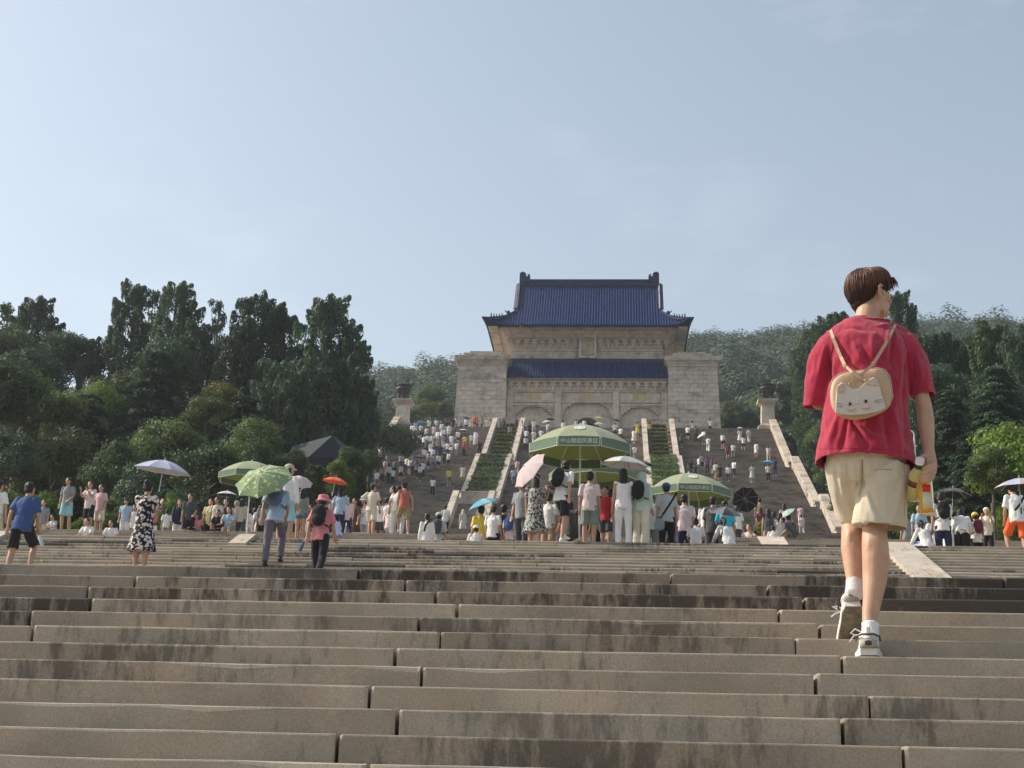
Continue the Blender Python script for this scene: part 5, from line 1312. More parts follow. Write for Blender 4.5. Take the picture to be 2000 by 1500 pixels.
pr(441, 974, 47.4, 'umb_r', 180, 'tee', 'brown', 'trousers', 'dkgrey', 'person in brown holding the small white umbrella', group=G3)
pr(428, 995, 45.4, 'sit', 180, 'tee', 'black', 'trousers', 'black', 'person in black sitting below the small white umbrella', group=G3, Ht=1.5)
pr(480, 985, 49, 'walk', 20, 'tee', 'white', 'shorts', 'grey', 'white clad person left of the green floral umbrella', group=G3)
pr(498, 990, 46.5, 'stand', 30, 'long', 'white', 'trousers', 'ltgrey', 'person in white partly behind the floral umbrella', group=G3)
pr(562, 903, 30.6, 'stand_b', -12, 'long', 'white', 'shorts', 'aqua', 'tall person in white shirt and cap behind the floral umbrella', hat='cap', hatc='beige', group=G3, Ht=1.78)
pr(590, 952, 38, 'stand', -5, 'tank', 'greygreen', 'hot', 'denim', 'person in denim shorts under the pale pink umbrella', hair='long', group=G3, Ht=1.66)
pr(607, 985, 44, 'stand_b', 180, 'tee', 'maroon', 'trousers', 'dkgrey', 'person in maroon right of the denim shorts', group=G3)
pr(664, 950, 44, 'umb_walk', 0, 'tee', 'ltblue', 'trousers', 'navy', 'person in pale blue under the orange umbrella', hair='long', group=G3)
pr(650, 958, 46, 'stand', 10, 'tee', 'grey', 'trousers', 'black', 'grey clad person left of the orange umbrella stick', group=G3)
pr(678, 965, 46, 'walk', 15, 'long', 'palepink', 'trousers', 'navy', 'person in pale pink walking right of the pink hat', hair='pony', group=G3)
pr(694, 972, 45.2, 'stand', 150, 'dress', 'brown', None, None, 'person in a dark brown dress left of the man in cream', hair='long', group=G3)
pr(684, 986, 47, 'stand_b', 10, 'tee', 'white', 'shorts', 'grey', 'person in white between pink hat and dark dress', group=G3, Ht=1.5)
pr(711, 976, 46.0, 'stand', 0, 'tee', 'white', 'trousers', 'ltgrey', 'person in white with a silver umbrella overhead', group=G3, Ht=1.6)
pr(660, 1000, 45.3, 'sit_b', 30, 'tee', 'lavender', 'shorts', 'grey', 'person in lavender sitting by the ramp near the pink hat', group=G3, Ht=1.5)
pr(620, 990, 45.6, 'sit', 160, 'tee', 'tan', 'trousers', 'grey', 'person in tan sitting behind the black backpack', group=G3, Ht=1.5)
pr(515, 975, 48, 'stand', 0, 'tee', 'grey', 'shorts', 'black', 'grey clad person behind the floral umbrella edge', group=G3)
for a_ in [(262, 985, 47, 'stand_b', 200, 'tee', 'white', 'shorts', 'tan', 'person in white left of the floral dress, facing the camera'), (448, 990, 45.6, 'sit', 170, 'tee', 'ltblue', 'shorts', 'grey', 'sitter in pale blue below the small white umbrella'), (472, 972, 50, 'walk', 0, 'long', 'beige', 'trousers', 'dkgrey', 'person in beige right of the small white umbrella'),
  (508, 985, 47, 'stand', 10, 'tee', 'white', 'wide', 'white', 'all white figure left of the floral umbrella'), (577, 975, 46, 'stand_b', 0, 'tee', 'grey', 'trousers', 'navy', 'grey top behind the pale blue shorts'), (600, 992, 45.8, 'walk', -30, 'tee', 'white', 'shorts', 'tan', 'white tee between denim shorts and pink hat'), (640, 975, 48, 'stand', 15, 'tee', 'maroon', 'trousers', 'black', 'dark haired person in maroon behind the pink hat'),
  (654, 985, 46, 'stand_b', -10, 'tee', 'white', 'skirt', 'navy', 'white tee right behind the pink hat'), (702, 988, 46.8, 'phone', 180, 'tee', 'ltgrey', 'trousers', 'ltblue', 'light grey tee beside the dark brown dress'), (754, 970, 48, 'stand', -20, 'tee', 'white', 'shorts', 'grey', 'white tee between man in cream and stepping person'), (762, 985, 46.5, 'sit', 20, 'tee', 'palepink', 'shorts', 'white', 'pale pink sitter at the feet of the stepping person'),
  (870, 985, 60, 'stand', 5, 'tee', 'white', 'trousers', 'black', 'white tee behind the light cap'), (1010, 985, 40, 'stand_b', 10, 'tee', 'ltgrey', 'trousers', 'navy', 'light grey tee left of the pale pink umbrella'), (1072, 960, 34, 'stand', -10, 'tee', 'white', 'shorts', 'tan', 'white tee half hidden behind the black backpack'), (1118, 975, 36, 'sit', 20, 'tee', 'dkgrey', 'trousers', 'black', 'dark sitter under the big parasol'),
  (1171, 962, 33, 'stand', 8, 'tee', 'grey', 'shorts', 'black', 'grey tee between pink tee and red child'), (1272, 962, 33, 'stand_b', -8, 'tee', 'white', 'trousers', 'grey', 'white tee between mint headscarf and blue cap'), (1378, 975, 38, 'stand', 0, 'long', 'white', 'trousers', 'navy', 'white shirt deep under the right parasol'), (1404, 985, 36, 'walk', 15, 'tee', 'palepink', 'shorts', 'navy', 'pale pink tee behind the dark clothes'),
  (1440, 985, 46, 'stand_b', 10, 'tee', 'white', 'trousers', 'dkgrey', 'white tee left of the heavy man'), (1486, 990, 60, 'walk', 0, 'tee', 'maroon', 'shorts', 'black', 'maroon tee right of the heavy man'), (1524, 1000, 47, 'stand', -15, 'tee', 'white', 'shorts', 'ltgrey', 'white tee before the pale green umbrella'), (1855, 985, 36, 'stand', 0, 'long', 'white', 'trousers', 'white', 'white shirt behind the bending woman'), (1795, 985, 44, 'stand_b', 170, 'tee', 'ltblue', 'shorts', 'navy', 'pale blue tee right of the shorts')]:
    pr(*a_, group=G3, hair=random.choice(['short', 'long', 'short', 'pony']), Ht=1.55)
# far left
pr(134, 932, 46.0, 'stand_b', 172, 'tee', 'grey', 'shorts', 'aqua', 'man in grey tee and turquoise shorts with a slung bag', group=G3, Ht=1.76)
pr(177, 939, 46.6, 'phone', 175, 'tee', 'palepink', 'shorts', 'black', 'person in whitish tee and black shorts looking down', group=G3, Ht=1.70)
pr(198, 945, 46.2, 'stand', 165, 'tee', 'pink', 'shorts', 'cream', 'person in pink tee and cream shorts beside a friend', group=G3, Ht=1.68)
pr(246, 972, 45.5, 'stand', 178, 'tee', 'ltblue', 'trousers', 'white', 'person in pale blue left of the floral dress', hat='cap', hatc='black', group=G3, Ht=1.5)
pr(173, 1012, 29.9, 'sit', 176, 'tee', 'white', 'shorts', 'grey', 'young man in white sitting low on the top step, far left', group=G3, Ht=1.15)
pr(219, 1017, 29.9, 'sit_b', 184, 'tee', 'white', 'shorts', 'grey', 'young man in white with black fringe sitting low on the step', group=G3, Ht=1.12)
pr(325, 993, 45.4, 'stand', 10, 'tee', 'white', 'shorts', 'grey', 'person in white tee right of the floral dress', group=G3, Ht=1.2)
pr(355, 1007, 45.2, 'sit', 0, 'tee', 'white', 'shorts', 'grey', 'person in white tee sitting before the clipped shrub ball', group=G3, Ht=1.5)
pr(350, 974, 50, 'stand', 180, 'long', 'navy', 'trousers', 'white', 'person in navy top and white trousers at the shrub ball', hair='long', group=G3)
pr(371, 963, 47.8, 'stand_b', 185, 'tee', 'dkgrey', 'shorts', 'black', 'man in dark grey tee right of the shrub ball', group=G3, Ht=1.72)
pr(388, 1002, 45.4, 'sit', 170, 'tee', 'rose', 'shorts', 'black', 'person in black and rose sitting right of the shrub ball', hair='long', group=G3, Ht=1.4)
pr(297, 1012, 45.3, 'sit', 20, 'tee', 'white', 'shorts', 'grey', 'white back glimpsed right of the floral dress hem', group=G3, Ht=1.3)
pr(106, 1005, 45.6, 'sit', 150, 'tee', 'ltgrey', 'shorts', 'white', 'pale clad person crouching at the hedge, far left', group=G3, Ht=1.3)
pr(85, 975, 48, 'stand', 180, 'tee', 'grey', 'trousers', 'beige', 'person behind the man in the blue tee', group=G3)
# right middle
pr(1462, 957, 53, 'phone', 176, 'tee', 'palepink', 'trousers', 'black', 'heavy man in pale tee in front of the open black umbrella', group=G3, exact=52.5, Ht=1.75)
pr(1484, 968, 70, 'stand', 0, 'tee', 'tan', 'shorts', 'black', 'small person in tan right of the open black umbrella', group=G3, exact=72, Ht=1.7)
pr(1512, 998, 52, 'stand', 5, 'tee', 'white', 'shorts', 'black', 'person in white tee right of the box hedge', group=G3)
pr(1501, 992, 56, 'stand', -5, 'tank', 'dkgrey', 'trousers', 'tan', 'dark haired person beside the box hedge', hair='long', group=G3)
pr(1532, 978, 60, 'stand', 10, 'tee', 'pink', 'shorts', 'ltgrey', 'person in pink near the pale green umbrella', hair='long', group=G3)
pr(1541, 1003, 50, 'umb_r', 0, 'tee', 'brown', 'trousers', 'dkgrey', 'person holding the tilted pale green umbrella', group=G3)
pr(1552, 1008, 45.5, 'bend', 60, 'tee', 'dkgrey', 'trousers', 'dkgrey', 'person in dark grey bending over near the right parapet', group=G3, Ht=1.5)
pr(1511, 1024, 45.3, 'sit', 0, 'tee', 'white', 'shorts', 'grey', 'white back of a sitter at the pale ramp slab', group=G3, Ht=1.3)
pr(1478, 1032, 45.0, 'sit', 20, 'tee', 'tan', 'shorts', 'tan', 'crouching person in tan left of the pale ramp slab', group=G3, Ht=1.2)
pr(1565, 980, 100, 'walk', 0, 'tee', 'palepink', 'trousers', 'beige', 'small pale figure at the foot of the right parapet', group=G5, exact=112.5)
pr(1840, 958, 36, 'umb_r', -5, 'tee', 'white', 'trousers', 'navy', 'person in white tee under the black umbrella on the right', group=G3, Ht=1.66, shoes='dark', pack='black', packlab='black backpack under the black umbrella on the right')
pr(1878, 985, 31.5, 'bend', -15, 'long', 'white', 'shorts', 'black', 'woman in white jacket and black shorts bending down', hair='long', group=G3, Ht=1.5)
pr(1812, 1010, 31, 'sit_b', 30, 'long', 'white', 'skirt', 'ltblue', 'woman with dark ponytail sitting on the right', hair='pony', group=G3, Ht=1.4)
pr(1826, 1000, 34, 'stand', 10, 'tee', 'white', 'trousers', 'ltblue', 'person in white standing over the seated ponytail', group=G3, Ht=1.4)
pr(1907, 998, 36, 'stand', 4, 'tee', 'white', 'shorts', 'black', 'child in yellow cap wearing a red backpack', hat='cap', hatc='yellow', group=G3, Ht=1.3, pack='maroon', packlab='red backpack on the child in the yellow cap')
pr(1928, 990, 38, 'phone', 150, 'tee', 'cream', 'trousers', 'black', 'person in cream cap and top with a hand at the face', hat='cap', hatc='cream', group=G3, Ht=1.5)
pr(1772, 1000, 50, 'stand', 0, 'tee', 'grey', 'trousers', 'tan', 'person glimpsed right of the man\'s shorts', group=G3)

# upper flights, read off the picture: x, head top, pose, top, bottom colours
UL = [(690.8, 917, 'climb_l', 'dkgrey', 'black'), (704, 911, 'stand', 'maroon', 'dkgrey'), (715, 915, 'climb_r', 'white', 'white'), (719, 903, 'climb_l', 'white', 'white'), (732, 893.6, 'stand', 'ltblue', 'dkgrey'), (736, 917, 'climb_r', 'white', 'tan'),
 (747, 908, 'climb_l', 'tan', 'navy'), (757, 884.6, 'stand', 'greygreen', 'grey'), (742, 886, 'climb_r', 'black', 'black'), (782.6, 884.6, 'climb_l', 'grey', 'black'), (794, 890, 'climb_r', 'white', 'black'), (808, 892.7, 'stand', 'ltblue', 'navy'), (814, 900, 'climb_l', 'grey', 'black'),
 (826, 899, 'climb_r', 'white', 'black'), (836.6, 886.4, 'climb_l', 'dkgrey', 'black'), (842, 862, 'stand', 'white', 'white'), (850, 868.4, 'climb_r', 'blue', 'blue'), (860, 866.6, 'stand', 'navy', 'navy'), (811, 861, 'climb_l', 'black', 'dkgrey'), (829, 872, 'climb_r', 'white', 'grey'),
 (817, 838, 'climb_l', 'maroon', 'grey'), (833, 832, 'stand', 'mint', 'dkgrey'), (838, 816, 'climb_r', 'white', 'white'), (852, 816, 'stand', 'white', 'grey'), (862, 823, 'climb_l', 'ltgrey', 'white'), (872.6, 818, 'climb_r', 'black', 'white'), (877, 827, 'stand', 'white', 'white'), (885, 814, 'stand', 'navy', 'dkgrey'),
 (854.6, 838, 'climb_l', 'white', 'white'), (874, 861, 'climb_r', 'white', 'grey'), (891.5, 861, 'stand', 'white', 'tan'), (906, 861, 'climb_l', 'red', 'black'), (908, 848, 'climb_r', 'yellow', 'tan'), (921, 845, 'stand', 'white', 'khaki'), (929.5, 839, 'climb_l', 'white', 'white'), (936.5, 860, 'climb_r', 'black', 'black'),
 (875, 881, 'climb_l', 'white', 'black'), (877, 913, 'climb_r', 'yellow', 'grey'), (904, 907, 'stand', 'cream', 'beige'), (845.6, 930.5, 'climb_l', 'white', 'black'), (820, 843, 'stand', 'ltgrey', 'black'), (811.6, 856, 'climb_r', 'rose', 'black'), (822, 826, 'climb_l', 'ltgrey', 'maroon'), (844, 846, 'climb_l', 'mint', 'white'),
 (866, 846, 'climb_r', 'grey', 'white'), (800, 893, 'climb_l', 'white', 'denim'), (771, 896, 'stand', 'greygreen', 'black'), (760, 905, 'climb_r', 'white', 'navy'), (725, 898, 'climb_l', 'black', 'navy'), (787, 900, 'climb_r', 'dkgrey', 'dkgrey'), (833, 858, 'stand', 'dkgrey', 'black'), (804, 868, 'climb_l', 'navy', 'grey'),
 (868, 879, 'climb_l', 'black', 'navy'), (846, 885, 'climb_r', 'grey', 'denim'), (855, 856, 'climb_l', 'tan', 'black'), (895, 838, 'climb_r', 'white', 'dkgrey'), (712, 925, 'climb_r', 'white', 'black'), (700, 930, 'climb_l', 'grey', 'black'), (806, 846, 'climb_r', 'white', 'black'), (828, 848, 'climb_l', 'white', 'navy'), (848, 828, 'climb_r', 'palepink', 'white'), (869, 834, 'climb_l', 'ltblue', 'black'), (882, 846, 'climb_r', 'white', 'white'), (804, 826, 'climb_l', 'white', 'grey'), (812, 820, 'stand', 'ltblue', 'white'), (824, 838, 'climb_r', 'black', 'black'), (835, 846, 'climb_l', 'white', 'black'), (890, 826, 'climb_l', 'dkgrey', 'navy'), (838, 880, 'climb_r', 'white', 'grey'), (820, 905, 'climb_l', 'white', 'dkgrey'), (783, 905, 'stand', 'white', 'black'), (752, 895, 'climb_l', 'pink', 'white'), (768, 912, 'climb_r', 'white', 'navy'), (690, 940, 'climb_r', 'white', 'dkgrey'), (845, 872, 'climb_l', 'white', 'tan'), (857, 884, 'climb_r', 'palepink', 'black'), (880, 868, 'climb_l', 'ltgrey', 'denim')]
UR = [(1343, 829.7, 'climb_l', 'white', 'black'), (1352, 820.7, 'stand', 'white', 'white'), (1358.5, 830.6, 'climb_r', 'dkgrey', 'black'), (1374, 838, 'stand', 'white', 'tan'), (1383, 851, 'climb_l', 'white', 'white'), (1411.5, 844, 'stand', 'white', 'black'), (1387, 817, 'stand_b', 'white', 'black'),
 (1445, 836, 'stand', 'white', 'white'), (1463, 835, 'climb_r', 'ltgrey', 'cream'), (1452, 850, 'climb_l', 'white', 'black'), (1421.5, 864.8, 'climb_r', 'maroon', 'maroon'), (1432, 864, 'climb_l', 'white', 'grey'), (1477, 862, 'stand', 'white', 'white'), (1500.7, 869, 'stand_b', 'palepink', 'cream'), (1348.6, 896, 'climb_r', 'black', 'denim'),
 (1357.6, 904, 'climb_l', 'navy', 'navy'), (1365.7, 890, 'stand', 'white', 'dkgrey'), (1381, 891, 'climb_r', 'plum', 'navy'), (1390, 893.6, 'climb_l', 'plum', 'tan'), (1406, 906, 'stand', 'black', 'black'), (1422, 906.8, 'climb_r', 'white', 'dkgrey'), (1433, 897, 'climb_l', 'white', 'black'), (1469, 906, 'stand', 'mint', 'mint'),
 (1500, 905, 'climb_r', 'cream', 'black'), (1513, 893.6, 'stand', 'navy', 'navy'), (1397, 901, 'climb_l', 'ltgrey', 'tan'), (1563, 985, 'climb_r', 'pink', 'white'), (1331, 843, 'stand', 'dkgrey', 'navy'), (1371, 885, 'climb_r', 'grey', 'black')]
MID = [(996, 828, 'stand', 'grey', 'black'), (1020, 821, 'stand_b', 'white', 'white'), (1034, 824, 'stand', 'navy', 'black'), (1043, 818, 'stand', 'white', 'cream'), (1028, 836, 'climb_l', 'white', 'dkgrey'), (1043, 838, 'climb_r', 'white', 'white'), (1057, 836, 'climb_l', 'white', 'grey'), (1070, 824, 'stand', 'ltgrey', 'grey'),
 (1100, 820, 'stand_b', 'white', 'white'), (1125, 818, 'stand', 'ltgrey', 'grey'), (1141, 817, 'stand_b', 'white', 'grey'), (1201, 825, 'stand', 'white', 'black'), (1212, 832, 'climb_r', 'white', 'black'), (1238, 836, 'climb_l', 'white', 'white'), (1245, 823, 'stand_b', 'yellow', 'yellow'), (1268, 822, 'stand', 'yellow', 'denim'), (1290, 820, 'stand', 'white', 'palepink'), (1000, 880, 'climb_r', 'cream', 'beige'), (1010, 895, 'climb_l', 'pink', 'palepink'), (1003, 912, 'climb_r', 'ltblue', 'grey'), (984, 816, 'stand_b', 'dkgrey', 'plum'), (1008, 815, 'stand', 'maroon', 'black'), (1027, 850, 'climb_l', 'ltgrey', 'black'), (1252, 905, 'climb_l', 'grey', 'black'), (1240, 868, 'climb_r', 'white', 'grey'), (1062, 850, 'climb_r', 'white', 'denim')]
TOP = [(901, 818, 'stand', 'aqua', 'black'), (911, 815, 'stand_b', 'white', 'black'), (919, 827, 'stand', 'pink', 'palepink'), (927, 820, 'stand', 'orange', 'dkgrey'), (932, 822, 'stand_b', 'rust', 'black'), (941, 815, 'stand', 'tan', 'dkgrey'), (950, 817, 'stand_b', 'white', 'white'), (957, 822, 'stand', 'ltgrey', 'grey'), (969, 819.5, 'stand', 'black', 'black'), (890, 818, 'stand', 'white', 'grey')]
ZN = [(0, 735, 'by the left parapet'), (735, 800, 'under the tree'), (800, 845, 'in the left crowd'), (845, 880, 'mid left lane'), (880, 975, 'near the left planter'), (975, 1075, 'behind the big parasol'), (1075, 1180, 'above the big parasol'), (1180, 1300, 'below the right arch'), (1300, 1375, 'beside the right planter'), (1375, 1440, 'mid right lane'), (1440, 1620, 'near the right parapet')]
def pname(c): return {'white': 'white', 'dkgrey': 'dark grey', 'ltgrey': 'light grey', 'ltblue': 'pale blue', 'greygreen': 'grey green', 'palepink': 'pale pink', 'palegreen': 'pale green', 'purplegrey': 'purple grey'}.get(c, c)
def zone(x):
    for a, b_, s in ZN:
        if a <= x < b_: return s
    return 'on the upper stairs'
seen = {}
def level(top): return 'topmost flight' if top < 885 else ('middle flight' if top < 945 else 'lowest flight')
for lst, grp in ((UL, G4), (UR, G5), (MID, G4), (TOP, G6)):
    for i, (x, top, pose, tcn_, bcn) in enumerate(lst):
        # walk down the stair profile until the ray through the head clears the ground by one body height
        r_ = ray(x, top); best = None
        for Y in np.arange(106, 159.2, .25):
            if 109.8 < Y < 110: continue
            H = r_.z*Y-zprof(Y+.12); c = abs(H-1.68)
            if best is None or c < best[0]: best = (c, Y)
        Y = best[1]
        if grp == G6: Y = 156.6+random.random()*2.2
        kind_t = random.choice(['tee', 'tee', 'tee', 'long']) if bcn != tcn_ or tcn_ in ('navy', 'black') else random.choice(['robe', 'dress', 'tee', 'long'])
        kind_b = random.choice(['trousers', 'shorts', 'trousers', 'wide']) if pose != 'stand' else random.choice(['trousers', 'skirt', 'shorts'])
        word = {'tee': 'tee', 'long': 'long sleeves', 'robe': 'long robe', 'dress': 'dress'}[kind_t]; wb = {'trousers': 'trousers', 'shorts': 'shorts', 'wide': 'wide trousers', 'skirt': 'skirt'}[kind_b]
        lv = 'stair head' if Y > 155.5 else level(top)
        lab = f'person in {pname(tcn_)} {word}' + ('' if kind_t in ('robe', 'dress') else f' and {pname(bcn)} {wb}') + f', {lv}, {zone(x)}'
        hr_ = random.choice(['short', 'short', 'long', 'pony'])
        if lab in seen: lab = lab.replace('person', {'short': 'short haired', 'long': 'long haired', 'pony': 'ponytailed'}[hr_]+' person', 1).replace(' in the left', ' left').replace('near the', 'at').replace('long sleeves', 'shirt')
        seen[lab] = 1
        pr(x, top, Y, pose, random.uniform(-20, 20) if grp != G6 else random.choice([0, 180, 90])+random.uniform(-25, 25), kind_t, tcn_, kind_b, bcn, lab, hair=hr_, group=grp, exact=Y, Ht=random.uniform(1.62, 1.76), shoes=random.choice(['white', 'dark']))

# umbrellas in hands
GU = None
U_ = umbrella
U_(320, 899, 26.4, 117, 'lavender', 'ltgrey', 'pale lavender sun umbrella over the floral dress', (6, 6), two='lavender', hold=.62)
U_(517, 918, 26.1, 120, 'flowery', 'green', 'tilted green umbrella with floral print carried over the back', (42, -22), hold=.6)
U_(587, 932, 37.4, 52, 'palepink', 'palepink', 'pale pink umbrella leaning left of the orange one', (38, 14), hold=.6)
U_(655, 932, 43.5, 53, 'orange', 'orange', 'bright orange umbrella with dark hair beneath', (4, 8), hold=.6)
U_(444, 959, 47.2, 42, 'white', 'black', 'small white umbrella with black lining on the left', (2, 2), hold=.6)
U_(1035, 905, 29.4, 88, 'palepink', 'palepink', 'pale pink umbrella tipped steeply to the left', (20, -58), hold=.7, rise=.26)
U_(1220, 891, 30.0, 97, 'ltgrey', 'white', 'white umbrella over the woman with very long hair', (4, 4), two='white', hold=.6)
U_(1246, 908, 30.9, 60, 'mint', 'mint', 'pale grey green umbrella behind the white one', (6, 12), hold=.6)
U_(945, 974, 33.4, 62, 'aqua', 'aqua', 'cyan umbrella tilted above the yellow tee', (8, -22), two='skyblue', hold=.6)
U_(1456, 966, 53.4, 54, 'black', 'black', 'open black umbrella held behind the heavy man', (-62, 4), hold=.5)
U_(1416, 990, 29.8, 64, 'dkgrey', 'white', 'grey umbrella with pale lining held low', (22, 4), two='grey', hold=.55)
U_(1538, 996, 49.6, 34, 'mint', 'mint', 'pale green umbrella tilted near the box hedge', (12, -38), hold=.5)
U_(1860, 953, 35.6, 70, 'dkgrey', 'black', 'black umbrella on the right behind the bottles', (2, 4), hold=.6)
U_(1990, 934, 29.0, 92, 'palepink', 'black', 'pinkish white umbrella with dark lining at the right edge', (4, -2), two='lavender', hold=.6)
U_(713, 973, 45.8, 24, 'white', 'ltgrey', 'small silver umbrella behind the man in cream', (6, 4), hold=.5, simple=True)
U_(1500, 899, 128, 27, 'skyblue', 'skyblue', 'bright blue umbrella on the right lane of the upper stairs', (6, 4), simple=True, hold=.6)
U_(1370, 848, 150, 20, 'white', 'white', 'white umbrella tipped left, high on the right lane', (6, -30), simple=True, hold=.6)
U_(1445, 834, 157, 12, 'white', 'white', 'tiny white umbrella at the head of the right lane', (6, 0), simple=True, hold=.6)
U_(905, 838, 153, 19, 'white', 'black', 'white umbrella with black lining high on the left lane', (4, 0), simple=True, hold=.6)
U_(912, 814, 158, 17, 'dkgrey', 'black', 'dark umbrella at the head of the stairs before the left tower', (6, 14), simple=True, hold=.6)
U_(820, 889, 134, 24, 'plum', 'plum', 'plum umbrella in the crowd under the tree', (6, 4), simple=True, hold=.6)
U_(797, 886, 133, 20, 'dkgrey', 'dkgrey', 'dark umbrella left of the plum one', (6, 4), simple=True, hold=.6)
U_(873, 877, 137.5, 20, 'black', 'black', 'black umbrella in the middle of the left lane', (30, 4), simple=True, hold=.6)
U_(704, 908, 127, 20, 'tan', 'tan', 'tan umbrella at the left parapet', (6, 4), simple=True, hold=.6)
U_(1067, 821, 157, 18, 'cream', 'cream', 'cream umbrella at the head of the stairs', (12, -14), simple=True, hold=.6)
U_(1075, 816, 158, 18, 'black', 'black', 'black umbrella just behind the cream one', (4, 4), simple=True, hold=.6)
U_(1170, 814, 158, 20, 'paleyellow', 'paleyellow', 'yellow umbrella before the central arch', (4, 4), simple=True, hold=.6)
U_(1170, 825, 156.5, 22, 'white', 'white', 'white umbrella below the yellow one', (4, 4), simple=True, hold=.6)
U_(1203, 818, 157.5, 20, 'black', 'black', 'black umbrella right of the central arch', (20, 8), simple=True, hold=.6)
U_(824, 823, 157, 26, 'skyblue', 'ltblue', 'pale blue umbrella at the head of the left lane', (4, 0), simple=True, hold=.6)
U_(1258, 900, 100, 40, 'dkgrey', 'black', 'dark umbrella right of the big parasol rim', (4, 4), simple=True, hold=.6)

parasol(1134, 832, 31.0, 216, 'largest green parasol with white lettering on its dark border', zprof(31))
parasol(1160, 888, 34.0, 178, 'shaded green parasol behind and below the largest one', zprof(34), text=False, spin=20)
parasol(1345, 926, 35.2, 172, 'green parasol on the right with white lettering on its border', zprof(35.2), spin=6)
parasol(492, 902, 42.0, 134, 'green parasol on the left behind the floral umbrella', zprof(42), text=False, spin=10)

# small loose things
def box_item(name, loc, s, m, label, cat, rz=0):
    root = empty(name, loc, rz, label, cat); b = MB(); b.bbox(-s[0], s[0], -s[1], s[1], 0, s[2], .02); b.build('panel', m, root)
    b = MB(); b.tube([(-s[0]*.6, 0, s[2]), (-s[0]*.5, 0, s[2]*1.18), (s[0]*.5, 0, s[2]*1.18), (s[0]*.6, 0, s[2])], .012, 5); b.build('handle', m, root)
    return root
def bag(px, py, Y, w, h, c, label, name='handbag', d=.08, strap=.25):
    p = P(px, py, Y); root = empty(name, p, 0, label, 'bag'); b = MB(); b.ell((0, 0, -h*.5), (w/2, d/2, h/2), 12, 8); b.ell((0, 0, -h*.72), (w/2*.95, d/2, h/2*.55), 12, 8)
    put(vox(b, .012, 'bag', cm(c), 1), root, cm(c)); b = MB(); b.tube([(-w*.3, 0, -h*.2), (-w*.15, 0, strap*.8), (0, 0, strap), (w*.15, 0, strap*.8), (w*.3, 0, -h*.2)], .010, 6); b.build('strap', cm(c), root)
bag(1237, 985, 30.15, .26, .34, 'cream', 'soft cream shoulder bag on the woman in white', strap=.30)
bag(1288, 1012, 30.0, .22, .26, 'greygreen', 'grey green crossbody bag at the hip of the man in blue cap', strap=.2)
bag(303, 1002, 26.0, .12, .18, 'rose', 'small red bag at the side of the floral dress', strap=.15)
bag(125, 965, 45.7, .26, .22, 'dkgrey', 'dark sling bag across the man in grey tee', strap=.35)
def strap_line(root_xy, pts, m, nm, lab):
    b = MB(); b.tube(pts, [(.022, .006)]*len(pts), 6, ref=(1, 0, .5)); tag(b.build(nm, m), lab, 'strap')
strap_line(None, [P(1322, 962, 30.05), P(1308, 985, 30.02), P(1290, 1012, 30.0)], cm('black'), 'bag_strap', 'black crossbody strap on the man in the blue cap')
strap_line(None, [P(2000, 970, 29.25), P(1992, 985, 29.22), P(1982, 997, 29.25)], cm('black'), 'bag_strap', 'black strap across the man in orange shorts')
strap_line(None, [P(842, 1013, 30.02), P(832, 1025, 30.0), P(828, 1038, 30.02)], cm('black'), 'bag_strap', 'thin black strap across the white shirt near the left planter')
def bottle_small(px, py, Y, label, liquid, tiltx=0):
    p = P(px, py, Y); root = empty('water_bottle', p, 0, label, 'bottle'); root.rotation_euler = (0, R(tiltx), 0)
    b = MB(); lathe(b, [(0, -.20), (.03, -.20), (.033, -.19), (.033, -.05), (.014, -.01), (.014, .0), (0, 0)], 12); b.build('bottle_body', liquid, root, True)
    b = MB(); lathe(b, [(0, 0), (.017, 0), (.017, .02), (0, .02)], 10); b.build('cap', M_shoew, root)
M_clear = mat('pale_plastic', (.55, .62, .66), .2, .05, 5, 0, 60, .5)
bottle_small(76, 1045, 26.1, 'clear water bottle in the hand of the man in blue', M_clear, -25)
bottle_small(594, 1056, 26.0, 'phone sized blue bottle in the hand of the person in the pink hat', cm('denim'), 20)
# ---------------------------------------------------------------- the man in the red tee
from mathutils.bvhtree import BVHTree
M_skinm = mat('warm_skin', (.50, .305, .20), .5, .12, 14, .16, 200, .35); M_skinm.node_tree.nodes['Principled BSDF'].inputs['Subsurface Weight'].default_value = .12
M_skinm.node_tree.nodes['Principled BSDF'].inputs['Subsurface Radius'].default_value = (.012, .004, .002)
M_red = mat('crimson_cotton', (.41, .026, .062), .9, .10, 7, .5, 420, .12, sheen=.3)
M_short = mat('cream_cotton_twill', (.60, .53, .41), .85, .06, 8, .4, 380, .15, sheen=.15)
M_hairm = mat('brown_hair', (.13, .055, .030), .42, .35, 14, .0, 100, .45)
M_sock = mat('white_sock', (.76, .75, .73), .9, .04, 20, .4, 300, .1)
M_sole = mat('shoe_sole', (.66, .64, .60), .6, .05, 9); M_outs = mat('worn_outsole', (.20, .17, .13), .8, .3, 30, .6, 120)
M_shg = mat('grey_suede', (.36, .34, .31), .9, .08, 20, .3, 300); M_shk = mat('dark_trim', (.07, .045, .045), .7)
M_tan = mat('tan_leatherette', (.50, .34, .21), .5, .08, 9, .2, 120, .4); M_cat = mat('cream_leatherette', (.58, .51, .43), .48, .05, 7, .2, 120, .4)
M_catp = mat('pinkish_leatherette', (.58, .40, .31), .5, .08, 9, .1, 120, .35); M_eye = mat('dark_bead', (.03, .012, .012), .2, .05, 5, 0, 60, .6)
FY = 6.72
man = empty('person', P(1698, 1283, 6.70), 0, 'large young man in crimson tee and cream shorts climbing the steps in the foreground', 'person')
base = man.location.copy(); base.z = zprof(6.7); man.location = base
bpy.context.view_layer.update()
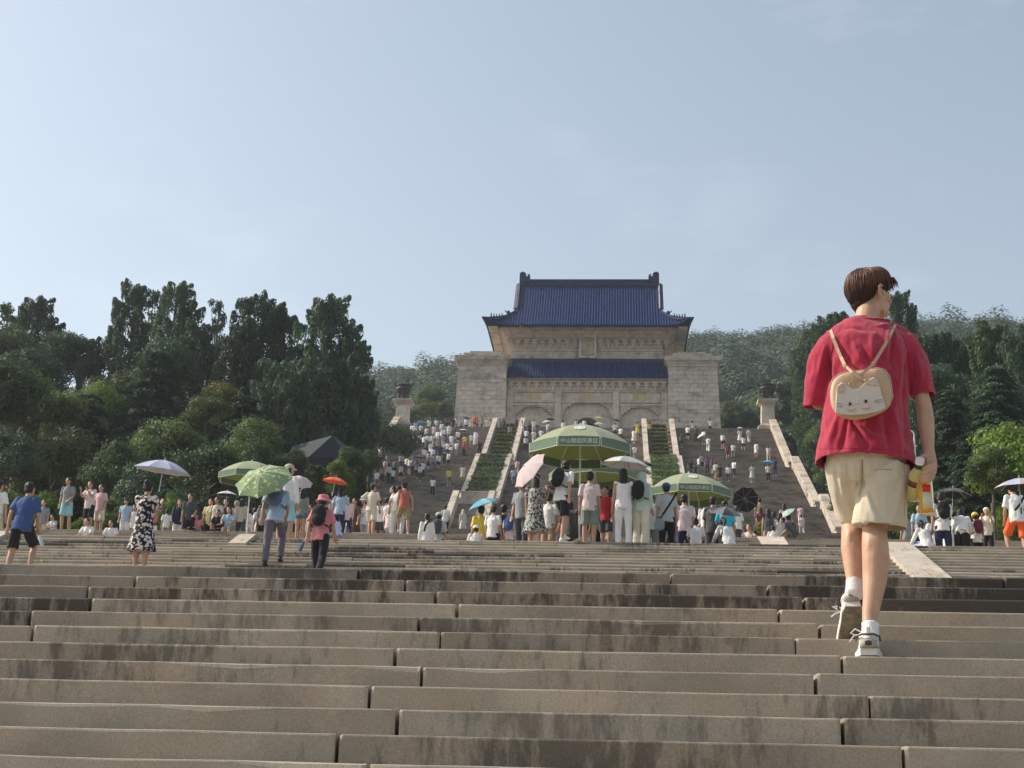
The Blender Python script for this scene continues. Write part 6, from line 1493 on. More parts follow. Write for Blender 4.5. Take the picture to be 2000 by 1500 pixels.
def mlink(name, me, parent=None):
    """geometry is made at its place in the world; hang it under the figure's base point"""
    par = parent or man
    o = link(name, me, par); ml = Vector((0, 0, 0)); q = par
    while q is not None: ml = ml+q.location; q = q.parent
    me.transform(Matrix.Translation(-ml)); return o
def fold(me, lines, amp=1.0, nz=.003, ns=22):
    """cloth folds: (x0,y0,x1,y1,width,height) seen from behind, pushed along the normals"""
    n = len(me.vertices); out_ = []
    co = [v.co.copy() for v in me.vertices]; no = [v.normal.copy() for v in me.vertices]
    for c, nn in zip(co, no):
        d = c.normalized(); k = d.dot(fwd); x = 1000+F*d.dot(rt)/k; y = 750-F*d.dot(up)/k
        h = 0
        for x0, y0, x1, y1, w, a in lines:
            L2 = (x1-x0)**2+(y1-y0)**2; t_ = max(0, min(1, ((x-x0)*(x1-x0)+(y-y0)*(y1-y0))/L2)); dx = x-(x0+t_*(x1-x0)); dy = y-(y0+t_*(y1-y0))
            q = math.sqrt(dx*dx+dy*dy)/(w*(.6+.6*t_)); e_ = math.sin(math.pi*min(1, .15+t_*.85))
            if q < 3: h += a*math.exp(-q*q)*e_
        h += nz*mnoise.noise(Vector((c.x*ns, c.y*ns, c.z*ns*.45)))+nz*.5*mnoise.noise(Vector((c.x*ns*2.3, c.y*ns*2, c.z*ns*1.1)))
        out_.append(c+nn*h*amp)
    for v, c in zip(me.vertices, out_): v.co = c
    me.update()
# --- skin, one continuous surface
hc = P(1699, 578, 7.0); yw = R(-63); hr = Matrix.Rotation(yw, 3, 'Z') @ Matrix.Rotation(R(4), 3, 'X'); hf = hr @ Vector((0, 1, 0)); hs = hr @ Vector((1, 0, 0)); hu = hr @ Vector((0, 0, 1))
b = MB()
b.ell(hc+hu*.016, (.076, .096, .100), 20, 14, rot=hr); b.ell(hc+hf*.020-hu*.045, (.060, .070, .066), 18, 12, rot=hr)
b.ell(hc+hf*.070-hu*.083, (.030, .024, .022), 12, 8, rot=hr); b.tube([hc-hs*.052-hu*.035-hf*.01, hc-hs*.042-hu*.08+hf*.03, hc+hf*.07-hu*.092, hc+hs*.042-hu*.08+hf*.03, hc+hs*.052-hu*.035-hf*.01], [.022, .02, .018, .02, .022], 8)
b.tube([hc+hf*.090+hu*.028, hc+hf*.106+hu*.0, hc+hf*.118-hu*.020, hc+hf*.098-hu*.028], [.011, .012, .014, .010], 8)
b.ell(hc+hf*.110-hu*.022, (.018, .010, .010), 8, 6, rot=hr)
b.ell(hc+hf*.084+hu*.038, (.052, .016, .014), 12, 8, rot=hr)
b.ell(hc+hf*.096-hu*.047, (.024, .010, .0075), 10, 6, rot=hr); b.ell(hc+hf*.093-hu*.060, (.020, .010, .008), 10, 6, rot=hr)
for s in (-1, 1):
    b.ell(hc+hs*s*.044+hf*.066-hu*.012, (.022, .020, .022), 10, 8, rot=hr)
b.tube([P(1690, 668, 6.93), P(1692, 640, 6.94), P(1695, 612, 6.965), hc-hu*.05-hf*.012], [(.085, .07), (.064, .062), (.057, .060), (.055, .06)], 14, ref=(1, 0, 0))
b.tube([P(1640, 652, 6.95), P(1672, 638, 6.945), P(1700, 636, 6.94), P(1745, 650, 6.95)], [.03, .045, .045, .03], 10)
b.tube([P(1692, 900, 6.82), P(1692, 800, 6.86), P(1692, 700, 6.92), P(1692, 655, 6.94)], [(.13, .085), (.125, .085), (.16, .09), (.10, .06)], 14, ref=(1, 0, 0))
# right arm
RS, RE, RW = P(1784, 700, 6.93), P(1806, 800, 6.87), P(1814, 883, 6.79)
b.tube([RS, RS.lerp(RE, .5), RS.lerp(RE, .85), RE, RE.lerp(RW, .25), RE.lerp(RW, .6), RW, RW.lerp(P(1816, 893, 6.785), 1)], [(.040, .044), (.034, .040), (.036, .040), (.037, .042), (.040, .040), (.034, .034), (.025, .03), (.027, .030)], 14)
# left arm, forearm bent forward
LS, LE, LW = P(1614, 692, 6.93), P(1601, 790, 6.93), P(1622, 772, 7.16)
b.tube([LS, LS.lerp(LE, .5), LE, LE.lerp(LW, .5), LW], [.05, .045, .038, .036, .026], 12)
b.tube([LW, LW+Vector((.01, .05, .0)), LW+Vector((.015, .09, .005))], [(.03, .022), (.038, .018), (.034, .014)], 10)
for q in range(4):
    o_ = LW+Vector((.01, .09, .026-.018*q)); b.tube([o_, o_+Vector((.02, .035, -.0)), o_+Vector((.045, .03, -.004))], [.010, .009, .008], 8)
b.tube([LW+Vector((.02, .03, .02)), LW+Vector((.04, .065, .03)), LW+Vector((.055, .085, .02))], [.012, .011, .009], 8)
# legs
RH, RK, RA = P(1730, 905, 6.84), P(1709, 1034, 6.86), P(1699, 1232, 6.765)
RAp = P(1699, 1222, 6.765)
b.tube([RH, RH.lerp(RK, .5), P(1712, 1005, 6.875), P(1708, 1036, 6.865), P(1709, 1062, 6.845), P(1711, 1092, 6.835), P(1709, 1130, 6.825), P(1704, 1170, 6.80), P(1699, 1205, 6.78), RAp, P(1699, 1255, 6.765)],
       [.092, .084, .064, .056, .060, .0625, .056, .043, .035, .033, .034], 16)
b.ell(P(1700, 1075, 6.815), (.026, .03, .07), 10, 8); b.ell(P(1722, 1078, 6.818), (.026, .03, .075), 10, 8)      # the two bellies of the calf
b.tube([P(1699, 1250, 6.76), P(1702, 1266, 6.80), P(1708, 1268, 6.92)], [.036, .036, .028], 10)
LH, LK, LA = P(1660, 905, 6.88), P(1668, 1012, 7.05), P(1668, 1150, 6.93)
b.tube([LH, LH.lerp(LK, .5), P(1666, 995, 7.03), P(1666, 1018, 7.03), P(1666, 1045, 7.0), P(1666, 1072, 6.985), P(1667, 1102, 6.965), P(1668, 1130, 6.945), LA], [.088, .080, .058, .052, .055, .056, .047, .037, .034], 16)
b.ell(P(1660, 1058, 6.965), (.025, .03, .06), 10, 8)
fd = Vector((.03, .74, -.66)).normalized(); fu = Vector((0, .66, .74)).normalized()
b.tube([LA, LA+fd*.04, LA+fd*.12], [.034, .034, .026], 10)
body = vox(b, .0062, 'body', M_skinm, 4, .5)
mlink('body', body)
# ear (near side) with its rim and hollow
b = MB(); e0 = hc+hs*.094-hf*.004-hu*.010
b.tube([e0+hu*.030+hf*.010, e0+hu*.036-hf*.004+hs*.006, e0+hu*.026-hf*.018+hs*.010, e0-hu*.0-hf*.018+hs*.010, e0-hu*.022-hf*.008+hs*.004, e0-hu*.034+hf*.004], [.005, .006, .006, .0055, .006, .007], 8)
b.ell(e0-hs*.008, (.010, .015, .030), 10, 8, rot=hr); b.ell(e0+hf*.010-hu*.004+hs*.004, (.005, .005, .009), 6, 6, rot=hr)
mlink('ear', vox(b, .0026, 'ear', M_skinm, 2))
for s in (-1, 1):
    b = MB(); b.ell(hc+hs*s*.031+hf*.083+hu*.012, (.012, .010, .0085), 10, 8, rot=hr); mlink('eye', b.mesh('eye', M_eye, True))
    b = MB(); b.tube([hc+hs*s*.012+hf*.101+hu*.034, hc+hs*s*.034+hf*.098+hu*.040, hc+hs*s*.056+hf*.082+hu*.034], [.003, .004, .002], 6); mlink('eyebrow', b.mesh('eyebrow', M_hairm))
# hair: mass, then locks lying on it
def hair_shape(infl=0):
    b = MB()
    b.ell(hc-hf*.012+hu*.048, (.087+infl, .104+infl, .083+infl), 22, 14, rot=hr); b.ell(hc-hf*.045+hu*.018, (.082+infl, .078+infl, .084+infl), 18, 12, rot=hr)
    b.ell(hc+hf*.040+hu*.082, (.072+infl, .070+infl, .056+infl), 16, 10, rot=hr)
    b.ell(hc+hf*.088+hu*.058, (.062+infl, .034+infl, .028+infl), 14, 10, rot=hr)
    b.ell(hc-hf*.058-hu*.035, (.058+infl, .042+infl, .055+infl), 14, 10, rot=hr); b.ell(hc+hf*.046+hu*.040+hs*.064, (.014+infl, .026, .034), 10, 8, rot=hr)
    b.ell(hc-hf*.062-hu*.068, (.040+infl, .022+infl, .034), 12, 8, rot=hr)
    return b
hm = vox(hair_shape(), .0055, 'hair', M_hairm, 3)
bvh_h = BVHTree.FromPolygons([v.co.copy() for v in hm.vertices], [tuple(p.vertices) for p in hm.polygons])
whorl = hc-hf*.045+hu*.135
for v in hm.vertices:
    d = v.co-whorl; t_ = math.atan2(d.dot(hs), d.dot(hf)); v.co += v.normal*(.0030*math.sin(t_*34+6*mnoise.noise(v.co*14))+.004*mnoise.noise(v.co*26))
hm.update(); hm.materials.clear(); hm.materials.append(mat('dark_hair_base', (.030, .014, .010), .5, .35, 14)); mlink('hair', hm)
b = MB(); random.seed(11)
for q in range(1500):
    # start near the whorl, flow over the skull away from it
    a = random.uniform(0, 2*math.pi); p = whorl+hs*math.cos(a)*random.uniform(.0, .075)+hf*(math.sin(a)*random.uniform(0, .085)+.02)
    lift_ = random.uniform(.001, .009); dirv = (hs*math.cos(a)+hf*(math.sin(a)+.15)-hu*.2+hs*random.uniform(-.2, .2)).normalized(); pts = []; L_ = random.randint(6, 11)
    for k in range(L_):
        hit = bvh_h.find_nearest(p)
        if hit[0] is None: break
        nn = hit[1]; pp = hit[0]+nn*(.0028+(lift_ if k > 1 else lift_*.4)*math.sin((k+.5)/L_*math.pi))
        if pp.z < hc.z-.01 and (pp-hc).dot(hf) > .06: break
        pts.append(pp); dirv = (dirv-nn*dirv.dot(nn)-hu*.22).normalized(); p = pp+dirv*.014
    if len(pts) > 3:
        w_ = random.choice([random.uniform(.0012, .0026), random.uniform(.0028, .0052)]); b.tube(pts, [w_*(.5 if k == 0 else 1-.85*k/(len(pts)-1)) for k in range(len(pts))], 4, cap=False)
for q in range(46):      # the fringe, standing out over the brow
    s_ = random.uniform(-.055, .05); p = hc+hf*.085+hu*.085+hs*s_; g = random.uniform(.75, 1.1)
    b.tube([p, p+hf*.030*g+hu*.004, p+hf*.048*g-hu*.018*g, p+hf*.052*g-hu*.045*g], [.004, .0042, .003, .0006], 5, cap=False)
o = mlink('hair_locks', b.mesh('hair_locks', M_hairm, True)); o['kind'] = 'stuff'
# --- tee
b = MB()
rings = [(1691, 909, 6.83, 98, .162), (1691, 875, 6.84, 95, .156), (1692, 830, 6.85, 87, .146), (1694, 790, 6.865, 82, .140), (1695, 745, 6.885, 81, .138), (1695, 705, 6.905, 84, .138), (1694, 678, 6.92, 90, .128), (1693, 655, 6.935, 78, .105), (1694, 640, 6.945, 58, .085), (1695, 631, 6.95, 44, .072)]
b.tube([P(x, y, Y) for x, y, Y, w, d in rings], [(w/F*6.85, d) for x, y, Y, w, d in rings], 28, ref=(1, 0, 0))
b.tube([P(1652, 676, 6.93), P(1624, 680, 6.925), P(1608, 704, 6.92), P(1601, 745, 6.925), P(1598, 797, 6.935)], [(.07, .08), (.075, .078), (.066, .072), (.058, .070), (.055, .070)], 16, ref=(0, 1, 0))
b.tube([P(1738, 676, 6.93), P(1766, 678, 6.925), P(1783, 704, 6.915), P(1795, 734, 6.905), P(1803, 774, 6.895)], [(.07, .08), (.072, .076), (.062, .07), (.060, .062), (.060, .056)], 16, ref=(0, 1, 0))
b.tube([P(1655, 648, 6.945), P(1630, 660, 6.935), P(1614, 680, 6.93)], [.05, .052, .05], 12); b.tube([P(1736, 648, 6.945), P(1760, 659, 6.935), P(1777, 680, 6.93)], [.05, .052, .05], 12)
tee = vox(b, .0068, 'shirt', M_red, 3, .5)
FOLDS = [(1636, 812, 1612, 886, 7, .010), (1655, 822, 1640, 884, 5, -.010), (1662, 822, 1700, 878, 5, -.011), (1672, 826, 1722, 870, 6, .009), (1690, 826, 1690, 884, 7, .005), (1744, 800, 1760, 890, 8, .010), (1728, 815, 1738, 890, 6, -.008), (1768, 760, 1772, 880, 6, -.010),
         (1645, 676, 1664, 712, 5, -.008), (1655, 690, 1650, 718, 5, .007), (1684, 676, 1700, 716, 5, -.009), (1668, 672, 1684, 712, 6, .007), (1700, 660, 1708, 712, 6, .006), (1735, 648, 1728, 700, 5, .009), (1746, 650, 1738, 720, 5, -.010), (1760, 664, 1752, 780, 7, .010), (1774, 690, 1764, 800, 6, -.012),
         (1712, 636, 1742, 634, 4, .006), (1655, 640, 1700, 646, 4, -.005), (1618, 690, 1622, 760, 5, -.012), (1610, 680, 1596, 750, 6, .008), (1790, 690, 1802, 750, 5, .009), (1783, 705, 1792, 760, 4, -.008), (1630, 700, 1628, 790, 6, .007), (1640, 740, 1626, 800, 5, -.006), (1700, 850, 1760, 862, 6, .004), (1748, 700, 1745, 760, 4, .005)]
fold(tee, FOLDS, 1.55, .0045, 20)
bm = bmesh.new(); bm.from_mesh(tee); bm.normal_update()
zh = ray(1691, 909).z*6.83; zl = ray(1598, 797).z*6.93; zr = ray(1803, 774).z*6.9; xl = ray(1620, 792).x*6.93; xr = ray(1783, 764).x*6.9
kill = [f for f in bm.faces if f.normal.z < -.72 and (f.calc_center_median().z < zh+.028 or (f.calc_center_median().x < xl and f.calc_center_median().z < zl+.03) or (f.calc_center_median().x > xr and f.calc_center_median().z < zr+.010))]
bmesh.ops.delete(bm, geom=kill, context='FACES'); bm.to_mesh(tee); bm.free()
bvh_t = BVHTree.FromPolygons([v.co.copy() for v in tee.vertices], [tuple(p.vertices) for p in tee.polygons])
o = mlink('shirt', tee); sm_ = o.modifiers.new('thick', 'SOLIDIFY'); sm_.thickness = .0022; sm_.offset = -1
b = MB(); cp = []
for q in range(25):
    a = 2*math.pi*q/24; cp.append(P(1695, 628, 6.948)+Vector((.099*math.cos(a), .078*math.sin(a), .012*math.sin(a))))
b.tube(cp, [(.010, .005)]*25, 8, cap=False); mlink('collar', b.mesh('collar', M_red, True))
M_seam = mat('dark_red_stitching', (.22, .012, .03), .9)
def seam_on(bvh, path, r_, m, name, step=6):
    pts = []
    for (x0, y0), (x1, y1) in zip(path[:-1], path[1:]):
        k = max(1, int(math.hypot(x1-x0, y1-y0)/step))
        for q in range(k):
            d = ray(x0+(x1-x0)*q/k, y0+(y1-y0)*q/k).normalized(); h = bvh.ray_cast(Vector((0, 0, 0)), d)
            if h[0] is not None and (not pts or (h[0]-pts[-1]).length < .06): pts.append(h[0]-d*.0006)
    if len(pts) > 2:
        b = MB(); b.tube(pts, r_, 5); mlink(name, b.mesh(name, m))
seam_on(bvh_t, [(1634, 652), (1627, 672), (1623, 700), (1622, 730), (1624, 760)], .0016, M_seam, 'sleeve_seam')
seam_on(bvh_t, [(1762, 652), (1770, 674), (1775, 700), (1778, 735)], .0016, M_seam, 'sleeve_seam')
seam_on(bvh_t, [(1600, 877), (1640, 876), (1690, 875), (1740, 879), (1782, 886)], .0009, M_seam, 'hem_stitch')
seam_on(bvh_t, [(1585, 779), (1600, 781), (1612, 783)], .0009, M_seam, 'cuff_stitch'); seam_on(bvh_t, [(1788, 757), (1802, 758), (1817, 752)], .0009, M_seam, 'cuff_stitch')
# --- shorts
b = MB()
b.tube([P(1692, 872, 6.835), P(1692, 900, 6.84), P(1692, 925, 6.85), P(1690, 940, 6.86)], [(.178, .130), (.184, .128), (.180, .118), (.15, .095)], 22, ref=(1, 0, 0))
b.tube([P(1655, 905, 6.87), P(1656, 950, 6.94), P(1660, 985, 7.01), P(1664, 1010, 7.045)], [(.106, .126), (.092, .108), (.078, .094), (.074, .088)], 18, ref=(1, 0, 0))
b.tube([P(1728, 905, 6.845), P(1722, 950, 6.85), P(1719, 995, 6.86), P(1717, 1030, 6.865)], [(.112, .130), (.116, .126), (.120, .120), (.126, .120)], 20, ref=(1, 0, 0))
sh = vox(b, .0062, 'shorts', M_short, 5, .5)
SF = [(1684, 895, 1684, 955, 4, -.012), (1684, 940, 1670, 1000, 5, -.015), (1684, 900, 1684, 960, 3, -.012), (1640, 900, 1650, 985, 5, .007), (1654, 905, 1662, 1000, 4, -.007), (1628, 900, 1645, 1000, 5, -.005), (1668, 905, 1672, 990, 4, .005), (1752, 900, 1700, 928, 6, .008), (1765, 925, 1712, 948, 6, .006), (1768, 905, 1740, 985, 6, -.006), (1700, 900, 1698, 935, 5, .006), (1690, 955, 1710, 1020, 5, .007), (1700, 960, 1726, 1020, 6, -.005), (1756, 960, 1745, 1030, 6, .006), (1770, 945, 1760, 1010, 4, -.005), (1735, 895, 1722, 915, 4, -.006)]
fold(sh, SF, 1.0, .003, 22)
bm = bmesh.new(); bm.from_mesh(sh); bm.normal_update(); z1 = ray(1664, 1010).z*7.045; z2 = ray(1717, 1030).z*6.865; xm = ray(1688, 1010).x*6.9
kill = [f for f in bm.faces if f.normal.z < -.75 and f.calc_center_median().x >= xm and f.calc_center_median().z < z2+.012]
bmesh.ops.delete(bm, geom=kill, context='FACES'); bm.to_mesh(sh); bm.free()
bvh_s = BVHTree.FromPolygons([v.co.copy() for v in sh.vertices], [tuple(p.vertices) for p in sh.polygons])
o = mlink('shorts', sh); sm_ = o.modifiers.new('thick', 'SOLIDIFY'); sm_.thickness = .0025; sm_.offset = -1
M_sst = mat('tan_stitching', (.36, .30, .21), .9)
seam_on(bvh_s, [(1684, 898), (1684, 925), (1682, 950), (1676, 975)], .0018, M_sst, 'back_seam')
seam_on(bvh_s, [(1666, 1012), (1700, 1020), (1735, 1023), (1764, 1021)], .0010, M_sst, 'hem_stitch')
seam_on(bvh_s, [(1708, 918), (1728, 916), (1748, 919)], .0022, M_sst, 'pocket_welt'); seam_on(bvh_s, [(1765, 900), (1768, 940), (1767, 985), (1766, 1015)], .0014, M_sst, 'side_seam')
# --- socks and shoes
b = MB(); b.tube([P(1700, 1217, 6.772), P(1700, 1230, 6.765), P(1699, 1250, 6.762), P(1699, 1262, 6.765)], [(.0385, .042), (.038, .042), (.041, .046), (.04, .05)], 14, ref=(1, 0, 0)); so_ = vox(b, .0045, 'sock', M_sock, 2, .5, .0015, 40)
mlink('sock', so_)
b = MB(); b.tube([P(1668, 1133, 6.945), LA, LA+fd*.045], [(.037, .04), (.038, .04), (.042, .045)], 14, ref=(1, 0, 0)); mlink('sock', vox(b, .0045, 'sock', M_sock, 2, .5, .0015, 40))
def shoe(org, fdir, udir, nm='shoe'):
    """org: centre of the heel at the ground, fdir: heel to toe, udir: up"""
    f_, u_ = fdir.normalized(), udir.normalized(); s_ = f_.cross(u_).normalized(); T_ = lambda x, y, z: org+(s_*x*1.2+f_*y*1.06+u_*z*1.14)
    b = MB(); prof = [(-.004, .028, .018), (.03, .038, .020), (.09, .040, .020), (.15, .045, .020), (.21, .048, .020), (.262, .040, .020), (.292, .020, .018)]
    ol = []
    for y, w, h in prof: ol.append((y, w))
    for z0_, z1_, k_, m_, n_ in ((0, .007, 1.0, M_outs, 'outsole'), (.007, .031, 1.04, M_sole, 'midsole')):
        c = MB(); L_ = [T_(w*k_, y, 0) for y, w in ol]+[T_(-w*k_, y, 0) for y, w in reversed(ol)]; n = len(L_)
        c.add([p+u_*z0_ for p in L_]+[p+u_*z1_*1.2 for p in L_], [(i, (i+1) % n, n+(i+1) % n, n+i) for i in range(n)]+[tuple(range(n-1, -1, -1)), tuple(range(n, 2*n))]); 
        yield n_, c.mesh(n_, m_)
    up_ = MB(); up_.tube([T_(0, .004, .046), T_(0, .03, .060), T_(0, .10, .060), T_(0, .16, .050), T_(0, .22, .042), T_(0, .272, .034)], [(.030, .034), (.040, .046), (.041, .046), (.045, .036), (.045, .028), (.026, .015)], 16, ref=s_)
    up_.tube([T_(0, .035, .05), T_(0, .040, .092)], [(.040, .044), (.042, .046)], 14, ref=s_)
    yield 'upper', vox(up_, .0048, 'upper', M_sole, 2)
    c = MB(); c.tube([T_(.0, .002, .034), T_(0, .006, .062)], [(.036, .034), (.037, .034)], 14, ref=s_); yield 'heel_panel', c.mesh('heel_panel', M_shg, True)
    c = MB(); c.tube([T_(.043, .075, .070), T_(.041, .02, .080), T_(.022, -.022, .084), T_(-.022, -.022, .084), T_(-.041, .02, .080), T_(-.043, .075, .070)], [.004]*6, 6); yield 'collar_trim', c.mesh('collar_trim', M_shk, True)
    c = MB(); c.tube([T_(-.012, -.030, .050), T_(.012, -.030, .050)], [(.002, .009), (.002, .009)], 4, ref=f_); c.tube([T_(0, -.031, .040), T_(0, -.031, .060)], [(.0015, .007), (.0015, .007)], 4, ref=f_); yield 'heel_badge', c.mesh('heel_badge', M_shk)
    c = MB(); c.tube([T_(0, -.016, .080), T_(0, -.012, .112)], [(.011, .004), (.010, .004)], 6, ref=s_); yield 'pull_tab', c.mesh('pull_tab', M_sole)
    for q in range(4):
        c = MB(); c.tube([T_(-.022, .10+.022*q, .092-.008*q), T_(0, .104+.022*q, .100-.009*q), T_(.022, .10+.022*q, .092-.008*q)], .0035, 5); yield 'lace', c.mesh('lace', M_sock)
    c = MB(); c.tube([T_(-.01, .10, .098), T_(-.045, .10, .118), T_(-.062, .085, .100), T_(-.040, .095, .090)], .0035, 5); c.tube([T_(-.01, .10, .098), T_(-.05, .12, .095), T_(-.068, .115, .070)], .003, 5); yield 'lace', c.mesh('lace', M_sock)
zs = zprof(6.7)+.001
org = P(1697, 1282, 6.672); org.z = zs
srt = link('shoe', None, man)
for n_, me_ in shoe(org, Vector((.16, 1, 0)), Vector((0, 0, 1))): mlink(n_, me_, srt)
slt = link('shoe', None, man)
lo = P(1666, 1187, 6.905)
for n_, me_ in shoe(lo, fd, fu): mlink(n_, me_, slt)

# --- the small cat faced bag, resting on his back
def on_tee(px, py, off=.006):
    d = ray(px, py).normalized(); h = bvh_t.ray_cast(Vector((0, 0, 0)), d)
    return (h[0]-d*off) if h[0] is not None else P(px, py, 6.8)
bagc = P(1682, 772, 6.66); bagr = empty('cat_backpack', bagc, 0, 'small tan backpack with a cream cat face and two ears on the red tee', 'backpack')
def Bp(px, py, off):     # point on the bag's front, off metres nearer the viewer than the bag's mid plane
    return P(px, py, 6.665-off-.00035*(py-772))
outl = [(1622, 790), (1620, 760), (1626, 742), (1640, 730), (1662, 725), (1690, 723), (1712, 718), (1728, 722), (1738, 736), (1742, 760), (1742, 782), (1738, 797), (1716, 810), (1690, 819), (1665, 822), (1644, 816), (1629, 806)]
b = MB(); n = len(outl); cxp, cyp = 1682, 772; vs = []
lay = [(-.052, .90), (-.044, .985), (-.02, 1.0), (.018, 1.0), (.038, .975), (.048, .88), (.054, .6), (.056, .25)]
for off, k in lay: vs += [Bp(cxp+(x-cxp)*k, cyp+(y-cyp)*k, off) for x, y in outl]
fs = [(l*n+i, l*n+(i+1) % n, (l+1)*n+(i+1) % n, (l+1)*n+i) for l in range(len(lay)-1) for i in range(n)]+[tuple(range(n-1, -1, -1)), tuple((len(lay)-1)*n+i for i in range(n))]
b.add(vs, fs)
def blink(name, me): 
    me.transform(Matrix.Translation(-bagc)); return link(name, me, bagr)
me_ = b.mesh('pouch', M_tan, True); o = blink('pouch', me_); s2 = o.modifiers.new('s', 'SUBSURF'); s2.levels = 1; s2.render_levels = 2
for k, off in ((1.005, .020), (1.005, -.022)):
    b = MB(); b.tube([Bp(cxp+(x-cxp)*k, cyp+(y-cyp)*k, off) for x, y in outl[1:11]], .0028, 6); blink('zipper', b.mesh('zipper', M_catp, True))
# flap: cat head
face = [(1631, 806), (1632, 785), (1634, 762), (1637, 752), (1644, 746.5), (1651, 749), (1660, 756), (1668, 761), (1677, 760), (1686, 751), (1697, 741), (1707, 736.5), (1713, 741), (1719, 756), (1724, 775), (1731, 797), (1716, 804), (1690, 809), (1668, 811), (1648, 810)]
def slabpoly(pts, o0, o1, m, name, k_=.97, sub=True, c=(1680, 785)):
    n = len(pts); vs = []
    for off, k in ((o0, 1), (o0+(o1-o0)*.6, 1), (o1, k_)): vs += [Bp(c[0]+(x-c[0])*k, c[1]+(y-c[1])*k, off+(.006*(1-min(1, abs(x-c[0])/52)))) for x, y in pts]
    b = MB(); b.add(vs, [(l*n+i, l*n+(i+1) % n, (l+1)*n+(i+1) % n, (l+1)*n+i) for l in range(2) for i in range(n)]+[tuple(2*n+i for i in range(n))]); o = blink(name, b.mesh(name, m, False)); return o
slabpoly(face, .050, .068, M_cat, 'cat_face')
b = MB(); b.tube([Bp(x, y, .061) for x, y in face+face[:1]], .0026, 6); blink('piping', b.mesh('piping', M_tan, True))
slabpoly([(1634.5, 764), (1637, 754), (1644, 748.5), (1650, 752), (1646, 766)], .068, .0705, M_catp, 'ear_patch', 1, c=(1642, 758))
slabpoly([(1690, 750), (1698, 743), (1706.5, 739), (1711, 745), (1713, 753)], .068, .0705, M_catp, 'ear_patch', 1, c=(1703, 746))
for x, y, w in ((1662, 797, 7), (1690, 793, 8)):
    slabpoly([(x+w*math.cos(a), y+w*.6*math.sin(a)) for a in np.linspace(0, 2*math.pi, 12)[:-1]], .070, .0745, mat('blush_patch', (.62, .46, .40), .5), 'blush_patch', 1, c=(x, y))
for x, y in ((1660, 788.6), (1691, 783.5)):
    b = MB(); p = Bp(x, y, .079); b.ell(p, (.0075, .004, .0080), 12, 8); blink('eye', b.mesh('eye', M_eye, True))
b = MB(); b.ell(Bp(1675, 786, .080), (.006, .003, .004), 8, 6); blink('nose', b.mesh('nose', M_catp, True))
for x0_, y0_, x1_, y1_ in ((1635, 788, 1647, 789.5), (1635.5, 794, 1647, 793.5), (1708, 782.5, 1722, 780), (1708, 786, 1723, 784.5)):
    b = MB(); b.tube([Bp(x0_, y0_, .0715), Bp((x0_+x1_)/2, (y0_+y1_)/2, .0735), Bp(x1_, y1_, .0715)], .0009, 5); blink('whisker', b.mesh('whisker', M_eye))
b = MB(); b.tube([Bp(1678, 762, .060), Bp(1676, 772, .073), Bp(1673, 780, .0765)], .0008, 4); blink('seam', b.mesh('seam', M_catp))
def strap(pts, w, name='strap'):
    b = MB(); vs = []; n = len(pts)
    for i, p in enumerate(pts):
        d = (pts[min(i+1, n-1)]-pts[max(i-1, 0)]).normalized(); v = p.normalized(); s_ = d.cross(v).normalized()
        for a, c in ((-1, 0), (1, 0), (1, 1), (-1, 1)): vs.append(p+s_*a*w/2+v*c*.003)
    fs = [(i*4+k, (i+1)*4+k, (i+1)*4+(k+1) % 4, i*4+(k+1) % 4) for i in range(n-1) for k in range(4)]+[(0, 1, 2, 3), ((n-1)*4+3, (n-1)*4+2, (n-1)*4+1, (n-1)*4)]
    b.add(vs, fs); return blink(name, b.mesh(name, M_tan))
lt = P(1619, 640, 6.99)
strap([P(1616, 664, 7.05), P(1617, 648, 7.01)]+[on_tee(x, y, .016) for x, y in ((1622, 645), (1627, 660), (1634, 678), (1642, 697))]+[Bp(1650, 714, .03)], .015)
strap([P(1756, 652, 7.06), P(1753, 638, 7.02)]+[on_tee(x, y, .016) for x, y in ((1749, 634), (1740, 652), (1728, 674), (1716, 694))]+[Bp(1706, 710, .03)], .015)
strap([Bp(1650, 714, .034), Bp(1664, 727, .060), Bp(1680, 738, .066), Bp(1694, 745, .070)], .013)
strap([Bp(1706, 710, .034), Bp(1694, 722, .058), Bp(1678, 736, .062), Bp(1662, 750, .066)], .013)
for x, y, off in ((1650, 716, .036), (1706, 711, .036), (1693, 744, .074), (1661, 751, .072)):
    b = MB(); c = Bp(x, y, off); b.tube([c+Vector((.008*math.cos(a), 0, .010*math.sin(a))) for a in np.linspace(0, 2*math.pi, 13)], .0018, 5, cap=False); blink('metal_ring', b.mesh('metal_ring', mat('brass', (.6, .42, .2), .3, .05, 5, 0, 60, .5, metal=.8), True))
b = MB(); b.tube([Bp(1742, 764, .0), Bp(1745, 776, .002)], .002, 5); blink('zip_pull', b.mesh('zip_pull', M_gold))

# --- right hand and the two bottles
b = MB(); Yh = 6.765
b.tube([P(1814, 880, 6.79), P(1815, 892, 6.785), P(1817, 906, 6.775), P(1817, 920, 6.77), P(1815, 932, 6.765)], [(.026, .030), (.030, .032), (.031, .034), (.029, .032), (.022, .026)], 14, ref=(1, 0, 0))
for q, (ky, L_) in enumerate(((906, 1.0), (915, 1.05), (924.5, 1.0), (933, .82))):
    k0 = P(1824-q*.9, ky-2, 6.765); k1 = P(1822-q, ky+2, 6.715); k2 = P(1812-q, ky+6, 6.700); k3 = P(1802-q+(1-L_)*12, ky+8, 6.712); k4 = P(1798-q+(1-L_)*14, ky+7, 6.735)
    b.tube([P(1817, ky-4, 6.775), k0, k1, k2, k3, k4], [.012, .0115, .0112, .0100, .0092, .007], 9)
b.tube([P(1812, 890, 6.77), P(1803, 893, 6.75), P(1798, 899, 6.76), P(1795, 911, 6.80), P(1797, 922, 6.81)], [.016, .0145, .013, .011, .009], 9)
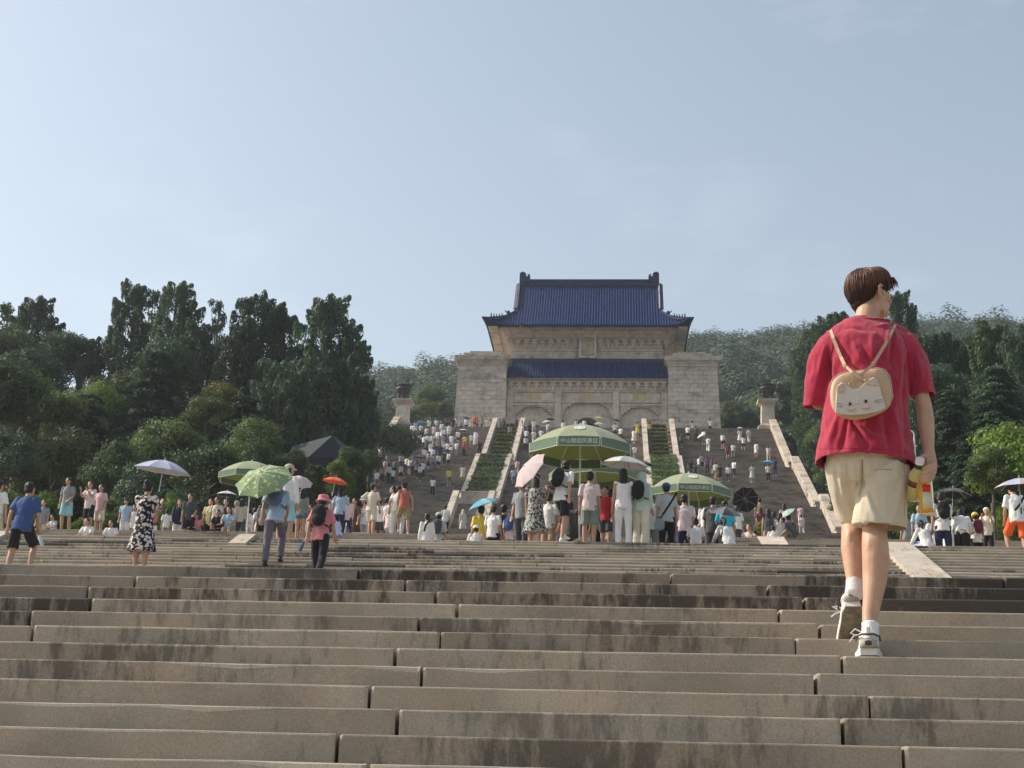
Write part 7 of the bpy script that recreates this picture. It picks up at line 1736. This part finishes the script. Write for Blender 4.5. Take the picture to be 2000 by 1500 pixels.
mlink('hand', vox(b, .0034, 'hand', M_skinm, 1, .4))
def glass(name, c, tr=.75):
    m = mat(name, c, .12, .04, 5, 0, 60, .5); bs = m.node_tree.nodes['Principled BSDF']; bs.inputs['Transmission Weight'].default_value = tr; bs.inputs['IOR'].default_value = 1.2; return m
M_tea = glass('amber_tea', (.85, .50, .07), .55); M_tea2 = glass('pale_tea', (.80, .70, .30), .55); M_rl = mat('red_label', (.55, .03, .03), .5, .03); M_cl = mat('cream_label', (.58, .55, .36), .5, .06, 60); M_plw = mat('white_cap', (.75, .68, .68), .4, .03)
def bottle(top, bot, r_, m, name_lab, cap_c=None, labels=(), neck=.25, seam=None):
    ax = (bot-top); L_ = ax.length; root = empty('drink_bottle', top, 0, name_lab, 'bottle'); root.rotation_euler = (-ax).to_track_quat('Z', 'Y').to_euler()
    b = MB(); lathe(b, [(0, 0), (.013, 0), (.013, -L_*.10), (.018, -L_*neck*.7), (r_*.92, -L_*(neck+.06)), (r_, -L_*(neck+.12)), (r_, -L_*.62), (r_*.97, -L_*.64), (r_, -L_*.66), (r_, -L_*.95), (r_*.9, -L_*.985), (r_*.5, -L_), (0, -L_*.99)], 24); b.build('bottle_body', m, root, True)
    lc = root.rotation_euler.to_matrix().inverted() @ (-Vector(top)); ac = math.degrees(math.atan2(lc.y, lc.x))
    for z0_, z1_, a0, a1, mm in labels:
        a0 += ac; a1 += ac
        c = MB(); n = 10; vs = []
        for i in range(n+1):
            a = R(a0+(a1-a0)*i/n)
            for rr in (r_+.0006, r_+.0014):
                for z in (z0_, z1_): vs.append((rr*math.cos(a), rr*math.sin(a), -L_*z))
        fs = []
        for i in range(n): o_ = i*4; p_ = o_+4; fs += [(o_+2, p_+2, p_+3, o_+3), (o_, o_+1, p_+1, p_), (o_, p_, p_+2, o_+2), (o_+1, o_+3, p_+3, p_+1)]
        c.add(vs, fs); c.build('label', mm, root, True)
    if cap_c:
        c = MB(); lathe(c, [(0, -.006), (.0205, -.006), (.0205, .014), (.019, .019), (0, .019)], 24); c.build('cap', cap_c, root, False)
        for q in range(20):
            pass
        c = MB(); lathe(c, [(.0165, -.032), (.0175, -.032), (.0175, -.009), (.0165, -.009)], 20); c.build('neck_band', mat('dark_green_band', (.02, .06, .04), .5), root, True)
    return root
bottle(P(1805, 924, 6.755), P(1811, 1005, 6.735), .0335, M_tea, 'amber drink bottle with red and cream label held in the man\'s hand', None, ((.34, .50, -22, 40, M_rl), (.52, .90, -26, 44, M_cl)), .14)
bottle(P(1796, 903, 6.700), P(1782, 975, 6.83), .0345, M_tea2, 'pale yellow drink bottle with white cap held between the man\'s fingers', M_plw, ((.45, .60, -70, 10, mat('brown_label', (.16, .05, .04), .5)),), .22)
